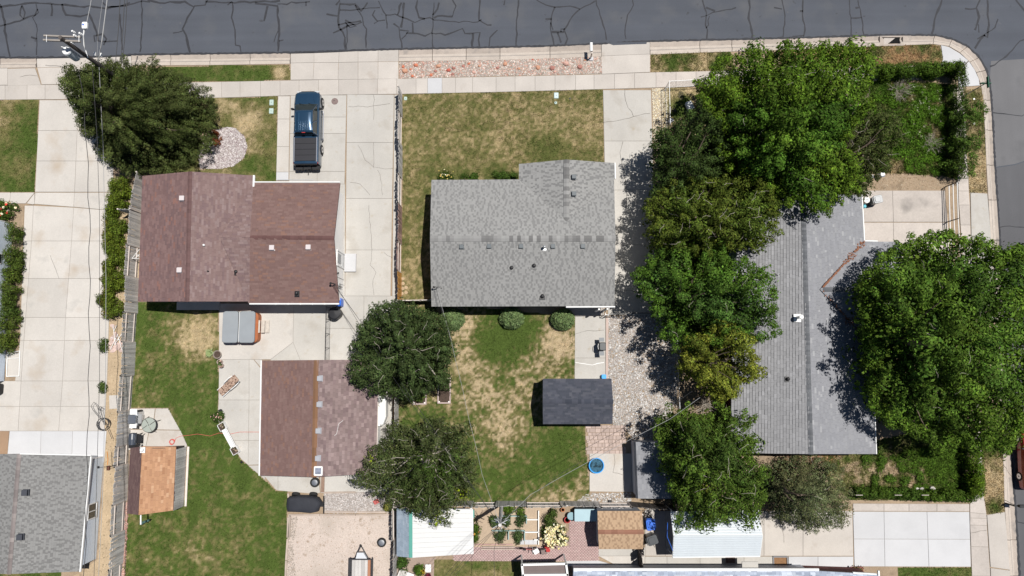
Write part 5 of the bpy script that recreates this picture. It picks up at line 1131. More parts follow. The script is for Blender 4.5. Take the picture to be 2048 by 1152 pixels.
tree('dark_elm_tree', 'dark green tree left of the big bright one, spraying over the grey house driveway', [(1335, 250), (1362, 236), (1395, 215), (1440, 235), (1446, 300), (1440, 360), (1405, 378), (1350, 386), (1312, 376), (1322, 340), (1306, 322), (1320, 296), (1306, 280), (1322, 264)],
     (1385, 300), 7.8, 4.3, (.045, .080, .024), 105, spacing=.7, rad=(.36, .62), n_per=130, leaf=.07, lumps=.7, spike=2.6, edge_n=1.2)
tree('shaded_elm_tree', 'loose dark olive tree right of the big bright one above the weedy yard', [(1695, 215), (1740, 208), (1790, 232), (1808, 268), (1785, 305), (1770, 335), (1738, 350), (1740, 380), (1718, 388), (1700, 345), (1668, 300), (1678, 250)],
     (1735, 290), 6.5, 3.0, (.062, .085, .030), 106, spacing=.75, rad=(.32, .6), n_per=110, leaf=.07, lumps=.8, spike=2.2, twigs=30)
tree('olive_locust_tree', 'olive green tree overlapping the top left roof corner of the long grey house', [(1308, 388), (1350, 368), (1420, 356), (1500, 362), (1535, 378), (1562, 405), (1556, 440), (1560, 462), (1525, 490), (1480, 505), (1452, 497), (1400, 508), (1350, 500), (1306, 490), (1296, 465), (1310, 445), (1290, 425), (1306, 408)],
     (1415, 430), 8.6, 4.5, (.086, .122, .022), 107, spacing=.74, rad=(.36, .66), n_per=140, leaf=.075, lumps=.8, twigs=90, col2=(.072, .118, .022), spike=1.9)
tree('sycamore_tree', 'mid green tree in the middle of the dense row beside the satellite dish', [(1282, 540), (1296, 512), (1322, 500), (1360, 492), (1402, 505), (1440, 490), (1462, 520), (1500, 520), (1535, 545), (1552, 575), (1560, 605), (1545, 632), (1552, 660), (1520, 672), (1495, 668), (1450, 672), (1400, 690), (1352, 690), (1326, 672), (1338, 640), (1312, 618), (1300, 592), (1272, 575)],
     (1415, 590), 8.4, 4.4, (.068, .142, .022), 108, spacing=.8, rad=(.4, .72), n_per=145, leaf=.08, lumps=.9, twigs=50, col2=(.055, .118, .03), spike=2.0)
tree('yellow_maple_tree', 'yellowish green tree, palest of the dense row, against the long grey roof', [(1368, 690), (1385, 668), (1410, 672), (1432, 645), (1462, 640), (1485, 655), (1508, 668), (1512, 700), (1522, 728), (1508, 758), (1480, 772), (1468, 800), (1440, 802), (1410, 780), (1392, 752), (1365, 735)],
     (1445, 722), 7.6, 4.3, (.165, .20, .034), 109, spacing=.72, rad=(.34, .6), n_per=120, leaf=.075, lumps=.6, col2=(.11, .15, .028), spike=1.5)
tree('hackberry_tree', 'green tree overhanging the white ribbed carport from above', [(1322, 838), (1345, 818), (1385, 822), (1420, 830), (1442, 808), (1460, 832), (1500, 826), (1515, 832), (1492, 850), (1475, 865), (1510, 880), (1490, 900), (1515, 925), (1525, 960), (1530, 1000), (1522, 1030), (1500, 1042), (1475, 1035), (1452, 1048), (1430, 1042), (1400, 1060), (1372, 1058), (1352, 1042), (1362, 1018), (1350, 995), (1332, 980), (1340, 950), (1325, 920), (1332, 890), (1318, 865)],
     (1425, 935), 8.6, 3.8, (.078, .142, .024), 110, spacing=.78, rad=(.38, .7), n_per=140, leaf=.075, lumps=.9, twigs=70, col2=(.052, .098, .024), yellow=(.012, (.15, .20, .03)), spike=2.4)
tree('blue_spruce_tree', 'grey green conifer standing over the concrete lot at the lower right', [(1532, 930), (1560, 916), (1595, 908), (1630, 910), (1660, 925), (1688, 945), (1690, 970), (1708, 990), (1700, 1012), (1688, 1020), (1690, 1055), (1662, 1052), (1640, 1056), (1626, 1072), (1602, 1056), (1575, 1048), (1548, 1030), (1532, 1000), (1522, 965)],
     (1618, 1000), 7.5, 1.6, (.105, .135, .078), 111, spacing=.55, rad=(.26, .46), n_per=130, leaf=.052, p=1.4, m=needlem, elong=.1, narrow=.36, lumps=.5, col2=(.12, .125, .066), spike=1.3, twigs=20)
tree('great_elm_tree', 'huge bright green tree at the right edge, covering the long house corner and sidewalk', [(1722, 548), (1745, 530), (1760, 508), (1790, 500), (1812, 478), (1840, 482), (1862, 455), (1882, 468), (1900, 460), (1930, 478), (1958, 478), (1990, 495), (2005, 520), (2030, 500), (2060, 498), (2078, 560), (2060, 600), (2085, 660), (2090, 740), (2078, 800), (2060, 840), (2035, 872), (2010, 902), (1985, 885), (1955, 900), (1930, 885), (1905, 888), (1870, 892), (1842, 868), (1805, 862), (1770, 842), (1742, 805), (1738, 775), (1756, 745), (1735, 712), (1742, 690), (1722, 668), (1742, 640), (1716, 618), (1736, 590), (1716, 570)],
     (1915, 690), 11.5, 5.0, (.088, .165, .024), 112, spacing=.95, rad=(.5, .9), n_per=170, leaf=.09, lumps=1.3, jit=.7, twigs=60, trunk_r=.4, col2=(.060, .125, .022), spike=1.5)
# bare branches on the huge tree
# --- hedges and shrubs
def hedge(name, lab, path, width, h, col, seed, cat='hedge', spacing=.38, rad=(.22, .36), n_per=60, leaf=.05, group=None, col2=None, wob=.15, dens=1.0, flowers=None, m=None, elong=None):
    """path in ground px; width in m"""
    r = np.random.default_rng(seed); Pw = [Vector(W(*q, 0)) for q in path]; L = sum((b-a).length for a, b in zip(Pw, Pw[1:]))
    root = thing(name, lab, cat, tuple(Pw[0].lerp(Pw[-1], .5)), group=group); cen = []
    n = max(8, int(L*width/(spacing**2)*2.6*dens))
    for _ in range(n):
        s = r.random()*L
        for a, b in zip(Pw, Pw[1:]):
            l = (b-a).length
            if s <= l: break
            s -= l
        d = (b-a).normalized(); q = Vector((-d.y, d.x, 0)); w = width*(1+wob*math.sin(s*2.1+seed)); o = r.uniform(-.5, .5)*w; zz = h*(1-.35*(abs(o)/(w/2))**2)*r.uniform(.75, 1.08)
        p = a+d*s+q*o; cen.append((p.x, p.y, max(.15, zz-.2)))
    for _ in range(n): c_ = cen[r.integers(len(cen))]; cen.append((c_[0], c_[1], c_[2]*r.uniform(.2, .6)))
    cen = np.array(cen); c = np.tile(np.array(col), (len(cen), 1))*r.uniform(.75, 1.25, (len(cen), 1))
    if col2 is not None: k = (vnoise(cen[:, 0]*.9, cen[:, 1]*.9, seed))[:, None]; c = c*(1-k)+np.array(col2)*k
    leaf_mesh('foliage', cen, r.uniform(rad[0], rad[1], len(cen)), c, n_per*1.1, leaf*1.15, r, m or leafm, root, elong=elong)
    mb = M(); k = max(2, int(L/.8))
    for i in range(k):
        f = (i+.5)/k*L
        for a, b in zip(Pw, Pw[1:]):
            l = (b-a).length
            if f <= l: break
            f -= l
        p = a+(b-a).normalized()*f; mb.tube([(p.x, p.y, 0), (p.x+r.normal()*.1, p.y+r.normal()*.1, h*.7)], [.03, .012], 5)
    mb.build('stems', bark, root, kind='stuff')
    if flowers:
        fc, fn, fs = flowers; top = cen[cen[:, 2] > h*.35]; k = r.integers(0, len(top), fn); P = top[k]+r.normal(size=(fn, 3))*[.16, .16, .05]+[0, 0, rad[1]*.9]
        cc = np.array(fc)[r.integers(0, len(fc), fn)]; leaf_mesh('blossoms', P, np.full(fn, fs), cc, 9, fs*.7, r, mat('petal', attr=True, rough=.6), root, narrow=.8, kind='stuff')
    return root
hedge('vine_hedge', 'bright green vine hedge along the left fence, between driveway and red roofed house', [(248, 362), (244, 400), (240, 440), (240, 470), (236, 500), (238, 540), (237, 580), (238, 615), (238, 632)], 1.15, 1.3, (.115, .165, .022), 201, col2=(.075, .12, .02))
hedge('vine_hedge', 'outer ragged clump of the vine hedge spilling onto the left driveway concrete', [(226, 425), (224, 470), (226, 520), (222, 560), (221, 610), (224, 640)], .55, .9, (.095, .13, .028), 202, col2=(.13, .10, .03))
hedge('weed_clump', 'small leafy weed at the driveway edge beside the broken flagstones', [(209, 680), (212, 700)], .45, .6, (.06, .10, .03), 203, cat='weed', n_per=50)
hedge('weed_clump', 'small leafy weed hanging over the driveway edge left of the vine hedge', [(207, 592), (206, 612)], .4, .7, (.07, .10, .03), 204, cat='weed', n_per=50)
hedge('weed_clump', 'thin green weed between driveway and stepping slab near the wire coil', [(206, 765), (208, 782)], .2, .3, (.06, .10, .03), 205, cat='weed', n_per=40)
hedge('boxwood_hedge', 'long narrow dark hedge along the blue house wall at the left edge', [(46, 452), (42, 500), (38, 550), (36, 600), (30, 650), (26, 690), (28, 705)], .85, 1.5, (.085, .125, .024), 206, col2=(.055, .095, .022))
hedge('rose_bush', 'rose bush with white and red flowers in the corner bed at the left edge', [(-5, 425), (15, 422), (30, 432)], 1.2, 1.0, (.06, .11, .022), 207, cat='bush', flowers=([(.8, .75, .6), (.8, .78, .7), (.6, .05, .04)], 26, .09))
hedge('trimmed_hedge', 'thick trimmed green hedge along the upper right sidewalk, running to the street corner', [(1745, 152), (1790, 151), (1840, 150), (1890, 146), (1902, 148)], .80, 1.6, (.075, .14, .018), 208, col2=(.05, .105, .018), dens=1.6)
hedge('trimmed_hedge', 'tall green hedge running down beside the right hand sidewalk from the corner', [(1895, 150), (1897, 180), (1898, 215), (1899, 250), (1898, 300), (1893, 350)], .52, 2.0, (.055, .095, .020), 209, col2=(.04, .08, .018), dens=1.5)
hedge('trimmed_hedge', 'green hedge at the right end of the lower yard, running down beside the sidewalk', [(1925, 880), (1930, 910), (1932, 950), (1935, 985)], .95, 1.7, (.085, .15, .016), 210, col2=(.075, .145, .016), dens=1.7)
hedge('trimmed_hedge', 'low green hedge with leaves over its fence, above the concrete lot', [(1705, 982), (1760, 983), (1820, 986), (1880, 988), (1930, 990)], .60, 1.2, (.065, .12, .016), 211, col2=(.05, .10, .018), dens=1.6, spacing=.26, rad=(.14, .26), n_per=40, wob=.05)
for i, (px, py, w_, lab) in enumerate(((1906, 240, 2.0, 'feathery green elm sapling leaning over the right sidewalk, nearer the corner'), (1904, 300, 1.9, 'feathery green elm sapling over the right sidewalk, in the middle'), (1900, 345, 1.6, 'feathery green elm sapling over the right sidewalk, nearest the white rail fence'))):
    hedge('elm_sapling', lab, [(px, py-18), (px+10, py+18)], w_*1.1, 2.4, (.080, .150, .030), 220+i, cat='sapling', spacing=.5, rad=(.16, .32), n_per=42, leaf=.05, wob=.4, elong=None)
dead = M(); rd_ = np.random.default_rng(9)
def deadbush(name, lab, px, py, rad_, n, seed, h=.9):
    r = np.random.default_rng(seed); c = Vector(W(px, py, 0)); t = thing(name, lab, 'bush', tuple(c)); mb = M()
    for i in range(n):
        a = r.random()*6.28; l = rad_*r.uniform(.5, 1.1); p = c+Vector((r.normal()*.05, r.normal()*.05, 0)); pts = [p]; d = Vector((math.cos(a)*l, math.sin(a)*l, h*r.uniform(.3, 1)))/4
        for k in range(4): p = p+d+Vector((r.normal()*.05, r.normal()*.05, r.normal()*.03)); pts.append(p)
        mb.tube(pts, [.014, .011, .009, .007, .004], 4)
        for k in (1, 2, 3):
            q = pts[k]; e = q+Vector((r.normal()*.15, r.normal()*.15, .08)); mb.tube([q, e], [.007, .003], 3)
    mb.build('dry_branches', bark_p, t, kind='stuff'); return t
deadbush('dry_bush', 'grey leafless bush in the weedy yard just below the upper right hedge', 1795, 182, 1.1, 70, 301)
deadbush('dry_bush', 'grey leafless bush beside the tall hedge in the weedy yard', 1860, 290, .9, 50, 302)
deadbush('dry_bush', 'tangle of brown dry branches between the trees and the long grey roof', 1410, 808, 1.2, 80, 303)
for i, (px, py, lab) in enumerate(((905, 634, 'round clipped evergreen shrub below the left corner of the pale grey roof'), (1023, 632, 'round clipped evergreen shrub below the middle of the pale grey roof'), (1124, 634, 'round clipped evergreen shrub below the right part of the pale grey roof beside the porch'))):
    c = W(px, py+5, 0); r = np.random.default_rng(400+i); t = thing('round_shrub', lab, 'shrub', c, group='round clipped shrubs below the grey house')
    n = 420; d = r.normal(size=(n, 3)); d[:, 2] = abs(d[:, 2]); d /= np.linalg.norm(d, axis=1)[:, None]; rr = r.uniform(.86, 1.0, n)[:, None]*(1+.10*vnoise(d[:, 0]*3+5, d[:, 1]*3+5, i)[:, None])
    cen = d*rr*np.array([.84, .72, 1.05])+np.array([c[0], c[1], .12]); leaf_mesh('foliage', cen, r.uniform(.10, .17, n), np.tile([.15, .23, .12], (n, 1))*r.uniform(.8, 1.2, (n, 1)), 34, .04, r, needlem, t, updir=.2)
    M().lathe((c[0], c[1], 0), [(.4, 0), (.62, .3), (.6, .75), (.3, 1.0), (.02, 1.05)], 12).build('inner_mass', mat('shrub_core', (.02, .035, .015), .9), t)
# low plants under the front eave of the grey house
hedge('foundation_shrub', 'low green shrub at the grey house front wall, left of the gabled wing', [(925, 356), (950, 356)], .5, .5, (.05, .10, .02), 230, cat='shrub')
hedge('foundation_shrub', 'low dark shrub tucked against the gabled wing of the grey house', [(990, 355), (1034, 354)], .55, .6, (.05, .10, .02), 231, cat='shrub')
hedge('flower_bush', 'small bush with yellow and white blossoms at the left front corner of the grey house', [(875, 355), (903, 352)], .5, .5, (.06, .10, .02), 232, cat='bush', flowers=([(.75, .6, .2), (.8, .75, .6)], 18, .05))
# red bushes by the gravel island
hedge('red_bush', 'small red leaved bush between the spruce and the oval gravel island', [(432, 268), (437, 292)], .45, .5, (.14, .035, .025), 233, cat='bush', col2=(.2, .08, .03))
# lower garden plants
hedge('rose_bush', 'big rose bush covered in creamy white blossoms beside the brick paving', [(1096, 1078), (1112, 1066), (1126, 1060)], 1.25, .95, (.05, .085, .02), 240, cat='bush', flowers=([(.85, .80, .62), (.85, .84, .76), (.80, .72, .45)], 210, .08))
hedge('garden_shrub', 'rounded green shrub just above the creamy rose bush in the lower garden', [(1094, 1035), (1108, 1036)], 1.3, 1.0, (.060, .10, .028), 241, cat='shrub')
hedge('vegetable_row', 'leafy green vines below the grey fence in the lower garden', [(1008, 1015), (1030, 1020), (1050, 1024)], .5, .4, (.07, .13, .02), 242, cat='plants')
for i, (px, py, l, lab) in enumerate(((990, 1040, 8, 'small green crop in the upper left raised row of the lower garden'), (1042, 1041, 9, 'round green crop in the upper right raised row of the lower garden'), (1000, 1070, 18, 'wide blue green crop in the lower left raised row of the lower garden'), (1032, 1071, 14, 'wide blue green crop in the lower right raised row of the lower garden'), (1012, 1037, 5, 'little green crop in the middle of the upper raised row'))):
    hedge('garden_crop', lab, [(px-l*.6, py), (px+l*.6, py)], .6, .45, (.05, .085, .035), 250+i, cat='plants')
hedge('fence_plant', 'green leafy plants with an orange flower along the right side of the white patio cover', [(950, 1040), (950, 1060), (949, 1082)], .45, .6, (.06, .12, .02), 260, cat='plants', flowers=([(.6, .15, .03), (.7, .5, .1)], 6, .06))
hedge('leafy_bush', 'dark leafy bush under the lower left corner of the white patio cover', [(800, 1126), (816, 1128)], 1.0, .8, (.045, .095, .02), 261, cat='bush')
hedge('leafy_bush', 'bright green bush beside the yellow flower pot at the bottom edge', [(834, 1136), (840, 1142)], .8, .6, (.065, .13, .02), 262, cat='bush')
hedge('weed_clump', 'pale yellow green weeds where the birch shades the fence corner', [(772, 1008), (784, 1012)], .6, .6, (.16, .18, .05), 263, cat='weed')
hedge('weed_clump', 'green weeds beside the empty gravel pad in the front bed of the lower right house', [(1706, 1138), (1718, 1146)], .5, .5, (.08, .08, .03), 264, cat='weed')
rw = np.random.default_rng(12)
for i in range(6):
    px, py = rw.uniform(1715, 1850), rw.uniform(908, 965)
    hedge('yard_weed', 'low green weed tuft in the dry lower right yard', [(px-5, py), (px+5, py+rw.uniform(-4, 4))], rw.uniform(.4, .9), .16, (.065, .13, .02), 270+i, cat='weed', group='weeds in the lower right yard', n_per=40)
Q_ = np.stack([rw.uniform(1665, 1915, 4000), rw.uniform(895, 974, 4000)], 1); k_ = fbm(Q_[:, 0]/24, Q_[:, 1]/24, 8, 3)+np.clip((Q_[:, 0]-1850)/400, -.2, .1)+np.clip((Q_[:, 1]-968)/60, 0, .2) > .52; Q_ = Q_[k_][:700]
cw_ = WN(Q_, 0.); cw_[:, 2] = rw.uniform(.04, .16, len(Q_))
leaf_mesh('ground_weeds', cw_, rw.uniform(.12, .28, len(Q_)), np.tile([.07, .14, .02], (len(Q_), 1))*rw.uniform(.6, 1.3, (len(Q_), 1)), 34, .045, rw, leafm, None, flat=.5, kind='stuff')

# broad leaved weeds filling the upper right yard
r_ = np.random.default_rng(77); WP = [(1745, 168), (1885, 172), (1890, 350), (1745, 340), (1750, 250)]
Q_ = np.stack([r_.uniform(1740, 1895, 3000), r_.uniform(165, 350, 3000)], 1); Q_ = Q_[inpoly(Q_, WP)]; k_ = fbm(Q_[:, 0]/22, Q_[:, 1]/22, 3, 3) > .42; Q_ = Q_[k_][:900]
cw_ = WN(Q_, .0); cw_[:, 2] = r_.uniform(.06, .22, len(Q_))
lw = leaf_mesh('ground_weeds', cw_, r_.uniform(.18, .34, len(Q_)), np.tile([.075, .165, .018], (len(Q_), 1))*r_.uniform(.6, 1.3, (len(Q_), 1)), 42, .055, r_, leafm, None, flat=.5, kind='stuff')
Q_ = np.stack([r_.uniform(1820, 1885, 45), r_.uniform(172, 280, 45)], 1); cw_ = WN(Q_, .4)
leaf_mesh('small_white_flowers', cw_, np.full(len(Q_), .1), np.tile([.7, .72, .66], (len(Q_), 1)), 5, .03, r_, mat('petal', attr=True, rough=.6), None, kind='stuff')
# ================================================================ FENCES
NAD = Vector(W(1024, 715, 0))
def plank_mesh(h, w=.135, name='plank', m=None):
    e = .035; mb = M(); P = [(-w/2, 0), (w/2, 0), (w/2, h-e), (w/2-e, h), (-w/2+e, h), (-w/2, h-e)]; n = 6
    vs = [(x, -.01, z) for x, z in P]+[(x, .01, z) for x, z in P]
    mb.add(vs, [tuple(range(n)), tuple(range(n, 2*n))[::-1]]+[(i, n+i, n+(i+1) % n, (i+1) % n) for i in range(n)])
    o = mb.build(name, m, local=True); me = o.data; bpy.data.objects.remove(o); return me
def fence(name, lab, segs, h=1.8, seed=1, lean=.012, cat='fence', pw=.145, rails=2):
    """segs: (pxA, pxB, mode, plank material)"""
    r = random.Random(seed); root = thing(name, lab, cat, W(*segs[0][0], 0)); L0 = Vector(root.location); cache = {}
    for A, B, mode, m in segs:
        a, b = Vector(W(*A, 0)), Vector(W(*B, 0)); d = (b-a); L = d.length; d.normalize(); q = Vector((-d.y, d.x, 0))
        if (NAD-a).dot(q) < 0: q = -q
        o = q*(.045 if mode == 'boards' else -.045); n = max(1, round(L/pw)); ang = math.atan2(d.y, d.x)
        if m.name not in cache: cache[m.name] = plank_mesh(h, pw-.005, m=m)
        for i in range(n):
            p = a+d*(L*(i+.5)/n)+o; ob = bpy.data.objects.new('plank', cache[m.name]); C.objects.link(ob); ob.parent = root
            ob.location = (p.x-L0.x+r.uniform(-.008, .008), p.y-L0.y, r.uniform(-.02, .01)); ob.rotation_euler = (r.gauss(0, lean), r.gauss(0, lean), ang+r.gauss(0, .03))
        for z in ((.35, 1.4) if rails == 2 else (.3, .9, 1.5)): 
            M().box(((a.x+b.x)/2, (a.y+b.y)/2, z*h/1.8), (L-.1, .045, .09), ang).build('rail', rail_m, root)
        for e in (a, b): M().box((e.x, e.y, h*.5), (.09, .09, h), ang).build('post', rail_m, root)
    return root
Bd, Rl = 'boards', 'rails'
LF = [(298, 356), (293, 375), (284, 424), (280, 496), (276, 557), (275, 626), (271, 685), (268, 750), (263, 820), (259, 887), (257, 927), (253, 1000), (250, 1060), (246, 1125), (243, 1190)]
fence('board_fence', 'long grey weathered board fence between left driveway and green side lawn', [(LF[i], LF[i+1], Rl if i in (3, 5, 7, 9, 11, 13) else Bd, wood_g) for i in range(len(LF)-1)], seed=3, lean=.012)
MF = [(803, 188), (804, 236), (803.5, 293), (803.5, 358), (803, 415), (802.5, 489), (802, 546), (802, 604)]
mm_ = [wood_g, wood_g, wood_g, wood_g, wood_r, wood_r, wood_o]
fence('board_fence', 'narrow patched board fence between wide driveway and front lawn, with one new orange section', [(MF[i], MF[i+1], Rl if i in (1, 3, 5) else Bd, mm_[i]) for i in range(7)], seed=4, lean=.012, h=1.7)
fence('board_fence', 'grey board fence running from the garage side down past the two middle trees', [((801, 606), (799, 700), Bd, wood_g), ((799, 700), (797, 762), Rl, wood_g), ((797, 762), (796, 812), Bd, wood_g), ((796, 812), (796, 870), Bd, wood_g), ((796, 870), (796, 1004), Rl, wood_g)], seed=5)
fence('board_fence', 'grey board fence along the sandy yard beside the pale shingled patio cover', [((793, 1008), (794, 1070), Rl, wood_g), ((794, 1070), (793, 1130), Bd, wood_g), ((793, 1130), (792, 1190), Bd, wood_g)], seed=6)
fence('board_fence', 'short grey board fence joining the orange fence section to the grey house', [((805, 603), (866, 602), Bd, wood_g)], seed=7, h=1.3)
fence('board_fence', 'grey board fence above the lower garden and the tan roofed shed', [((800, 1004), (943, 1003), Bd, wood_g), ((943, 1003), (992, 1003), Rl, wood_g), ((992, 1003), (1052, 1003), Bd, wood_g), ((1052, 1003), (1120, 1003), Rl, wood_g), ((1120, 1003), (1196, 1004), Bd, wood_g), ((1196, 1004), (1256, 1004), Rl, wood_g), ((1256, 1004), (1345, 1012), Bd, wood_d)], seed=8, lean=.012)
fence('board_fence', 'dark short fence between the tan roofed shed and the shaded bins', [((1276, 1098), (1278, 1132), Bd, wood_d), ((1276, 1018), (1277, 1098), Rl, wood_d)], seed=9)
fence('board_fence', 'small weathered gate panel beside the top left corner of the red roofed house', [((262, 428), (286, 427), Bd, wood_g)], seed=10)
def chain(name, lab, pts, h=1.2, mrail=galv, r_=.018, cat='chain link fence', mid=None):
    root = thing(name, lab, cat, W(*pts[0], 0)); 
    for A, B in zip(pts, pts[1:]):
        a, b = Vector(W(*A, 0)), Vector(W(*B, 0)); L = (b-a).length; d = (b-a).normalized(); up = Vector((0, 0, h))
        M().tube([a+up, b+up], r_, 6).build('rail', mrail, root)
        M().tube([a+Vector((0, 0, .08)), b+Vector((0, 0, .08))], r_*.6, 6).build('rail', mrail, root)
        for e in ((a, b) if B == pts[-1] else (a,)): M().tube([e, e+up*1.03], r_*1.2, 6).build('post', mrail, root)
        mb = M(); s = .10; n = int((L+h)/s)
        for sg in (1, -1):
            for i in range(n+1):
                u0 = i*s-h; p, q = (u0, 0), (u0+h, h)
                if p[0] < 0: p = (0, -u0)
                if q[0] > L: q = (L, L-u0)
                if p[1] >= h or q[0] <= p[0]: continue
                f = lambda t: a+d*(t[0] if sg > 0 else L-t[0])+Vector((0, 0, t[1])); P, Q = f(p), f(q); w_ = Vector((0, 0, .005)); mb.face([P-w_, Q-w_, Q+w_, P+w_])
        mb.build('wire_mesh', galv, root)
    return root
chain('chain_link_fence', 'chain link fence beside the gravel path, turning along the sidewalk into the trees', [(1333, 260), (1331, 176), (1400, 172), (1470, 169)], 1.3)
chain('chain_link_gate', 'dark framed chain link gates across the concrete between red house and garage', [(661, 616), (661, 640), (660, 668), (659.5, 696), (659, 722)], 1.2, blackm, .02, 'gate')
chain('chain_link_fence', 'dark low wire fence from the grey house back corner across the gravel to the trees', [(1213, 631), (1264, 627), (1330, 628)], 1.0, blackm, .02)
chain('chain_link_gate', 'small wire gate at the back corner of the grey house by its porch', [(1207, 612), (1207, 631), (1213, 632)], 1.1, galv, .02, 'gate')
chain('chain_link_fence', 'chain link fence running down between gravel bed and tree row', [(1347, 680), (1350, 760), (1352, 815)], 1.2)
rf = thing('rail_fence', 'white three rail pipe fence on dark posts beside the right hand sidewalk', 'fence', W(1893, 372, 0))
FR = [(1892, 373), (1894, 444), (1898, 520), (1902, 590)]
for A, B in zip(FR, FR[1:]):
    for z in (.35, .82, 1.3): M().tube([W(*A, 0)[:2]+(z,), W(*B, 0)[:2]+(z,)], .035, 6).build('rail', white, rf)
for A in FR: M().box(W(*A, 0)[:2]+(.68,), (.06, .06, 1.36)).build('post', blackm, rf)
# ================================================================ POLES AND WIRES
P1 = Vector(W(122, 76, 10.5)); up1 = thing('utility_pole', 'dark wooden utility pole with double cross arms and grey transformer at the upper left', 'utility pole', (P1.x, P1.y, 0))
M().tube([(P1.x, P1.y, 0), (P1.x, P1.y, 10.6)], [.17, .12], 12).build('pole', wood_d, up1)
arm_m = mat('cross_arm', (.27, .245, .22), .9, (.2, 4))
for A, B in (((88, 71.5), (162, 74.5)), ((87, 80), (161, 83))):
    a, b = Vector(W(*A, 10.2)), Vector(W(*B, 10.2)); M().box(tuple((a+b)/2), ((b-a).length, .10, .12), math.atan2(b.y-a.y, b.x-a.x)).build('cross_arm', arm_m, up1)
for px in (93, 158): a, b = Vector(W(px, 70, 10.25)), Vector(W(px, 84, 10.25)); M().tube([a, b], .02, 5).build('bolt_rod', galv, up1)
tc = Vector(W(133.5, 102, 9.2)); tm = mat('transformer_paint', (.42, .47, .52), .4, spec=.5)
M().lathe((tc.x, tc.y, 8.2), [(.24, 0), (.27, .05), (.27, .92), (.285, .95), (.285, 1.0), (.2, 1.03), (.05, 1.04)], 20).build('transformer', tm, up1)
M().lathe((tc.x, tc.y, 9.235), [(.27, 0), (.25, .04), (.06, .06)], 20).build('transformer_lid', white, up1)
for dx, dy in ((-.18, .16), (.12, .1)): M().lathe((tc.x+dx, tc.y+dy, 9.25), [(.04, 0), (.07, .05), (.04, .09), (.06, .14), (.02, .22)], 8).build('bushing', white, up1)
for px, py, z in ((144.5, 62, 10.7), (148, 70, 10.5), (143, 84, 10.2), (159, 66, 10.6)):
    c = W(px, py, z); M().lathe((c[0], c[1], z-.25), [(.04, 0), (.075, .05), (.045, .1), (.075, .15), (.045, .2), (.06, .27)], 8).build('insulator', white, up1)
def cable(name, lab, pts, r=.018, m=None, cat='wire', sag=0, group=None, twist=0):
    P = [Vector(W(x, y, z)) for x, y, z in pts]; Q = []
    for a, b in zip(P, P[1:]):
        k = max(2, int((b-a).length/1.0))
        for i in range(k): Q.append(a.lerp(b, i/k))
    Q.append(P[-1])
    if sag:
        n = len(Q)-1; Q = [q-Vector((0, 0, sag*4*(i/n)*(1-i/n))) for i, q in enumerate(Q)]
    if twist: Q = [q+Vector((twist*math.sin(i*1.7), 0, twist*math.cos(i*1.7))) for i, q in enumerate(Q)]
    o = M().tube(Q, r, 5).build(name, m or wirem); tag(o, lab, cat, group); return o
cable('street_wire_or_shadow', 'pale thick cable coming down from the top edge beside the utility pole', [(218, -30, 7.6), (203.5, 84, 7.3), (199, 108, 6.9), (196, 125, 6.5)], .035, wirew)
cable('street_wire_or_shadow', 'thin dark cable from the top edge to the white street lamp arm', [(186, -20, 9), (168, 72, 8.8), (169, 98, 8.5)], .022, wirew, twist=.02)
cable('street_wire_or_shadow', 'leftmost of the three dark strands standing in for wire shadows on the road', [(241, -20, 9), (237, 55, 8.8), (231, 125, 8.6)], .022)  # three added strands stand in for wire shadow lines across the road
cable('street_wire_or_shadow', 'middle one of the three dark strands standing in for wire shadows on the road', [(250, -20, 9), (246, 55, 8.8), (242, 125, 8.6)], .022)
cable('street_wire_or_shadow', 'rightmost of the three dark strands standing in for wire shadows on the road', [(255, -20, 9), (251, 55, 8.8), (245, 125, 8.6)], .022)
cable('street_wire_or_shadow', 'hair thin cable from the top edge to small white boxes below the road edge', [(208, -20, 8), (196, 70, 7.8), (194, 118, 7.4)], .010, wirew)
sl_ = thing('street_lamp', 'white street lamp head on a curved arm over the road beside the utility pole', 'street lamp', W(169, 50, 8.9))
M().tube([W(176, 116, 8.1), W(168, 90, 8.5), W(167, 70, 8.8), W(168, 58, 8.9)], .035, 8).build('arm', white, sl_)
c = W(169.5, 51, 9.0); M().rbox(c, (.34, .46, .16), .08).build('lamp_head', white, sl_); M().lathe((c[0]-.05, c[1]+.02, 9.07), [(.06, 0), (.05, .05)], 8).build('photocell', bluep, sl_)
for px, py in ((190, 108), (202, 110)): 
    o = M().box(W(px, py, 6.6), (.10, .26, .10)).build('cable_box', white); tag(o, 'small white box on the cables beside the pole, %s of two' % ('left' if px < 195 else 'right'), 'cable box')
cable('long_wire', 'wavy dark twisted cable running down over the left driveway', [(160, 150, 8.2), (172, 260, 7.4), (179, 430, 6.9), (179, 560, 6.7), (178, 760, 6.6), (173, 980, 6.8), (168, 1190, 7.1)], .020, twist=.06)
cable('long_wire', 'straight dark cable over the left driveway, right of the twisted one', [(185, 140, 8.4), (194, 270, 7.6), (199, 430, 7.1), (199, 760, 6.9), (195, 900, 7), (187, 1190, 7.3)], .014)
cable('long_wire', 'pale cable over the right edge of the left driveway', [(198, 130, 6.6), (206, 290, 6.3), (212, 560, 6.1), (211, 760, 6.1), (205, 1000, 6.3), (195, 1190, 6.5)], .016, wirew)
P2b = W(1003, 1006, 0); P2 = Vector((P2b[0], P2b[1], 6.6)); up2 = thing('utility_pole', 'short grey utility pole standing in the lower garden by the board fence', 'utility pole', P2b)
M().tube([P2b, (P2.x, P2.y, 6.6)], [.15, .11], 10).build('pole', wood_g, up2)
def pix(P):  # world -> photo pixel
    x, y, z = P[0], P[1], P[2]-HC; yc = y*_c+z*_s; zc = -y*_s+z*_c; return (1024+F*x/-zc, 576-F*yc/-zc)
tx, ty = pix(P2)
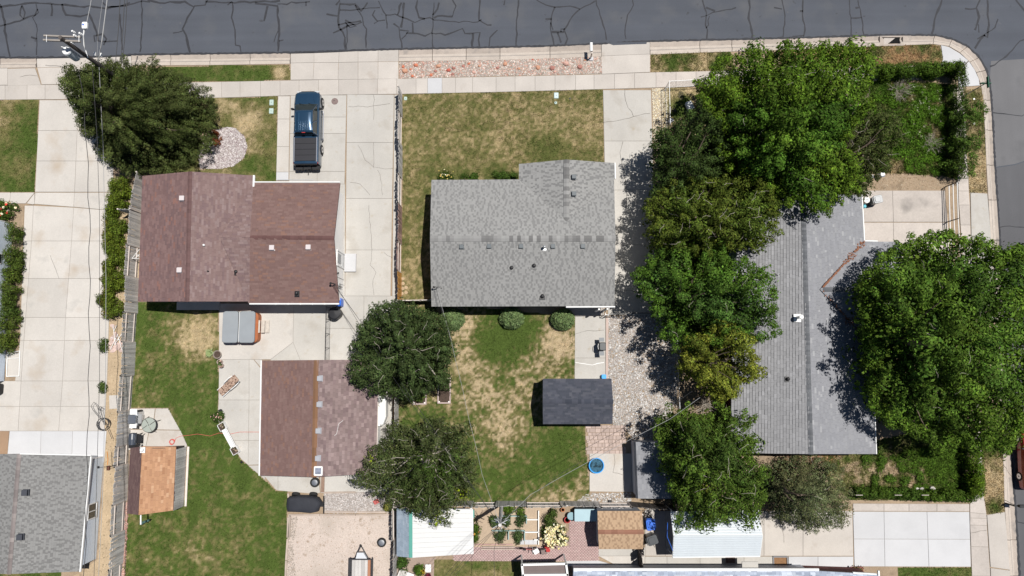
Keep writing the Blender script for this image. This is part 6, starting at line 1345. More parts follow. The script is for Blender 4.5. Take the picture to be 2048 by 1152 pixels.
for dz, l, a_ in ((6.3, 1.1, .5), (5.6, .8, -.4), (6.5, .6, 2.0)):
    M().tube([(P2.x-l/2*math.cos(a_), P2.y-l/2*math.sin(a_), dz), (P2.x+l/2*math.cos(a_), P2.y+l/2*math.sin(a_), dz)], .03, 6).build('bracket', galv, up2)
for i in range(7):
    a_ = i*.9+.3; M().tube([(P2.x, P2.y, 5.3+i*.17), (P2.x+.25*math.cos(a_), P2.y+.25*math.sin(a_), 5.35+i*.17), (P2.x+.55*math.cos(a_), P2.y+.5*math.sin(a_), 5.2+i*.17)], .018, 5).build('drop_loop', wirew, up2)
M().box((P2.x-.2, P2.y-.05, 5.2), (.18, .2, .4)).build('terminal_box', tm, up2)
T = (tx, ty, 6.3)
for i, (o1, o2) in enumerate(((0, 0), (5, 8), (-6, 4))):
    cable('service_wire', ('dark service wire from garden pole to the red roofed house mast, %s strand' % ('middle', 'right', 'left')[i]), [T, (812+o1, 780+o2, 4.6), (735+o1, 662+o2, 4.0), (665+i*2, 566, 3.65)], .011)
cable('service_wire', 'pale service wire from the garden pole to the grey house mast', [T, (965, 950, 5.2), (940, 845, 4.7), (905, 692, 4.0), (874, 576, 3.7)], .011, wirew, twist=.02)
cable('service_wire', 'thin dark service wire beside the pale one at the grey house mast', [(905, 692, 4.0), (888, 640, 3.8), (872, 576, 3.7)], .012)
cable('line_wire', 'pale striped cable crossing the back lawn diagonally towards the big gravel bed', [T, (1060, 990, 6.1), (1120, 955, 6.0), (1180, 922, 6.0), (1262, 878, 6.1), (1340, 838, 6.3), (1400, 795, 6.6)], .013, wirew)
cable('line_wire', 'thin dark cable just above the pale striped one over the pavers', [(tx, ty-5, 6.5), (1120, 948, 6.2), (1262, 866, 6.3), (1385, 782, 6.8)], .010)
cable('line_wire', 'dark wire dropping straight from the garden pole to the bottom edge', [T, (988, 1100, 6.0), (989, 1190, 6.3)], .013)
for i in range(3): cable('line_wire', 'dark wire from the garden pole over the white patio cover, %s of three' % ('left', 'middle', 'right')[i], [T, (925+i*7, 1112+i*3, 6.1), (860+i*10, 1185, 6.4)], .011)
# ================================================================ VEHICLES
paint = mat('navy_paint', (.018, .052, .10), .28, metal=.35, coat=1, spec=.5)
paint_d = mat('bed_cover', (.020, .020, .025), .55, (.1, 2), spec=.35)
chrome = mat('chrome', (.6, .6, .62), .18, metal=1)
rubber = mat('rubber', (.02, .02, .02), .8)
def wheel(parent, c, r=.38, w=.25, rim=chrome, axis='x', name='wheel'):
    A = Matrix.Rotation(math.pi/2, 3, 'Y') if axis == 'x' else (Matrix.Rotation(math.pi/2, 3, 'X') if axis == 'y' else Matrix.Identity(3))
    o = M().lathe(c, [(r*.62, -w/2), (r*.95, -w/2), (r, -w*.35), (r, w*.35), (r*.95, w/2), (r*.62, w/2)], 22, A).build(name, rubber, parent, local=True, smooth=False)
    mb = M().lathe(c, [(r*.2, -w*.50), (r*.62, -w*.53), (r*.62, w*.53), (r*.2, w*.50)], 18, A)
    mb.build('rim', rim, o, local=True); M().lathe(c, [(r*.14, -w*.57), (r*.14, w*.57)], 10, A).build('hub_cap', dark if rim is not white else steel, o, local=True); return o
cx, cy = W(621.5, 262, 0)[:2]
tk = thing('pickup_truck', 'dark blue crew cab pickup truck with black bed cover parked on the wide driveway', 'pickup truck', (cx, cy, 0), math.radians(.8))
def ly(py, z): return W(621, py, z)[1]-cy
yf, yr = ly(184, .75), ly(330, .8); yw0, yw1, yr0, yr1 = ly(208.5, 1.15), ly(220, 1.82), ly(264, 1.84), ly(271.5, 1.25)
def ring(y, w, zt, zb, ins=.10): return [(-w, y, zb), (-w-.01, y, .72), (-w+.01, y, zt-.10), (-w+ins, y, zt), (-w+ins+.12, y, zt+.012), (0, y, zt+.03), (w-ins-.12, y, zt+.012), (w-ins, y, zt), (w-.01, y, zt-.10), (w+.01, y, .72), (w, y, zb)]
body = M().loft([ring(yf, .62, .72, .42, .2), ring(yf-.06, .80, .92, .36, .2), ring(yf-.22, .92, 1.02, .34, .14), ring(yf-.6, .965, 1.09, .34), ring(yw0+.05, .975, 1.15, .34), ring(yw0-.5, .975, 1.17, .34, .07), ring(yr1, .975, 1.18, .34, .06), ring(yr1-.12, .975, 1.22, .34, .05), ring(yr+.15, .965, 1.22, .36, .05), ring(yr, .94, 1.20, .40, .05)])
body.build('body', paint, tk, local=True, smooth=False)
def gring(y, wb, wt, zt, zb=1.15): return [(-wb, y, zb), (-wt, y, zt), (0, y, zt+.02), (wt, y, zt), (wb, y, zb)]
M().loft([gring(yw0, .84, .80, 1.17), gring(yw1, .86, .66, 1.80), gring(yr0, .86, .67, 1.80), gring(yr1, .86, .80, 1.20)]).build('cab_windows', glass, tk, local=True)
rb = M(); n_ = 9; rr_ = []
for i in range(n_): t = i/(n_-1); y = yw1+(yr0-yw1)*t; zt = 1.81+.045*math.sin(math.pi*min(1, t*1.1+.1)); rr_.append([(-.69, y, 1.79), (-.665, y, zt), (-.3, y, zt+.03), (0, y, zt+.035), (.3, y, zt+.03), (.665, y, zt), (.69, y, 1.79)])
rb.loft(rr_); rb.build('roof', paint, tk, local=True, smooth=True)
blueb = mat('navy_paint_rib', (.04, .10, .17), .3, metal=.4, coat=1)
for i, x in enumerate((-.58, -.34, -.20, -.04, .12, .28, .44, .60)):
    y0_ = yr0+.06; y1_ = yr0+(1.45 if i in (0, 1, 6, 7) else .85); M().box((x, (y0_+y1_)/2, 1.875 if abs(x) < .5 else 1.862), (.028, abs(y1_-y0_), .02)).build('roof_rib', blueb, tk, local=True)
for s in (-1, 1):
    M().tube([(s*.85, yw0+.02, 1.16), (s*.675, yw1, 1.81)], .03, 6).build('pillar', paint, tk, local=True)
    M().tube([(s*.86, (yw0+yr0)/2-.1, 1.16), (s*.68, (yw1+yr0)/2-.12, 1.81)], .04, 6).build('pillar', paint, tk, local=True)
    M().tube([(s*.86, yr1+.05, 1.18), (s*.69, yr0, 1.81)], .06, 6).build('pillar', paint, tk, local=True)
    M().tube([(s*.5, yf-.25, 1.045), (s*.52, yf-.7, 1.125), (s*.6, yw0+.15, 1.175)], .02, 6).build('hood_crease', paint, tk, local=True)
    M().rbox((s*1.07, yw0-.35, 1.12), (.22, .13, .2), .05).build('mirror', dark, tk, local=True)
    M().tube([(s*1.02, yw0-.25, .42), (s*1.06, yw0-.45, .38), (s*1.06, yr1+.05, .38), (s*1.02, yr1-.1, .42)], .05, 8).build('running_board', chrome, tk, local=True)
    wheel(tk, (s*.90, ly(206, .4), .38)); wheel(tk, (s*.90, ly(300, .4), .38))
    M().box((s*.84, (yr1+yr)/2-.0, 1.262), (.07, abs(yr-yr1)-.22, .03)).build('bed_rail', mat('satin_metal', (.26, .27, .30), .4, metal=.6), tk, local=True)
    M().rbox((s*.86, yr+.06, 1.0), (.14, .12, .4), .03).build('tail_light', rednose, tk, local=True)
    M().rbox((s*.68, yf-.05, .82), (.34, .12, .16), .04).build('headlight', mat('lens', (.5, .5, .5), .1), tk, local=True)
    M().tube([(s*.35-.2, yw0+.06, 1.2), (s*.35+.25, yw0-.12, 1.33)], .012, 4).build('wiper', dark, tk, local=True)
    M().rbox((s*.62, yr-.16, .62), (.62, .30, .2), .08).build('rear_bumper', dark, tk, local=True)
for i in range(4):
    y0_ = yr1-.16+(yr-yr1+.34)*i/4; y1_ = yr1-.16+(yr-yr1+.34)*(i+1)/4; M().rbox((0, (y0_+y1_)/2, 1.265+.006*(i % 2)), (1.58, abs(y1_-y0_)-.012, .05), .03).build('bed_cover_panel', paint_d, tk, local=True)
M().rbox((0, yr-.02, .98), (1.6, .10, .42), .03).build('tailgate', mat('black_paint', (.012, .014, .018), .35, coat=.6), tk, local=True); M().rbox((0, yr-.18, .66), (.6, .22, .12), .04).build('bumper_step', dark, tk, local=True)
M().tube([(0, yr-.25, .45), (0, yr-.52, .45)], .035, 6).build('hitch', dark, tk, local=True); M().box((0, yr0-.02, 1.80), (.26, .05, .05)).build('brake_light', rednose, tk, local=True)
M().rbox((0, yf+.02, .55), (1.5, .14, .22), .06).build('front_bumper', chrome, tk, local=True); M().box((0, yf-.02, .8), (.9, .05, .16)).build('grille', blackm, tk, local=True)
# red car at the right edge
rc = Vector(W(2054, 914, 0)); ca = thing('parked_car', 'red car parked at the right edge of the picture, mostly outside the frame', 'car', tuple(rc), math.radians(-1.5))
redp = mat('red_paint', (.28, .015, .012), .3, coat=1)
def r2(y, w, zt, zb=.25): return [(-w, y, zb), (-w, y, .6), (-w+.06, y, zt-.05), (-w+.18, y, zt), (w-.18, y, zt), (w-.06, y, zt-.05), (w, y, .6), (w, y, zb)]
M().loft([r2(2.2, .65, .55), r2(2.0, .82, .75), r2(1.2, .88, .9), r2(-1.5, .88, .95), r2(-2.1, .82, .9), r2(-2.25, .68, .6)]).build('body', redp, ca, local=True)
M().loft([gring(1.0, .8, .75, .93, .9), gring(.35, .78, .6, 1.38, .9), gring(-1.0, .78, .6, 1.38, .9), gring(-1.7, .78, .72, .96, .9)]).build('windows', glass, ca, local=True)
M().rbox((0, -.35, 1.41), (1.22, 1.5, .05), .1).build('roof', redp, ca, local=True)
for sx in (-1, 1):
    for y in (1.35, -1.35): wheel(ca, (sx*.80, y, .32), .32, .2)
    M().rbox((sx*.97, .7, .95), (.18, .12, .12), .04).build('mirror', dark, ca, local=True)
# ================================================================ THINGS
def P(px, py, z=0): return W(px, py, z)
# hot tub
q = P(480, 655, 0); ht = thing('hot_tub', 'square hot tub with grey folding cover and orange wooden cabinet on the patio', 'hot tub', q)
orange = mat('cedar_cabinet', (.36, .12, .05), .6, (.15, 3)); cov = mat('vinyl_cover', (.25, .27, .29), .6, (.08, 1.5), spec=.3)
c = Vector(P(479.5, 654, .9)); c0 = Vector((c.x+.14, c.y-.02, 0))
M().rbox((c0.x, c0.y, .42), (2.25, 2.2, .84), .3).build('cabinet', orange, ht); M().rbox((c0.x-.06, c0.y, .05), (2.15, 2.2, .1), .3).build('base', dark, ht)
for s in (-1, 1):
    M().rbox((c.x-.06+s*.60, c.y, .93), (1.17, 2.32, .13), .22 if True else 0, k=5).build('cover_half', cov, ht)
M().box((c.x-.06, c.y, .985), (.05, 2.3, .03)).build('cover_seam', dark, ht); M().box((c.x-.02, c.y, .99), (.03, 2.25, .03)).build('cover_strap', white, ht)
st = thing('hot_tub_steps', 'three pale wooden step boards leading up to the hot tub', 'steps', P(526, 653, 0)); stw = mat('pale_wood', (.48, .43, .38), .85, (.2, 6), (.1, 20))
for i, (px, z) in enumerate(((516.5, .62), (526, .38), (535, .18))): q = P(px, 653, z); M().box(q, (.26, .92, .05)).build('step_board', stw, st)
for s in (-.4, .4): q = P(526, 653, 0); M().prism([(q[0]-.5, q[1]+s-.02), (q[0]+.45, q[1]+s-.02), (q[0]+.45, q[1]+s+.02), (q[0]-.5, q[1]+s+.02)], 0, .14).build('stringer', stw, st)
# black grill cover / kettle by gate
q = P(675, 628, 0); kt = thing('covered_barrel', 'round black covered barrel at the gate beside the red house corner', 'barrel', q)
M().lathe(q, [(.38, 0), (.42, .1), (.44, .8), (.42, .86), (.2, .9), (.02, .91)], 20).build('drum', dark, kt); M().lathe((q[0], q[1], .9), [(.45, -.04), (.46, 0), (.38, .04), (.04, .06)], 20).build('lid', blackm, kt)
q = P(683, 606, 0); bb = thing('blue_bin', 'blue bin wedged between the red house corner and the gate', 'bin', q); M().rbox((q[0], q[1], .45), (.34, .62, .9), .08).build('tub', bluep, bb); M().rbox((q[0]+.02, q[1], .92), (.38, .64, .06), .08).build('lid', bluep, bb)
# manhole, ground boxes
def disc(name, lab, cat, px, py, r, m, z=.06, n=24):
    q = P(px, py, z); t = thing(name, lab, cat, (q[0], q[1], 0)); M().lathe((q[0], q[1], z-.02), [(r, 0), (r, .022), (r*.93, .028)], n).build('cover', m, t); M().lathe((q[0], q[1], z+.004), [(r*.8, 0), (r*.78, .010)], n).build('raised_pattern', m, t); M().lathe((q[0]-r*.2, q[1]+r*.2, z+.01), [(.04, 0), (.03, .012)], 8).build('pick_hole', dark, t)
disc('manhole_cover', 'round brown manhole cover in the driveway right of the pickup truck', 'manhole cover', 669.5, 202.5, .26, mat('rusty_iron', (.20, .15, .14), .8, (.3, 20), bump=.4))
bxm = mat('box_lid_green', (.40, .50, .46), .7, (.1, 5))
for px, py, w, h, lab in ((543, 205, .32, .46, 'pale green rectangular meter lid in the lawn left of the pickup, upper of two'), (542.5, 222, .34, .44, 'pale green meter lid in the lawn left of the pickup, lower of two'), (1112.5, 191, .36, .48, 'pale blue rectangular meter lid near the sidewalk in the front lawn'), (811, 197, .24, .28, 'small pale meter lid at the fence corner of the front lawn')):
    q = P(px, py, .05); t = thing('meter_lid', lab, 'utility lid', (q[0], q[1], 0)); M().rbox((q[0], q[1], .04), (w, h, .08), .05).build('frame', bxm, t); M().rbox((q[0], q[1], .085), (w*.82, h*.86, .02), .04).build('lid', mat('box_lid_blue', (.50, .60, .62), .6) if px > 1000 else bxm, t); M().lathe((q[0], q[1], .09), [(.03, 0), (.025, .012)], 8).build('pick_hole', dark, t)
disc('valve_cap', 'small round pale valve cap just below the blue meter lid in the front lawn', 'valve cap', 1111.5, 205.5, .11, bxm, .07, 14)
disc('vent_cap', 'tiny brown sprinkler cap in the upper part of the front lawn', 'sprinkler cap', 1140, 197, .07, dark, .05, 10)
# stepping stones by the fence
for i, (px, py) in enumerate(((806, 557), (806, 567), (806, 577), (804, 587), (812, 585), (812, 575))):
    q = P(px, py, .05); o = M().prism([(q[0]+.15*math.cos(k*1.047), q[1]+.13*math.sin(k*1.047)) for k in range(6)], -.02, .06).build('stepping_stone', straw); tag(o, 'small round tan stepping stone beside the orange fence section', 'stepping stone', 'stepping stones by the orange fence')
# mailbox top
q = P(1181, 117, 0); mbx = thing('mailbox', 'white mailbox on a wooden post in the rock strip by the single driveway', 'mailbox', q)
M().box((q[0], q[1], .5), (.09, .09, 1.0)).build('post', rail_m, mbx); M().tube([(q[0], q[1], .95), (q[0], q[1]+.4, .95)], .04, 6).build('arm', rail_m, mbx)
c = P(1182.5, 94.5, 1.1); rr_ = []
for y in (-.32, .32): rr_.append([(c[0]-.11, c[1]+y, 1.0), (c[0]-.11, c[1]+y, 1.12), (c[0]-.06, c[1]+y, 1.2), (c[0]+.06, c[1]+y, 1.2), (c[0]+.11, c[1]+y, 1.12), (c[0]+.11, c[1]+y, 1.0)])
M().loft(rr_).build('box', white, mbx); M().box((c[0], c[1]+.33, 1.1), (.2, .02, .18)).build('door', steel, mbx)
M().rbox((q[0]+.05, q[1]-.05, .06), (.34, .3, .1), .08).build('foot_stone', conc_w, mbx)
q = P(2010, 1006, 0); mb2 = thing('mailbox', 'black mailbox on a dark post beside the right hand street', 'mailbox', q)
M().box((q[0], q[1], .5), (.09, .09, 1.0)).build('post', blackm, mb2); c = Vector((q[0]+.45, q[1], 1.08)); M().box((q[0]+.2, q[1], .95), (.5, .08, .06)).build('arm', blackm, mb2); M().rbox(tuple(c), (.5, .2, .22), .05).build('box', blackm, mb2); M().box((c.x+.24, c.y-.12, 1.12), (.1, .03, .12)).build('flag', white, mb2)
# street sign on the corner
q = P(1924, 194, 0); ss = thing('street_sign', 'green street name signs crossed on top of a pole at the corner', 'street sign', q); grn = mat('sign_green', (.01, .13, .07), .5)
M().tube([q, (q[0], q[1], 2.75)], .035, 8).build('pole', galv, ss)
M().box((q[0], q[1], 2.62), (.80, .03, .20)).build('sign_blade', grn, ss); M().box((q[0], q[1], 2.86), (.03, .84, .2)).build('sign_blade', grn, ss); M().box((q[0], q[1], 2.74), (.05, .05, .04)).build('bracket', steel, ss)
# ---- back patio things
q = P(462, 770, 0); ch = thing('lounge_chair', 'white framed lounge chair with patterned brown cushion on the patio', 'lounge chair', q, math.radians(42))
cush = mat('patterned_cushion', (.36, .25, .19), .9, stain=[((.10, .06, .045), 9, .52, .6), ((.55, .42, .34), 7, .58, .66)])
for i in range(5):
    L = 1.75/5; z0 = .36 if i < 3 else .36+(i-2)*.13; M().rbox((-.875+L*(i+.5), 0, z0), (L-.01, .56, .09), .04).build('cushion', cush, ch, local=True)
for s in (-1, 1):
    M().tube([(-.9, s*.32, .28), (-.3, s*.32, .30), (-.05, s*.36, .5), (.35, s*.38, .55), (.62, s*.34, .42), (.85, s*.32, .62)], .03, 6).build('side_frame', white, ch, local=True)
    for x in (-.7, .45): M().tube([(x, s*.32, 0), (x, s*.32, .3)], .025, 6).build('leg', white, ch, local=True)
for px, py, r, lab in ((438, 709, .30, 'large round brown planter pot at the patio edge beside the aloe'), (443, 724, .20, 'round pot of pink and white flowers below the big planter'), (446, 731, .16, 'lowest little flower pot at the patio corner')):
    q = P(px, py, 0); t = thing('planter_pot', lab, 'planter pot', q); M().lathe(q, [(r*.7, 0), (r, .32), (r*1.05, .34), (r*.9, .34), (r*.88, .3)], 18).build('pot', mat('stone_pot', (.24, .20, .17), .8, (.2, 8)) if r > .25 else mat('pale_pot', (.45, .36, .33), .8), t); M().lathe((q[0], q[1], .25), [(r*.85, 0), (r*.8, .06)], 14).build('soil', soil, t)
    if r < .25:
        r_ = np.random.default_rng(int(px)); leaf_mesh('plant', np.array([[q[0]+r_.normal()*.06, q[1]+r_.normal()*.06, .4] for _ in range(8)]), np.full(8, .1), np.array([[.55, .4, .42], [.06, .12, .03]]*4), 14, .04, r_, leafm, t)
q = P(422, 706, 0); al = thing('aloe_plant', 'spiky pale green aloe plant on the lawn edge left of the round planter', 'plant', q); mb = M()
for i in range(16):
    a_ = i*.393+.2; l = random.Random(i).uniform(.28, .48); d = Vector((math.cos(a_), math.sin(a_), 0)); s = Vector((-d.y, d.x, 0))*.05; b0 = Vector(q)+Vector((0, 0, .1)); mid = b0+d*l*.5+Vector((0, 0, .22)); tip = b0+d*l+Vector((0, 0, .2)); mb.face([b0-s*.6, mid-s, tip, mid+s, b0+s*.6])
mb.build('leaves', mat('aloe', (.24, .30, .13), .5), al)
q = P(461, 876, 0); pb = thing('planter_bench', 'long white bench with square planter boxes at both ends on the patio edge', 'bench', q, math.radians(-59.5))
M().box((0, .02, .42), (1.5, .30, .05)).build('seat_board', white, pb, local=True); M().box((0, .22, .40), (1.6, .05, .05)).build('back_rail', white, pb, local=True)
for s, lab in ((-1, 0), (1, 0)):
    o = M(); 
    for dx, dy, sx, sy in ((0, .24, .55, .03), (0, -.24, .55, .03), (.26, 0, .03, .5), (-.26, 0, .03, .5)): o.box((s*.98+dx, dy, .22), (sx, sy, .44))
    b_ = o.build('planter_box', white, pb, local=True); M().box((s*.98, 0, .2), (.5, .46, .36)).build('soil', soil, b_, local=True)
    r_ = np.random.default_rng(5+s); o2 = leaf_mesh('plant', np.array([[s*.98+r_.normal()*.1, r_.normal()*.1, .46] for _ in range(8)]), np.full(8, .09), np.array([[.5, .42, .40], [.06, .10, .03]]*4), 12, .035, r_, leafm, None); o2.parent = b_
hedge('patio_plant', 'bushy green plant with pink flowers at the upper end of the white planter bench', [(434, 828), (441, 836)], .5, .5, (.05, .09, .025), 601, cat='plant', flowers=([(.6, .4, .42)], 14, .04))
q = P(443, 821, 0); o = M().lathe(q, [(.1, 0), (.12, .2), (.1, .22)], 12).build('small_pot', dark); tag(o, 'small black pot above the white planter bench', 'pot')
o = M().lathe(P(484, 924, 0), [(.08, 0), (.09, .12), (.02, .2)], 10).build('garden_light', dark); tag(o, 'small black garden light on the lawn at the patio diagonal', 'garden light')
# ---- barbecue patio
q = P(275, 838, 0); g1 = thing('gas_grill', 'stainless gas grill standing against the left fence, beside the round glass table', 'grill', q); sx_ = mat('stainless', (.42, .44, .47), .3, metal=.85)
gx, gy = P(266.5, 838, 1.0)[:2]
M().box((gx, gy, .45), (.55, .95, .85)).build('cabinet', steel, g1); M().rbox((gx-.06, gy-.01, 1.02), (.56, .66, .26), .08).build('lid', sx_, g1)
M().box((gx-.06, gy+.50, .9), (.5, .40, .05)).build('side_shelf', white, g1); M().box((gx-.04, gy-.48, .9), (.5, .34, .05)).build('side_shelf', white, g1); M().box((gx+.36, gy, .78), (.28, .68, .03)).build('front_shelf', mat('shelf_grey', (.28, .28, .28), .6), g1)
M().tube([(gx+.26, gy-.28, 1.02), (gx+.26, gy+.28, 1.02)], .02, 6).build('handle', dark, g1); M().box((gx+.24, gy+.52, .6), (.06, .22, .5)).build('tank_cover', dark, g1)
q = P(274, 879, 0); g2 = thing('pellet_smoker', 'black barrel smoker grill below the stainless grill by the left fence', 'grill', q); gx, gy = P(266, 878, .9)[:2]
M().lathe((gx, gy, .95), [(.10, -.44), (.26, -.40), (.28, 0), (.26, .40), (.10, .44)], 18, Matrix.Rotation(math.pi/2, 3, 'X')).build('barrel', mat('smoker_blue', (.05, .06, .08), .3, spec=.6), g2)
M().box((gx-.05, gy-.5, .7), (.46, .3, .45)).build('hopper', dark, g2); M().box((gx+.36, gy, .75), (.3, .6, .04)).build('front_shelf', dark, g2); M().tube([(gx+.22, gy-.25, 1.1), (gx+.28, gy, 1.12), (gx+.22, gy+.28, 1.1)], .022, 6).build('handle', steel, g2)
for dx, dy in ((-.2, -.35), (.25, -.35), (-.2, .35), (.25, .35)): M().tube([(gx+dx, gy+dy, 0), (gx+dx*.8, gy+dy*.8, .8)], .025, 6).build('leg', dark, g2)
M().tube([(gx+.4, gy+.25, .77), (gx+.62, gy+.42, .8)], .03, 6).build('side_handle', dark, g2); M().lathe((gx+.45, gy-.42, .8), [(.08, 0), (.06, .06)], 10).build('knob', dark, g2)
q = P(300, 849, 0); tb = thing('patio_table', 'round glass topped patio table with bent metal legs on the small patio', 'table', q); c = P(297.5, 850, .65)
gl = mat('table_glass', (.33, .36, .32), .15, spec=.5); M().lathe((c[0], c[1], .63), [(.50, 0), (.52, .015), (.50, .03)], 28).build('table_top', gl, tb)
tr = M(); 
for k in range(24): a_, b_2 = k*math.pi/12, (k+1)*math.pi/12; tr.tube([(c[0]+.53*math.cos(a_), c[1]+.53*math.sin(a_), .645), (c[0]+.53*math.cos(b_2), c[1]+.53*math.sin(b_2), .645)], .018, 5, False)
tr.build('rim', mat('bronze', (.14, .13, .12), .4, metal=.5), tb)
for k in range(4): a_ = .3+k*math.pi/2; M().tube([(c[0]+.12*math.cos(a_), c[1]+.12*math.sin(a_), .69), (c[0]+.5*math.cos(a_+.25), c[1]+.5*math.sin(a_+.25), .69), (c[0]+.66*math.cos(a_+.2), c[1]+.66*math.sin(a_+.2), .02)], .02, 5).build('leg', MATS['bronze'], tb)
M().lathe((c[0], c[1], .665), [(.04, 0), (.03, .03)], 10).build('umbrella_hole', dark, tb)
def coil(name, lab, cat, px, py, r, turns, m, tr_, z=.07, tail=()):
    c = P(px, py, z); pts = []; rn = random.Random(int(px)); n = 16*turns
    for k in range(n): a_ = k*math.pi/8; rr = r*(1+.25*math.sin(k*.37)); pts.append((c[0]+rr*math.cos(a_)+rn.gauss(0, .015), c[1]+rr*math.sin(a_), z+.01*(k/16)))
    pts += [P(x, y, z) for x, y in tail]; o = M().tube(pts, tr_, 5).build(name, m); tag(o, lab, cat); return o
coil('hose', 'coiled red hose on the small patio with its end on the orange shed side', 'hose', 345, 884, .17, 6, mat('red_hose', (.55, .12, .10), .5), .016, tail=[(352, 876), (362, 872), (375, 871), (395, 868), (420, 872), (438, 866), (460, 868), (480, 864), (520, 864)])
coil('cable_coil', 'tangled black cable coil hanging over the edge of the left driveway', 'cable', 207, 850, .42, 3, wirem, .018, z=.5, tail=[(196, 832), (186, 820), (182, 812), (188, 804), (194, 812), (202, 836), (210, 846), (218, 864), (224, 878)])
coil('cable_coil', 'smaller loop of black cable just above the tangled coil', 'cable', 201, 818, .12, 2, wirem, .015, z=.5, tail=[(208, 850)])
ora = M().tube([P(214, 903, 1.2), P(216, 918, 1.0), P(215, 930, 1.2)], .025, 5).build('orange_strap', mat('orange_strap', (.6, .22, .03), .6)); tag(ora, 'orange strap hanging by the lower left house siding', 'strap')
q = P(217, 934, 2.4); an = thing('roof_bracket', 'small dark antenna bracket over the siding of the lower left house', 'antenna', (q[0], q[1], 0)); M().tube([P(198, 935, 2.6), P(217, 933, 2.5)], .02, 5).build('arm', dark, an); M().box(P(217, 936, 2.4), (.16, .3, .2)).build('box', mat('rust_box', (.14, .06, .04), .8), an); M().box(P(197, 934.5, 2.6), (.12, .16, .05)).build('head', dark, an); M().tube([(q[0], q[1], 0), (q[0], q[1], 2.4)], .03, 6).build('post', dark, an)
q = P(291, 1044, 0); gg = thing('garden_sprayer', 'dark green garden tool lying under the white pipe below the orange roofed shed', 'garden tool', q); c = P(291, 1043, .5)
M().rbox((c[0], c[1], .5), (.55, .16, .16), .05, math.radians(20)).build('tank', mat('dark_green', (.05, .10, .09), .5), gg); M().lathe((c[0]-.28, c[1]-.12, .5), [(.12, -.06), (.13, 0), (.08, .1)], 12).build('cap', mat('dark_green', (.05, .10, .09), .5), gg); M().tube([(c[0]+.2, c[1]+.05, .5), (c[0]+.2, c[1]+.05, 0)], .03, 6).build('leg', dark, gg); M().tube([(c[0]-.25, c[1]-.05, .5), (c[0]-.25, c[1]-.05, 0)], .03, 6).build('leg', dark, gg)
q = P(2, 778, 0); o = thing('black_barbecue', 'black covered barbecue at the left edge below the blue house', 'grill', q); M().rbox((q[0], q[1], .55), (.5, .8, .9), .15).build('cover', dark, o); M().rbox((q[0], q[1], 1.05), (.45, .6, .2), .1).build('lid', blackm, o)
# ---- sandy yard
q = P(603, 1012, 0); ct = thing('covered_trailer', 'small trailer hidden under a dark tarpaulin beside the gravel pad', 'trailer', q)
tarp = mat('dark_tarp', (.028, .030, .038), .75, (.2, 2), bump=.5, bscale=6)
O_ = [(571, 999), (575, 995), (595, 993), (622, 994), (634, 998), (641, 1008), (636, 1018), (634, 1025), (620, 1028), (600, 1026), (572, 1025), (570, 1015)]
a_ = [P(x, y, .5) for x, y in O_]; b_ = [P(x, y, 1.05) for x, y in O_]; cxm = sum(p[0] for p in b_)/len(b_); cym = sum(p[1] for p in b_)/len(b_)
M().loft([[(cxm+(p[0]-cxm)*f, cym+(p[1]-cym)*f, z) for p in b_] for f, z in ((.96, .25), (1.0, .5), (.99, .8), (.93, .98), (.75, 1.06), (.3, 1.08))]).build('tarpaulin', tarp, ct, smooth=True)
for px in (592, 627): w_ = P(px, 989, .3); M().lathe(w_, [(.15, -.1), (.27, -.1), (.30, -.06), (.30, .06), (.27, .1), (.15, .1)], 18, Matrix.Rotation(math.radians(60), 3, 'X')).build('wheel', rubber, ct)
M().tube([P(636, 1010, .5), P(648, 1009, .5)], .05, 6).build('tongue', dark, ct); M().tube([P(648, 992, .5), P(647.5, 1027, .5)], .05, 6).build('cross_bar', dark, ct); M().box(P(643, 1009, .55), (.25, .3, .12)).build('winch', dark, ct)
q = P(631, 964, 0); sw = thing('spare_wheel', 'spare wheel with silver rim leaning at the garage wall below the roof fan', 'wheel', q)
for nm, pr, mt in (('tyre', [(.20, -.1), (.32, -.1), (.35, -.05), (.35, .05), (.32, .1), (.2, .1)], rubber), ('rim', [(.21, .0), (.21, .103), (.17, .108), (.08, .115)], steel)): M().lathe((q[0], q[1], .14), pr, 22).build(nm, mt, sw)
q = P(764, 1084, 0); sw = thing('spare_wheel', 'wheel with pale rim lying flat on the sandy yard above the utility trailer', 'wheel', q)
for nm, pr, mt in (('tyre', [(.20, -.1), (.30, -.1), (.33, -.05), (.33, .05), (.30, .1), (.2, .1)], rubber), ('rim', [(.21, .0), (.21, .103), (.17, .108), (.08, .115)], steel)): M().lathe((q[0], q[1], .12), pr, 22).build(nm, mt, sw)
M().lathe((q[0], q[1], .17), [(.06, 0), (.05, .04)], 10).build('hub', dark, sw)
pl = mat('brown_plank', (.24, .16, .12), .85, (.25, 5)); c = P(645.5, 969, .09); o = M().box(c, (.24, 1.1, .07)).build('plank_ramp', pl); tag(o, 'short brown plank lying on the slab right of the leaning wheel', 'plank')
q = P(722, 1130, 0); ut = thing('utility_trailer', 'flat utility trailer with grey plank deck and triangular tongue at the bottom edge', 'trailer', q)
yt, yb = P(722, 1118, .6)[1], P(722, 1200, .6)[1]; xl, xr = P(703.5, 1150, .6)[0], P(741.5, 1150, .6)[0]; fr = mat('trailer_frame', (.05, .05, .055), .6)
for i in range(6):
    w_ = (xr-xl)/6; M().box((xl+w_*(i+.5), (yt+yb)/2, .62), (w_-.012, yt-yb, .04)).build('deck_plank', mat('orange_plank', (.36, .17, .10), .8) if i == 5 else wood_g, ut)
for x in (xl-.10, xr+.10): M().tube([(x, yt+.06, .95), (x, yb, .95)], .035, 6).build('side_rail', fr, ut); M().tube([(x, yt+.06, .5), (x, yb, .5)], .04, 6).build('frame_beam', fr, ut); 
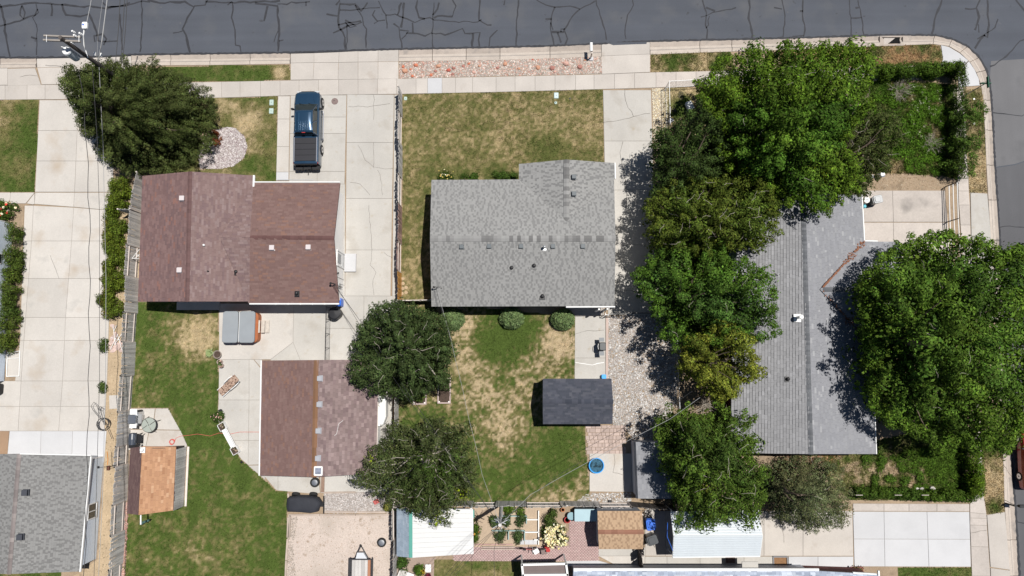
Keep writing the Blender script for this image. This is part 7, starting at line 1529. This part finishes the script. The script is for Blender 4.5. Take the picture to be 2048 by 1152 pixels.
for x in (xl-.1, xr+.1):
    for k in range(3): M().tube([(x, yt-.05-k*.9, .5), (x, yt-.05-k*.9, .95)], .03, 5).build('stake', fr, ut)
M().tube([(xl-.1, yt+.06, .95), (xr+.1, yt+.06, .95)], .035, 6).build('front_rail', fr, ut)
tp = P(722, 1091, .5); M().tube([(xl+.2, yt, .5), tp], .04, 6).build('tongue_beam', fr, ut); M().tube([(xr-.2, yt, .5), tp], .04, 6).build('tongue_beam', fr, ut)
M().prism([(xl+.28, yt+.06), (xr-.28, yt+.06), (tp[0]+.22, yt+.46), (tp[0]-.22, yt+.46)], .5, .72).build('tool_box', mat('tool_box', (.55, .57, .60), .4), ut); M().lathe((tp[0], tp[1]-.02, .45), [(.06, 0), (.08, .1), (.04, .2)], 10).build('coupler', dark, ut)
for x in (xl-.22, xr+.22): M().lathe((x, yb+.9, .33), [(.2, -.1), (.33, -.08), (.33, .08), (.2, .1)], 18, Matrix.Rotation(math.pi/2, 3, 'Y')).build('wheel', rubber, ut)
q = P(754, 1002, 0); o = thing('red_jack_stand', 'small red metal stand half hidden under the birch at the gravel pad', 'stand', q); M().box((q[0], q[1], .25), (.4, .3, .05), .5).build('top', mat('faded_red', (.42, .10, .09), .6), o)
for s in (-1, 1): M().tube([(q[0]+s*.2, q[1]-.1, 0), (q[0]+s*.1, q[1]+.1, .25)], .03, 5).build('leg', MATS['faded_red'], o)
tim = mat('border_timber', (.40, .33, .28), .9, (.2, 2), rnd=.15)
bt = thing('timber_border', 'pale brick and timber edging round the sandy yard', 'edging', P(578, 1030, 0))
for a1, b1 in (((578, 1030), (640, 1029)), ((640, 1029), (712, 1030)), ((712, 1030), (779, 1029)), ((577, 1034), (576, 1075)), ((576, 1077), (573, 1120)), ((573, 1120), (571, 1180)), ((648, 985), (712, 984)), ((581, 1030), (578, 1075)), ((577, 986), (578, 995)), ((648, 1023), (710, 1024)), ((714, 1024), (776, 1024))):
    a_, b_ = Vector(P(*a1)), Vector(P(*b1)); M().box(((a_.x+b_.x)/2, (a_.y+b_.y)/2, .05), ((b_-a_).length-.03, .13, .12), math.atan2(b_.y-a_.y, b_.x-a_.x)).build('timber', tim, bt)
# garage east side items
q = P(764, 822, 0); cnv = thing('covered_canoe', 'long white covered boat standing beside the garage under the ash tree', 'boat', q); O_ = [(754, 792), (768, 792), (772, 800), (772, 835), (766, 851), (754, 853)]
b_ = [P(x, y, 1.3) for x, y in O_]; cxm = sum(p[0] for p in b_)/6; cym = sum(p[1] for p in b_)/6
M().loft([[(cxm+(p[0]-cxm)*f, cym+(p[1]-cym)*f, z) for p in b_] for f, z in ((.8, .1), (.95, .5), (1, 1.2), (.9, 1.34), (.4, 1.4))]).build('white_cover', white, cnv, smooth=False); M().box(P(757, 842, 1.45), (.25, .7, .2)).build('end_box', white, cnv)
o = M().tube([P(757, 857, .1), P(757, 880, .1)], .05, 6).build('orange_pipe', mat('copper_orange', (.55, .25, .12), .6)); tag(o, 'orange pipe lying along the garage wall below the white covered boat', 'pipe')
# ---- raised beds
def rbed(lab, x0, y0, x1, y1, fill=True, h=.28):
    q = P((x0+x1)/2, (y0+y1)/2, 0); t = thing('raised_bed', lab, 'raised bed', q); a_, b_ = P(x0, y0, h), P(x1, y1, h); X0, X1, Y0, Y1 = a_[0], b_[0], b_[1], a_[1]
    for cx_, cy_, sx, sy in (((X0+X1)/2, Y1, X1-X0+.08, .08), ((X0+X1)/2, Y0, X1-X0+.08, .08), (X0, (Y0+Y1)/2, .08, Y1-Y0-.085), (X1, (Y0+Y1)/2, .08, Y1-Y0-.085)): M().box((cx_, cy_, h/2), (sx, sy, h)).build('board', mat('pinkish_wood', (.50, .40, .37), .85, (.15, 4), rnd=.1), t)
    for x in (X0+.09, X1-.09):
        for y in (Y0+.09, Y1-.09): M().box((x, y, h/2+.02), (.09, .09, h)).build('corner_post', white, t)
    M().box(((X0+X1)/2, (Y0+Y1)/2, h/2-.03), (X1-X0-.08, Y1-Y0-.08, h-.06)).build('soil', soil, t); return t
rbed('raised bed full of dark soil, right one of the pair in the back lawn', 876.5, 757, 900, 806); rbed('raised bed with a green plant, left one of the pair under the ash tree', 827, 760, 851.5, 808)
hedge('bed_plant', 'small bright green plant growing in the left raised bed', [(836, 792), (843, 794)], .4, .55, (.09, .16, .03), 610, cat='plant')
# ---- grey house back: grill, bucket, pool
q = P(1203, 694, 0); g3 = thing('gas_grill', 'black gas grill with folding side tables at the edge of the narrow back walk', 'grill', q)
gx, gy = P(1205, 693, 1.0)[:2]; M().box((gx, gy, .45), (.5, .55, .8)).build('cabinet', dark, g3); M().rbox((gx, gy, 1.0), (.48, .6, .28), .1).build('lid', mat('lid_grey', (.025, .03, .035), .35), g3); M().box((gx-.04, gy+.5, .85), (.36, .30, .04)).build('side_shelf', mat('shelf_dull', (.22, .23, .24), .6), g3); M().box((gx-.05, gy-.5, .85), (.36, .30, .04)).build('side_shelf', mat('shelf_dull', (.22, .23, .24), .6), g3); M().tube([(gx-.30, gy-.2, 1.02), (gx-.34, gy, 1.04), (gx-.30, gy+.2, 1.02)], .02, 6).build('handle', white, g3)
for s in (-1, 1): M().lathe((gx+.1, gy+s*.25, .08), [(.08, -.03), (.08, .03)], 12, Matrix.Rotation(math.pi/2, 3, 'X')).build('wheel', rubber, g3)
q = P(1206.5, 753, 0); o = thing('blue_bucket', 'small bright blue bin standing at the corner of the dark shed', 'bucket', q); M().rbox((q[0], q[1], .2), (.32, .3, .4), .08).build('tub', mat('sky_blue', (.02, .30, .70), .4), o); M().rbox((q[0], q[1], .41), (.34, .32, .03), .08).build('lid', MATS['sky_blue'], o)
q = P(1192, 930, 0); po = thing('paddling_pool', 'round blue paddling pool with water on the concrete pad below the pavers', 'paddling pool', q); skb = mat('pool_blue', (.02, .28, .66), .35, spec=.5)
M().lathe((q[0], q[1], .05), [(.50, 0), (.53, .24), (.56, .26), (.56, .28), (.50, .28), (.47, .22), (.45, .02)], 28).build('tub', skb, po)
M().lathe((q[0], q[1], .06), [(.46, 0), (.47, .12)], 28).build('water', mat('pool_water', (.05, .12, .17), .05, (.5, 6), spec=.8, stain=[((.02, .04, .05), 5, .5, .6)]), po)
# ---- lower garden
gd = mat('teal_board', (.27, .37, .36), .8, (.1, 4)); gb = thing('garden_bed_frames', 'weathered white and teal bed boards dividing the lower garden', 'raised beds', P(1020, 1050, 0))
for x0, y0, x1, y1, m_ in ((1005, 1031, 1053, 1031, gd), (1053, 1031, 1053, 1046, gd), (1053, 1038, 1075, 1038, white), (984, 1060, 1016, 1060, gd), (1018, 1060, 1048, 1060, gd), (1049, 1060, 1049, 1080, gd), (1049, 1063, 1077, 1063, white), (1077, 1020, 1077, 1088, white), (1018, 1031, 1018, 1045, gd), (1017, 1060, 1017, 1078, gd), (1068, 1078, 1078, 1078, white)):
    a_, b_ = Vector(P(x0, y0)), Vector(P(x1, y1)); M().box(((a_.x+b_.x)/2, (a_.y+b_.y)/2, .12), ((b_-a_).length, .07, .24), math.atan2(b_.y-a_.y, b_.x-a_.x)).build('board', m_, gb)
for x in (1041, 1050.5, 1059, 1067): a_ = P(x+3, 1084); M().box((a_[0], a_[1], .03), (.30, .32, .06)).build('paver', conc_w, gb)
for y, x0, x1 in ((1093, 965, 1030), (1097.5, 962, 1030)): a_, b_ = P(x0, y), P(x1, y); M().box(((a_[0]+b_[0])/2, a_[1], .08), (b_[0]-a_[0], .08, .16)).build('edging_timber', tim, gb)
for i in range(6): a_ = P(944+i*15, 1088.5); M().box((a_[0], a_[1], .05), (.5, .08, .1)).build('edging_brick', redbrick, gb)
q = P(1055, 1094, 0); bk = thing('red_bicycle', 'reddish bicycle lying along the garden edging beside the chairs', 'bicycle', q); bm = mat('maroon_paint', (.30, .06, .06), .5)
for dx in (-.5, .5):
    tr = M(); 
    for k in range(18): a_, b_2 = k*math.pi/9, (k+1)*math.pi/9; tr.tube([(q[0]+dx+.32*math.cos(a_), q[1]+.12*math.sin(a_), .34+.3*math.sin(a_)), (q[0]+dx+.32*math.cos(b_2), q[1]+.12*math.sin(b_2), .34+.3*math.sin(b_2))], .022, 5, False)
    tr.build('wheel', rubber, bk)
M().tube([(q[0]-.5, q[1], .34), (q[0]-.15, q[1], .36), (q[0]+.35, q[1]+.05, .8), (q[0]-.22, q[1]+.06, .82), (q[0]-.15, q[1], .36)], .025, 6).build('frame', bm, bk); M().tube([(q[0]+.5, q[1], .34), (q[0]+.35, q[1]+.05, .85)], .022, 6).build('fork', bm, bk); M().tube([(q[0]+.33, q[1]-.25, .95), (q[0]+.35, q[1]+.3, .95)], .02, 6).build('handlebar', steel, bk); M().rbox((q[0]-.24, q[1]+.06, .9), (.25, .12, .05), .04).build('saddle', dark, bk)
for px, py, lab, m_, rz in ((1071.5, 1099, 'white garden chair at the lower end of the garden edging', white, .5), (1094, 1095, 'red garden chair beside the creamy rose bush', rednose, 0), (1087, 1100, 'brown garden chair between the red chair and the brick paving', mat('brown_chair', (.20, .15, .14), .7), .2)):
    q = P(px, py, 0); t = thing('garden_chair', lab, 'chair', q, rz); M().rbox((0, 0, .42), (.40, .40, .05), .08).build('seat', m_, t, local=True); M().rbox((0, .22, .66), (.40, .05, .42), .02).build('backrest', m_, t, local=True)
    for dx in (-.17, .17):
        for dy in (-.17, .17): M().tube([(dx*1.1, dy*1.1, 0), (dx, dy, .42)], .02, 5).build('leg', m_, t, local=True)
q = P(1172, 1030, 0); bx = thing('pale_blue_chest', 'pale blue flat topped chest standing against the tan roofed shed', 'storage chest', q); pb_ = mat('pale_blue', (.34, .47, .52), .5, (.05, 3)); c = P(1171.5, 1030.5, .8)
M().rbox((c[0], c[1]+.02, .38), (1.55, .82, .76), .05).build('box', mat('chest_side', (.1, .12, .13), .6), bx); M().rbox((c[0], c[1], .79), (1.62, .86, .06), .06).build('lid', pb_, bx)
q = P(1141, 1029, 0); o = thing('round_glass_table', 'small round table with pale blue glass rim left of the blue chest', 'table', q); M().lathe((q[0], q[1], .5), [(.25, 0), (.28, .02), (.25, .03)], 20).build('table_top', mat('glass_blue', (.25, .38, .42), .15, spec=.6), o)
for k in range(3): a_ = k*2.1; M().tube([(q[0]+.2*math.cos(a_), q[1]+.2*math.sin(a_), .5), (q[0]+.25*math.cos(a_+.5), q[1]+.25*math.sin(a_+.5), 0)], .02, 5).build('leg', steel, o)
for px, py, r, col, lab in ((1134, 1038, .22, (.35, .03, .03), 'dark red round pot at the corner of the brick paving'), (1125, 1018, .14, (.50, .20, .08), 'small orange clay pot above the round table'), (846, 1140, .20, (.55, .42, .2), 'pot with yellow flowers by the white tray at the bottom'), (858, 1150, .2, (.2, .05, .07), 'pot with dark red leaves at the bottom edge')):
    q = P(px, py, 0); t = thing('flower_pot', lab, 'pot', q); M().lathe(q, [(r*.7, 0), (r, .3), (r*1.05, .33), (r*.85, .33), (r*.8, .27)], 16).build('pot', mat('pot_%s' % lab.split()[0] if False else 'glazed_pot' + ('_red' if col[0] < .4 and col[2] < .05 else '_clay' if col[2] == .08 else '_ochre' if col[2] == .2 else '_plum'), col, .5), t)
    M().lathe((q[0], q[1], .22), [(r*.8, 0), (r*.75, .05)], 12).build('soil', soil, t)
    if py > 1100: r_ = np.random.default_rng(int(px)); leaf_mesh('plant', np.array([[q[0]+r_.normal()*.09, q[1]+r_.normal()*.09, .42] for _ in range(12)]), np.full(12, .11), np.tile([.55, .36, .05] if px < 850 else [.16, .02, .05], (12, 1)), 16, .04, r_, leafm, t)
q = P(857, 1135, 0); o = M().rbox((q[0], q[1], .2), (.42, .55, .05), .04).build('white_tray', white); tag(o, 'white tray standing beside the yellow flowers at the bottom', 'tray')
q = P(812, 1146, 0); wb_ = thing('folding_bench', 'grey slatted folding bench with a white cushion in the bottom planting bed', 'bench', q, -.35)
for i in range(6): M().box((-.45+i*.1, 0, .42), (.085, .5, .03)).build('slat', wood_g, wb_, local=True)
M().rbox((.35, 0, .44), (.5, .5, .07), .06).build('cushion', white, wb_, local=True)
for dx in (-.45, .55):
    for dy in (-.2, .2): M().tube([(dx, dy, 0), (dx, dy, .42)], .02, 5).build('leg', wood_g, wb_, local=True)
# ---- bins by the carport
def bin_(lab, px, py, rz, m, s=1.0):
    q = P(px, py, 0); t = thing('wheelie_bin', lab, 'bin', q, rz); M().rbox((0, 0, .5*s), (.56*s, .62*s, 1.0*s), .08, top=1.08).build('body', m, t, local=True); M().rbox((0, 0, 1.03*s), (.66*s, .76*s, .08), .12).build('lid', m, t, local=True); M().rbox((0, .05, 1.09*s), (.45*s, .45*s, .05), .1).build('lid_bulge', m, t, local=True)
    M().tube([(-.25*s, .42*s, .98*s), (.25*s, .42*s, .98*s)], .025, 6).build('handle', m, t, local=True)
    for sx in (-1, 1): M().lathe((sx*.26*s, .33*s, .12), [(.12, -.03), (.12, .03)], 14, Matrix.Rotation(math.pi/2, 3, 'Y')).build('wheel', rubber, t, local=True)
bin_('blue recycling bin between the tan roofed shed and the white carport', 1296, 1043, .1, bluep); bin_('charcoal bin below the blue one, tilted, near the white carport', 1299, 1073, 1.9, mat('charcoal_bin', (.055, .06, .065), .35, spec=.5))
bin_('grey bin with glossy lid on the right house driveway beside the gutter', 1743, 404, 1.75, mat('grey_bin', (.22, .23, .24), .25, spec=.8), .9)
q = P(1724, 404, 0); o = thing('white_barrel', 'round white barrel with a lid in the corner by the long grey house', 'barrel', q); M().lathe(q, [(.24, 0), (.27, .3), (.24, .7), (.22, .72), (.05, .74)], 18).build('drum', white, o); M().tube([(q[0]-.1, q[1], .75), (q[0]+.1, q[1], .75)], .02, 5).build('handle', steel, o)
q = P(1726, 414, 0); o = M().lathe(q, [(.12, 0), (.14, .25), (.1, .3)], 12).build('turquoise_jug', mat('turquoise', (.03, .35, .45), .4)); tag(o, 'small turquoise jug below the white barrel', 'jug')
q = P(1754, 353, 0); o = thing('broken_appliance', 'pale grey overturned box lying in the dry soil above the right driveway', 'box', q); M().box((q[0]+.1, q[1]+.02, .35), (.34, .30, .5), .3, Matrix.Rotation(.3, 3, 'X')).build('shell', steel, o); M().box((q[0]+.1, q[1]+.02, .62), (.3, .26, .04), .3).build('lid', white, o)
q = P(1742, 354, 0); o = M().rbox((q[0], q[1], .12), (.3, .26, .24), .1).build('white_bucket', white); tag(o, 'crumpled white bucket left of the overturned grey box', 'bucket')
# satellite dish
q = Vector(P(1469, 510, 2.9)); sd_ = thing('satellite_dish', 'pale satellite dish on a white bracket at the left eave of the long grey house', 'satellite dish', (q.x, q.y, 2.6))
M().lathe((q.x-.12, q.y, 3.2), [(.04, 0), (.28, .03), (.42, .10), (.42, .12), (.25, .05), (.03, .03)], 22, Matrix.Rotation(math.radians(-70), 3, 'Y')).build('dish', mat('dish_paint', (.40, .45, .55), .4), sd_); M().tube([(q.x+.1, q.y-.1, 3.15), (q.x+.55, q.y-.1, 3.0)], .03, 6).build('arm', white, sd_); M().tube([(q.x+.55, q.y+.2, 2.85), (q.x+.55, q.y-.2, 2.85)], .03, 6).build('foot', white, sd_); M().tube([(q.x+.1, q.y-.05, 3.2), (q.x+.1, q.y-.3, 2.85)], .025, 6).build('mast', white, sd_)
# stumps
for px, py, r, lab in ((1732, 986, .22, 'pale round log section, leftmost of the row above the lower hedge'), (1753, 987, .24, 'dark weathered log section, second from the left above the lower hedge'), (1769, 984.5, .22, 'palest oval log section, third from the left above the lower hedge'), (1789, 989, .18, 'tilted log section, fourth from the left above the lower hedge'), (1806, 986, .20, 'grey log section at the right end of the log row')):
    q = P(px, py-4, .0); t = thing('log_section', lab, 'log', q); M().lathe(q, [(r*1.05, 0), (r, .3), (r*.96, .43), (r*.93, .45)], 16).build('bark', bark, t); M().lathe((q[0], q[1], .445), [(r*.92, 0), (r*.9, .016)], 16).build('cut_face', mat('cut_wood', (.38, .33, .27), .9, (.15, 8)), t)
rn = random.Random(8)
for i in range(14):
    px, py = rn.uniform(1830, 1872), rn.uniform(970, 992); q = P(px, py, 0); s = rn.uniform(.08, .2)
    o = M().prism([(q[0]+s*rn.uniform(.6, 1.2)*math.cos(k*1.05), q[1]+s*rn.uniform(.5, 1)*math.sin(k*1.05)) for k in range(6)], .0, rn.uniform(.12, .3)).build('broken_stone', mat('broken_stone', (.42, .40, .37), .9, (.2, 5), rnd=.2)); tag(o, 'jagged pale stone in the heap above the lower hedge', 'stone', 'broken stones above the lower hedge')
# fence glimpses in lower hedge
for px in (1718, 1796, 1850): a_ = P(px, 990, 1.25); o = M().box((a_[0], a_[1], 1.28), (.5, .03, .04)).build('hedge_rail', rail_m); tag(o, 'short piece of white rail showing on top of the lower hedge, %s' % {1718: 'leftmost', 1796: 'middle one', 1850: 'rightmost'}[px], 'rail')
# mats and window wells
o = thing('window_well', 'grey framed window well with a rusty floor by the dark brick wall', 'window well', P(1561, 1123, 0)); 
for dx, dy, sx, sy in ((0, .32, 1.05, .08), (0, -.32, 1.05, .08), (.50, 0, .08, .56), (-.50, 0, .08, .56)): q = P(1561, 1123, .1); M().box((q[0]+dx, q[1]+dy, .06), (sx, sy, .14)).build('frame', mat('well_grey', (.20, .20, .21), .6), o)
M().box((q[0], q[1], .03), (.94, .58, .06)).build('well_floor', mat('rust_floor', (.22, .12, .06), .9, (.3, 8)), o)
q = P(1461, 1120, .06); o = M().box(q, (.64, .42, .03)).build('door_mat', mat('brown_mat', (.14, .09, .075), .95, (.5, 9), bump=.5)); tag(o, 'brown leafy doormat below the white ribbed carport', 'doormat')
fb = thing('front_flower_bed', 'small red edged flower bed at the corner of the lower right lawn', 'flower bed', P(1712, 1142, 0))
for a1, b1 in (((1700, 1134), (1724, 1134)), ((1724, 1134), (1724, 1160)), ((1700, 1134), (1704, 1152)), ((1704, 1152), (1712, 1160))): a_, b_ = Vector(P(*a1)), Vector(P(*b1)); M().box(((a_.x+b_.x)/2, (a_.y+b_.y)/2, .05), ((b_-a_).length, .09, .12), math.atan2(b_.y-a_.y, b_.x-a_.x)).build('red_edging', mat('red_edging', (.36, .12, .11), .8), fb)
o = M().box(P(1220, 1003, .1)[:2]+(.12,), (.22, .2, .22)).build('drain_box', dark); tag(o, 'small black box in the dry strip above the tan roofed shed fence', 'box')
for px, py in ((1948, 198), (1948, 247)): q = P(px, py, .06); o = M().box((q[0], q[1], .05), (.14, .12, .05), .3).build('litter_scrap', white); tag(o, 'scrap of white litter in the dry verge, %s of two' % ('upper' if py < 220 else 'lower'), 'litter')
q = P(1378, 214, 0); o = M().rbox((q[0], q[1], .2), (.5, .7, .3), .1, .4).build('white_sack', white); tag(o, 'white sack glimpsed between the trees near the chain link fence', 'sack')
for i, x in enumerate((1341,)): q = P(x, 243, 0); o = M().rbox((q[0], q[1], .15), (.4, .25, .25), .08, .5).build('white_stone', conc_w); tag(o, 'white stone at the foot of the chain link fence', 'stone')
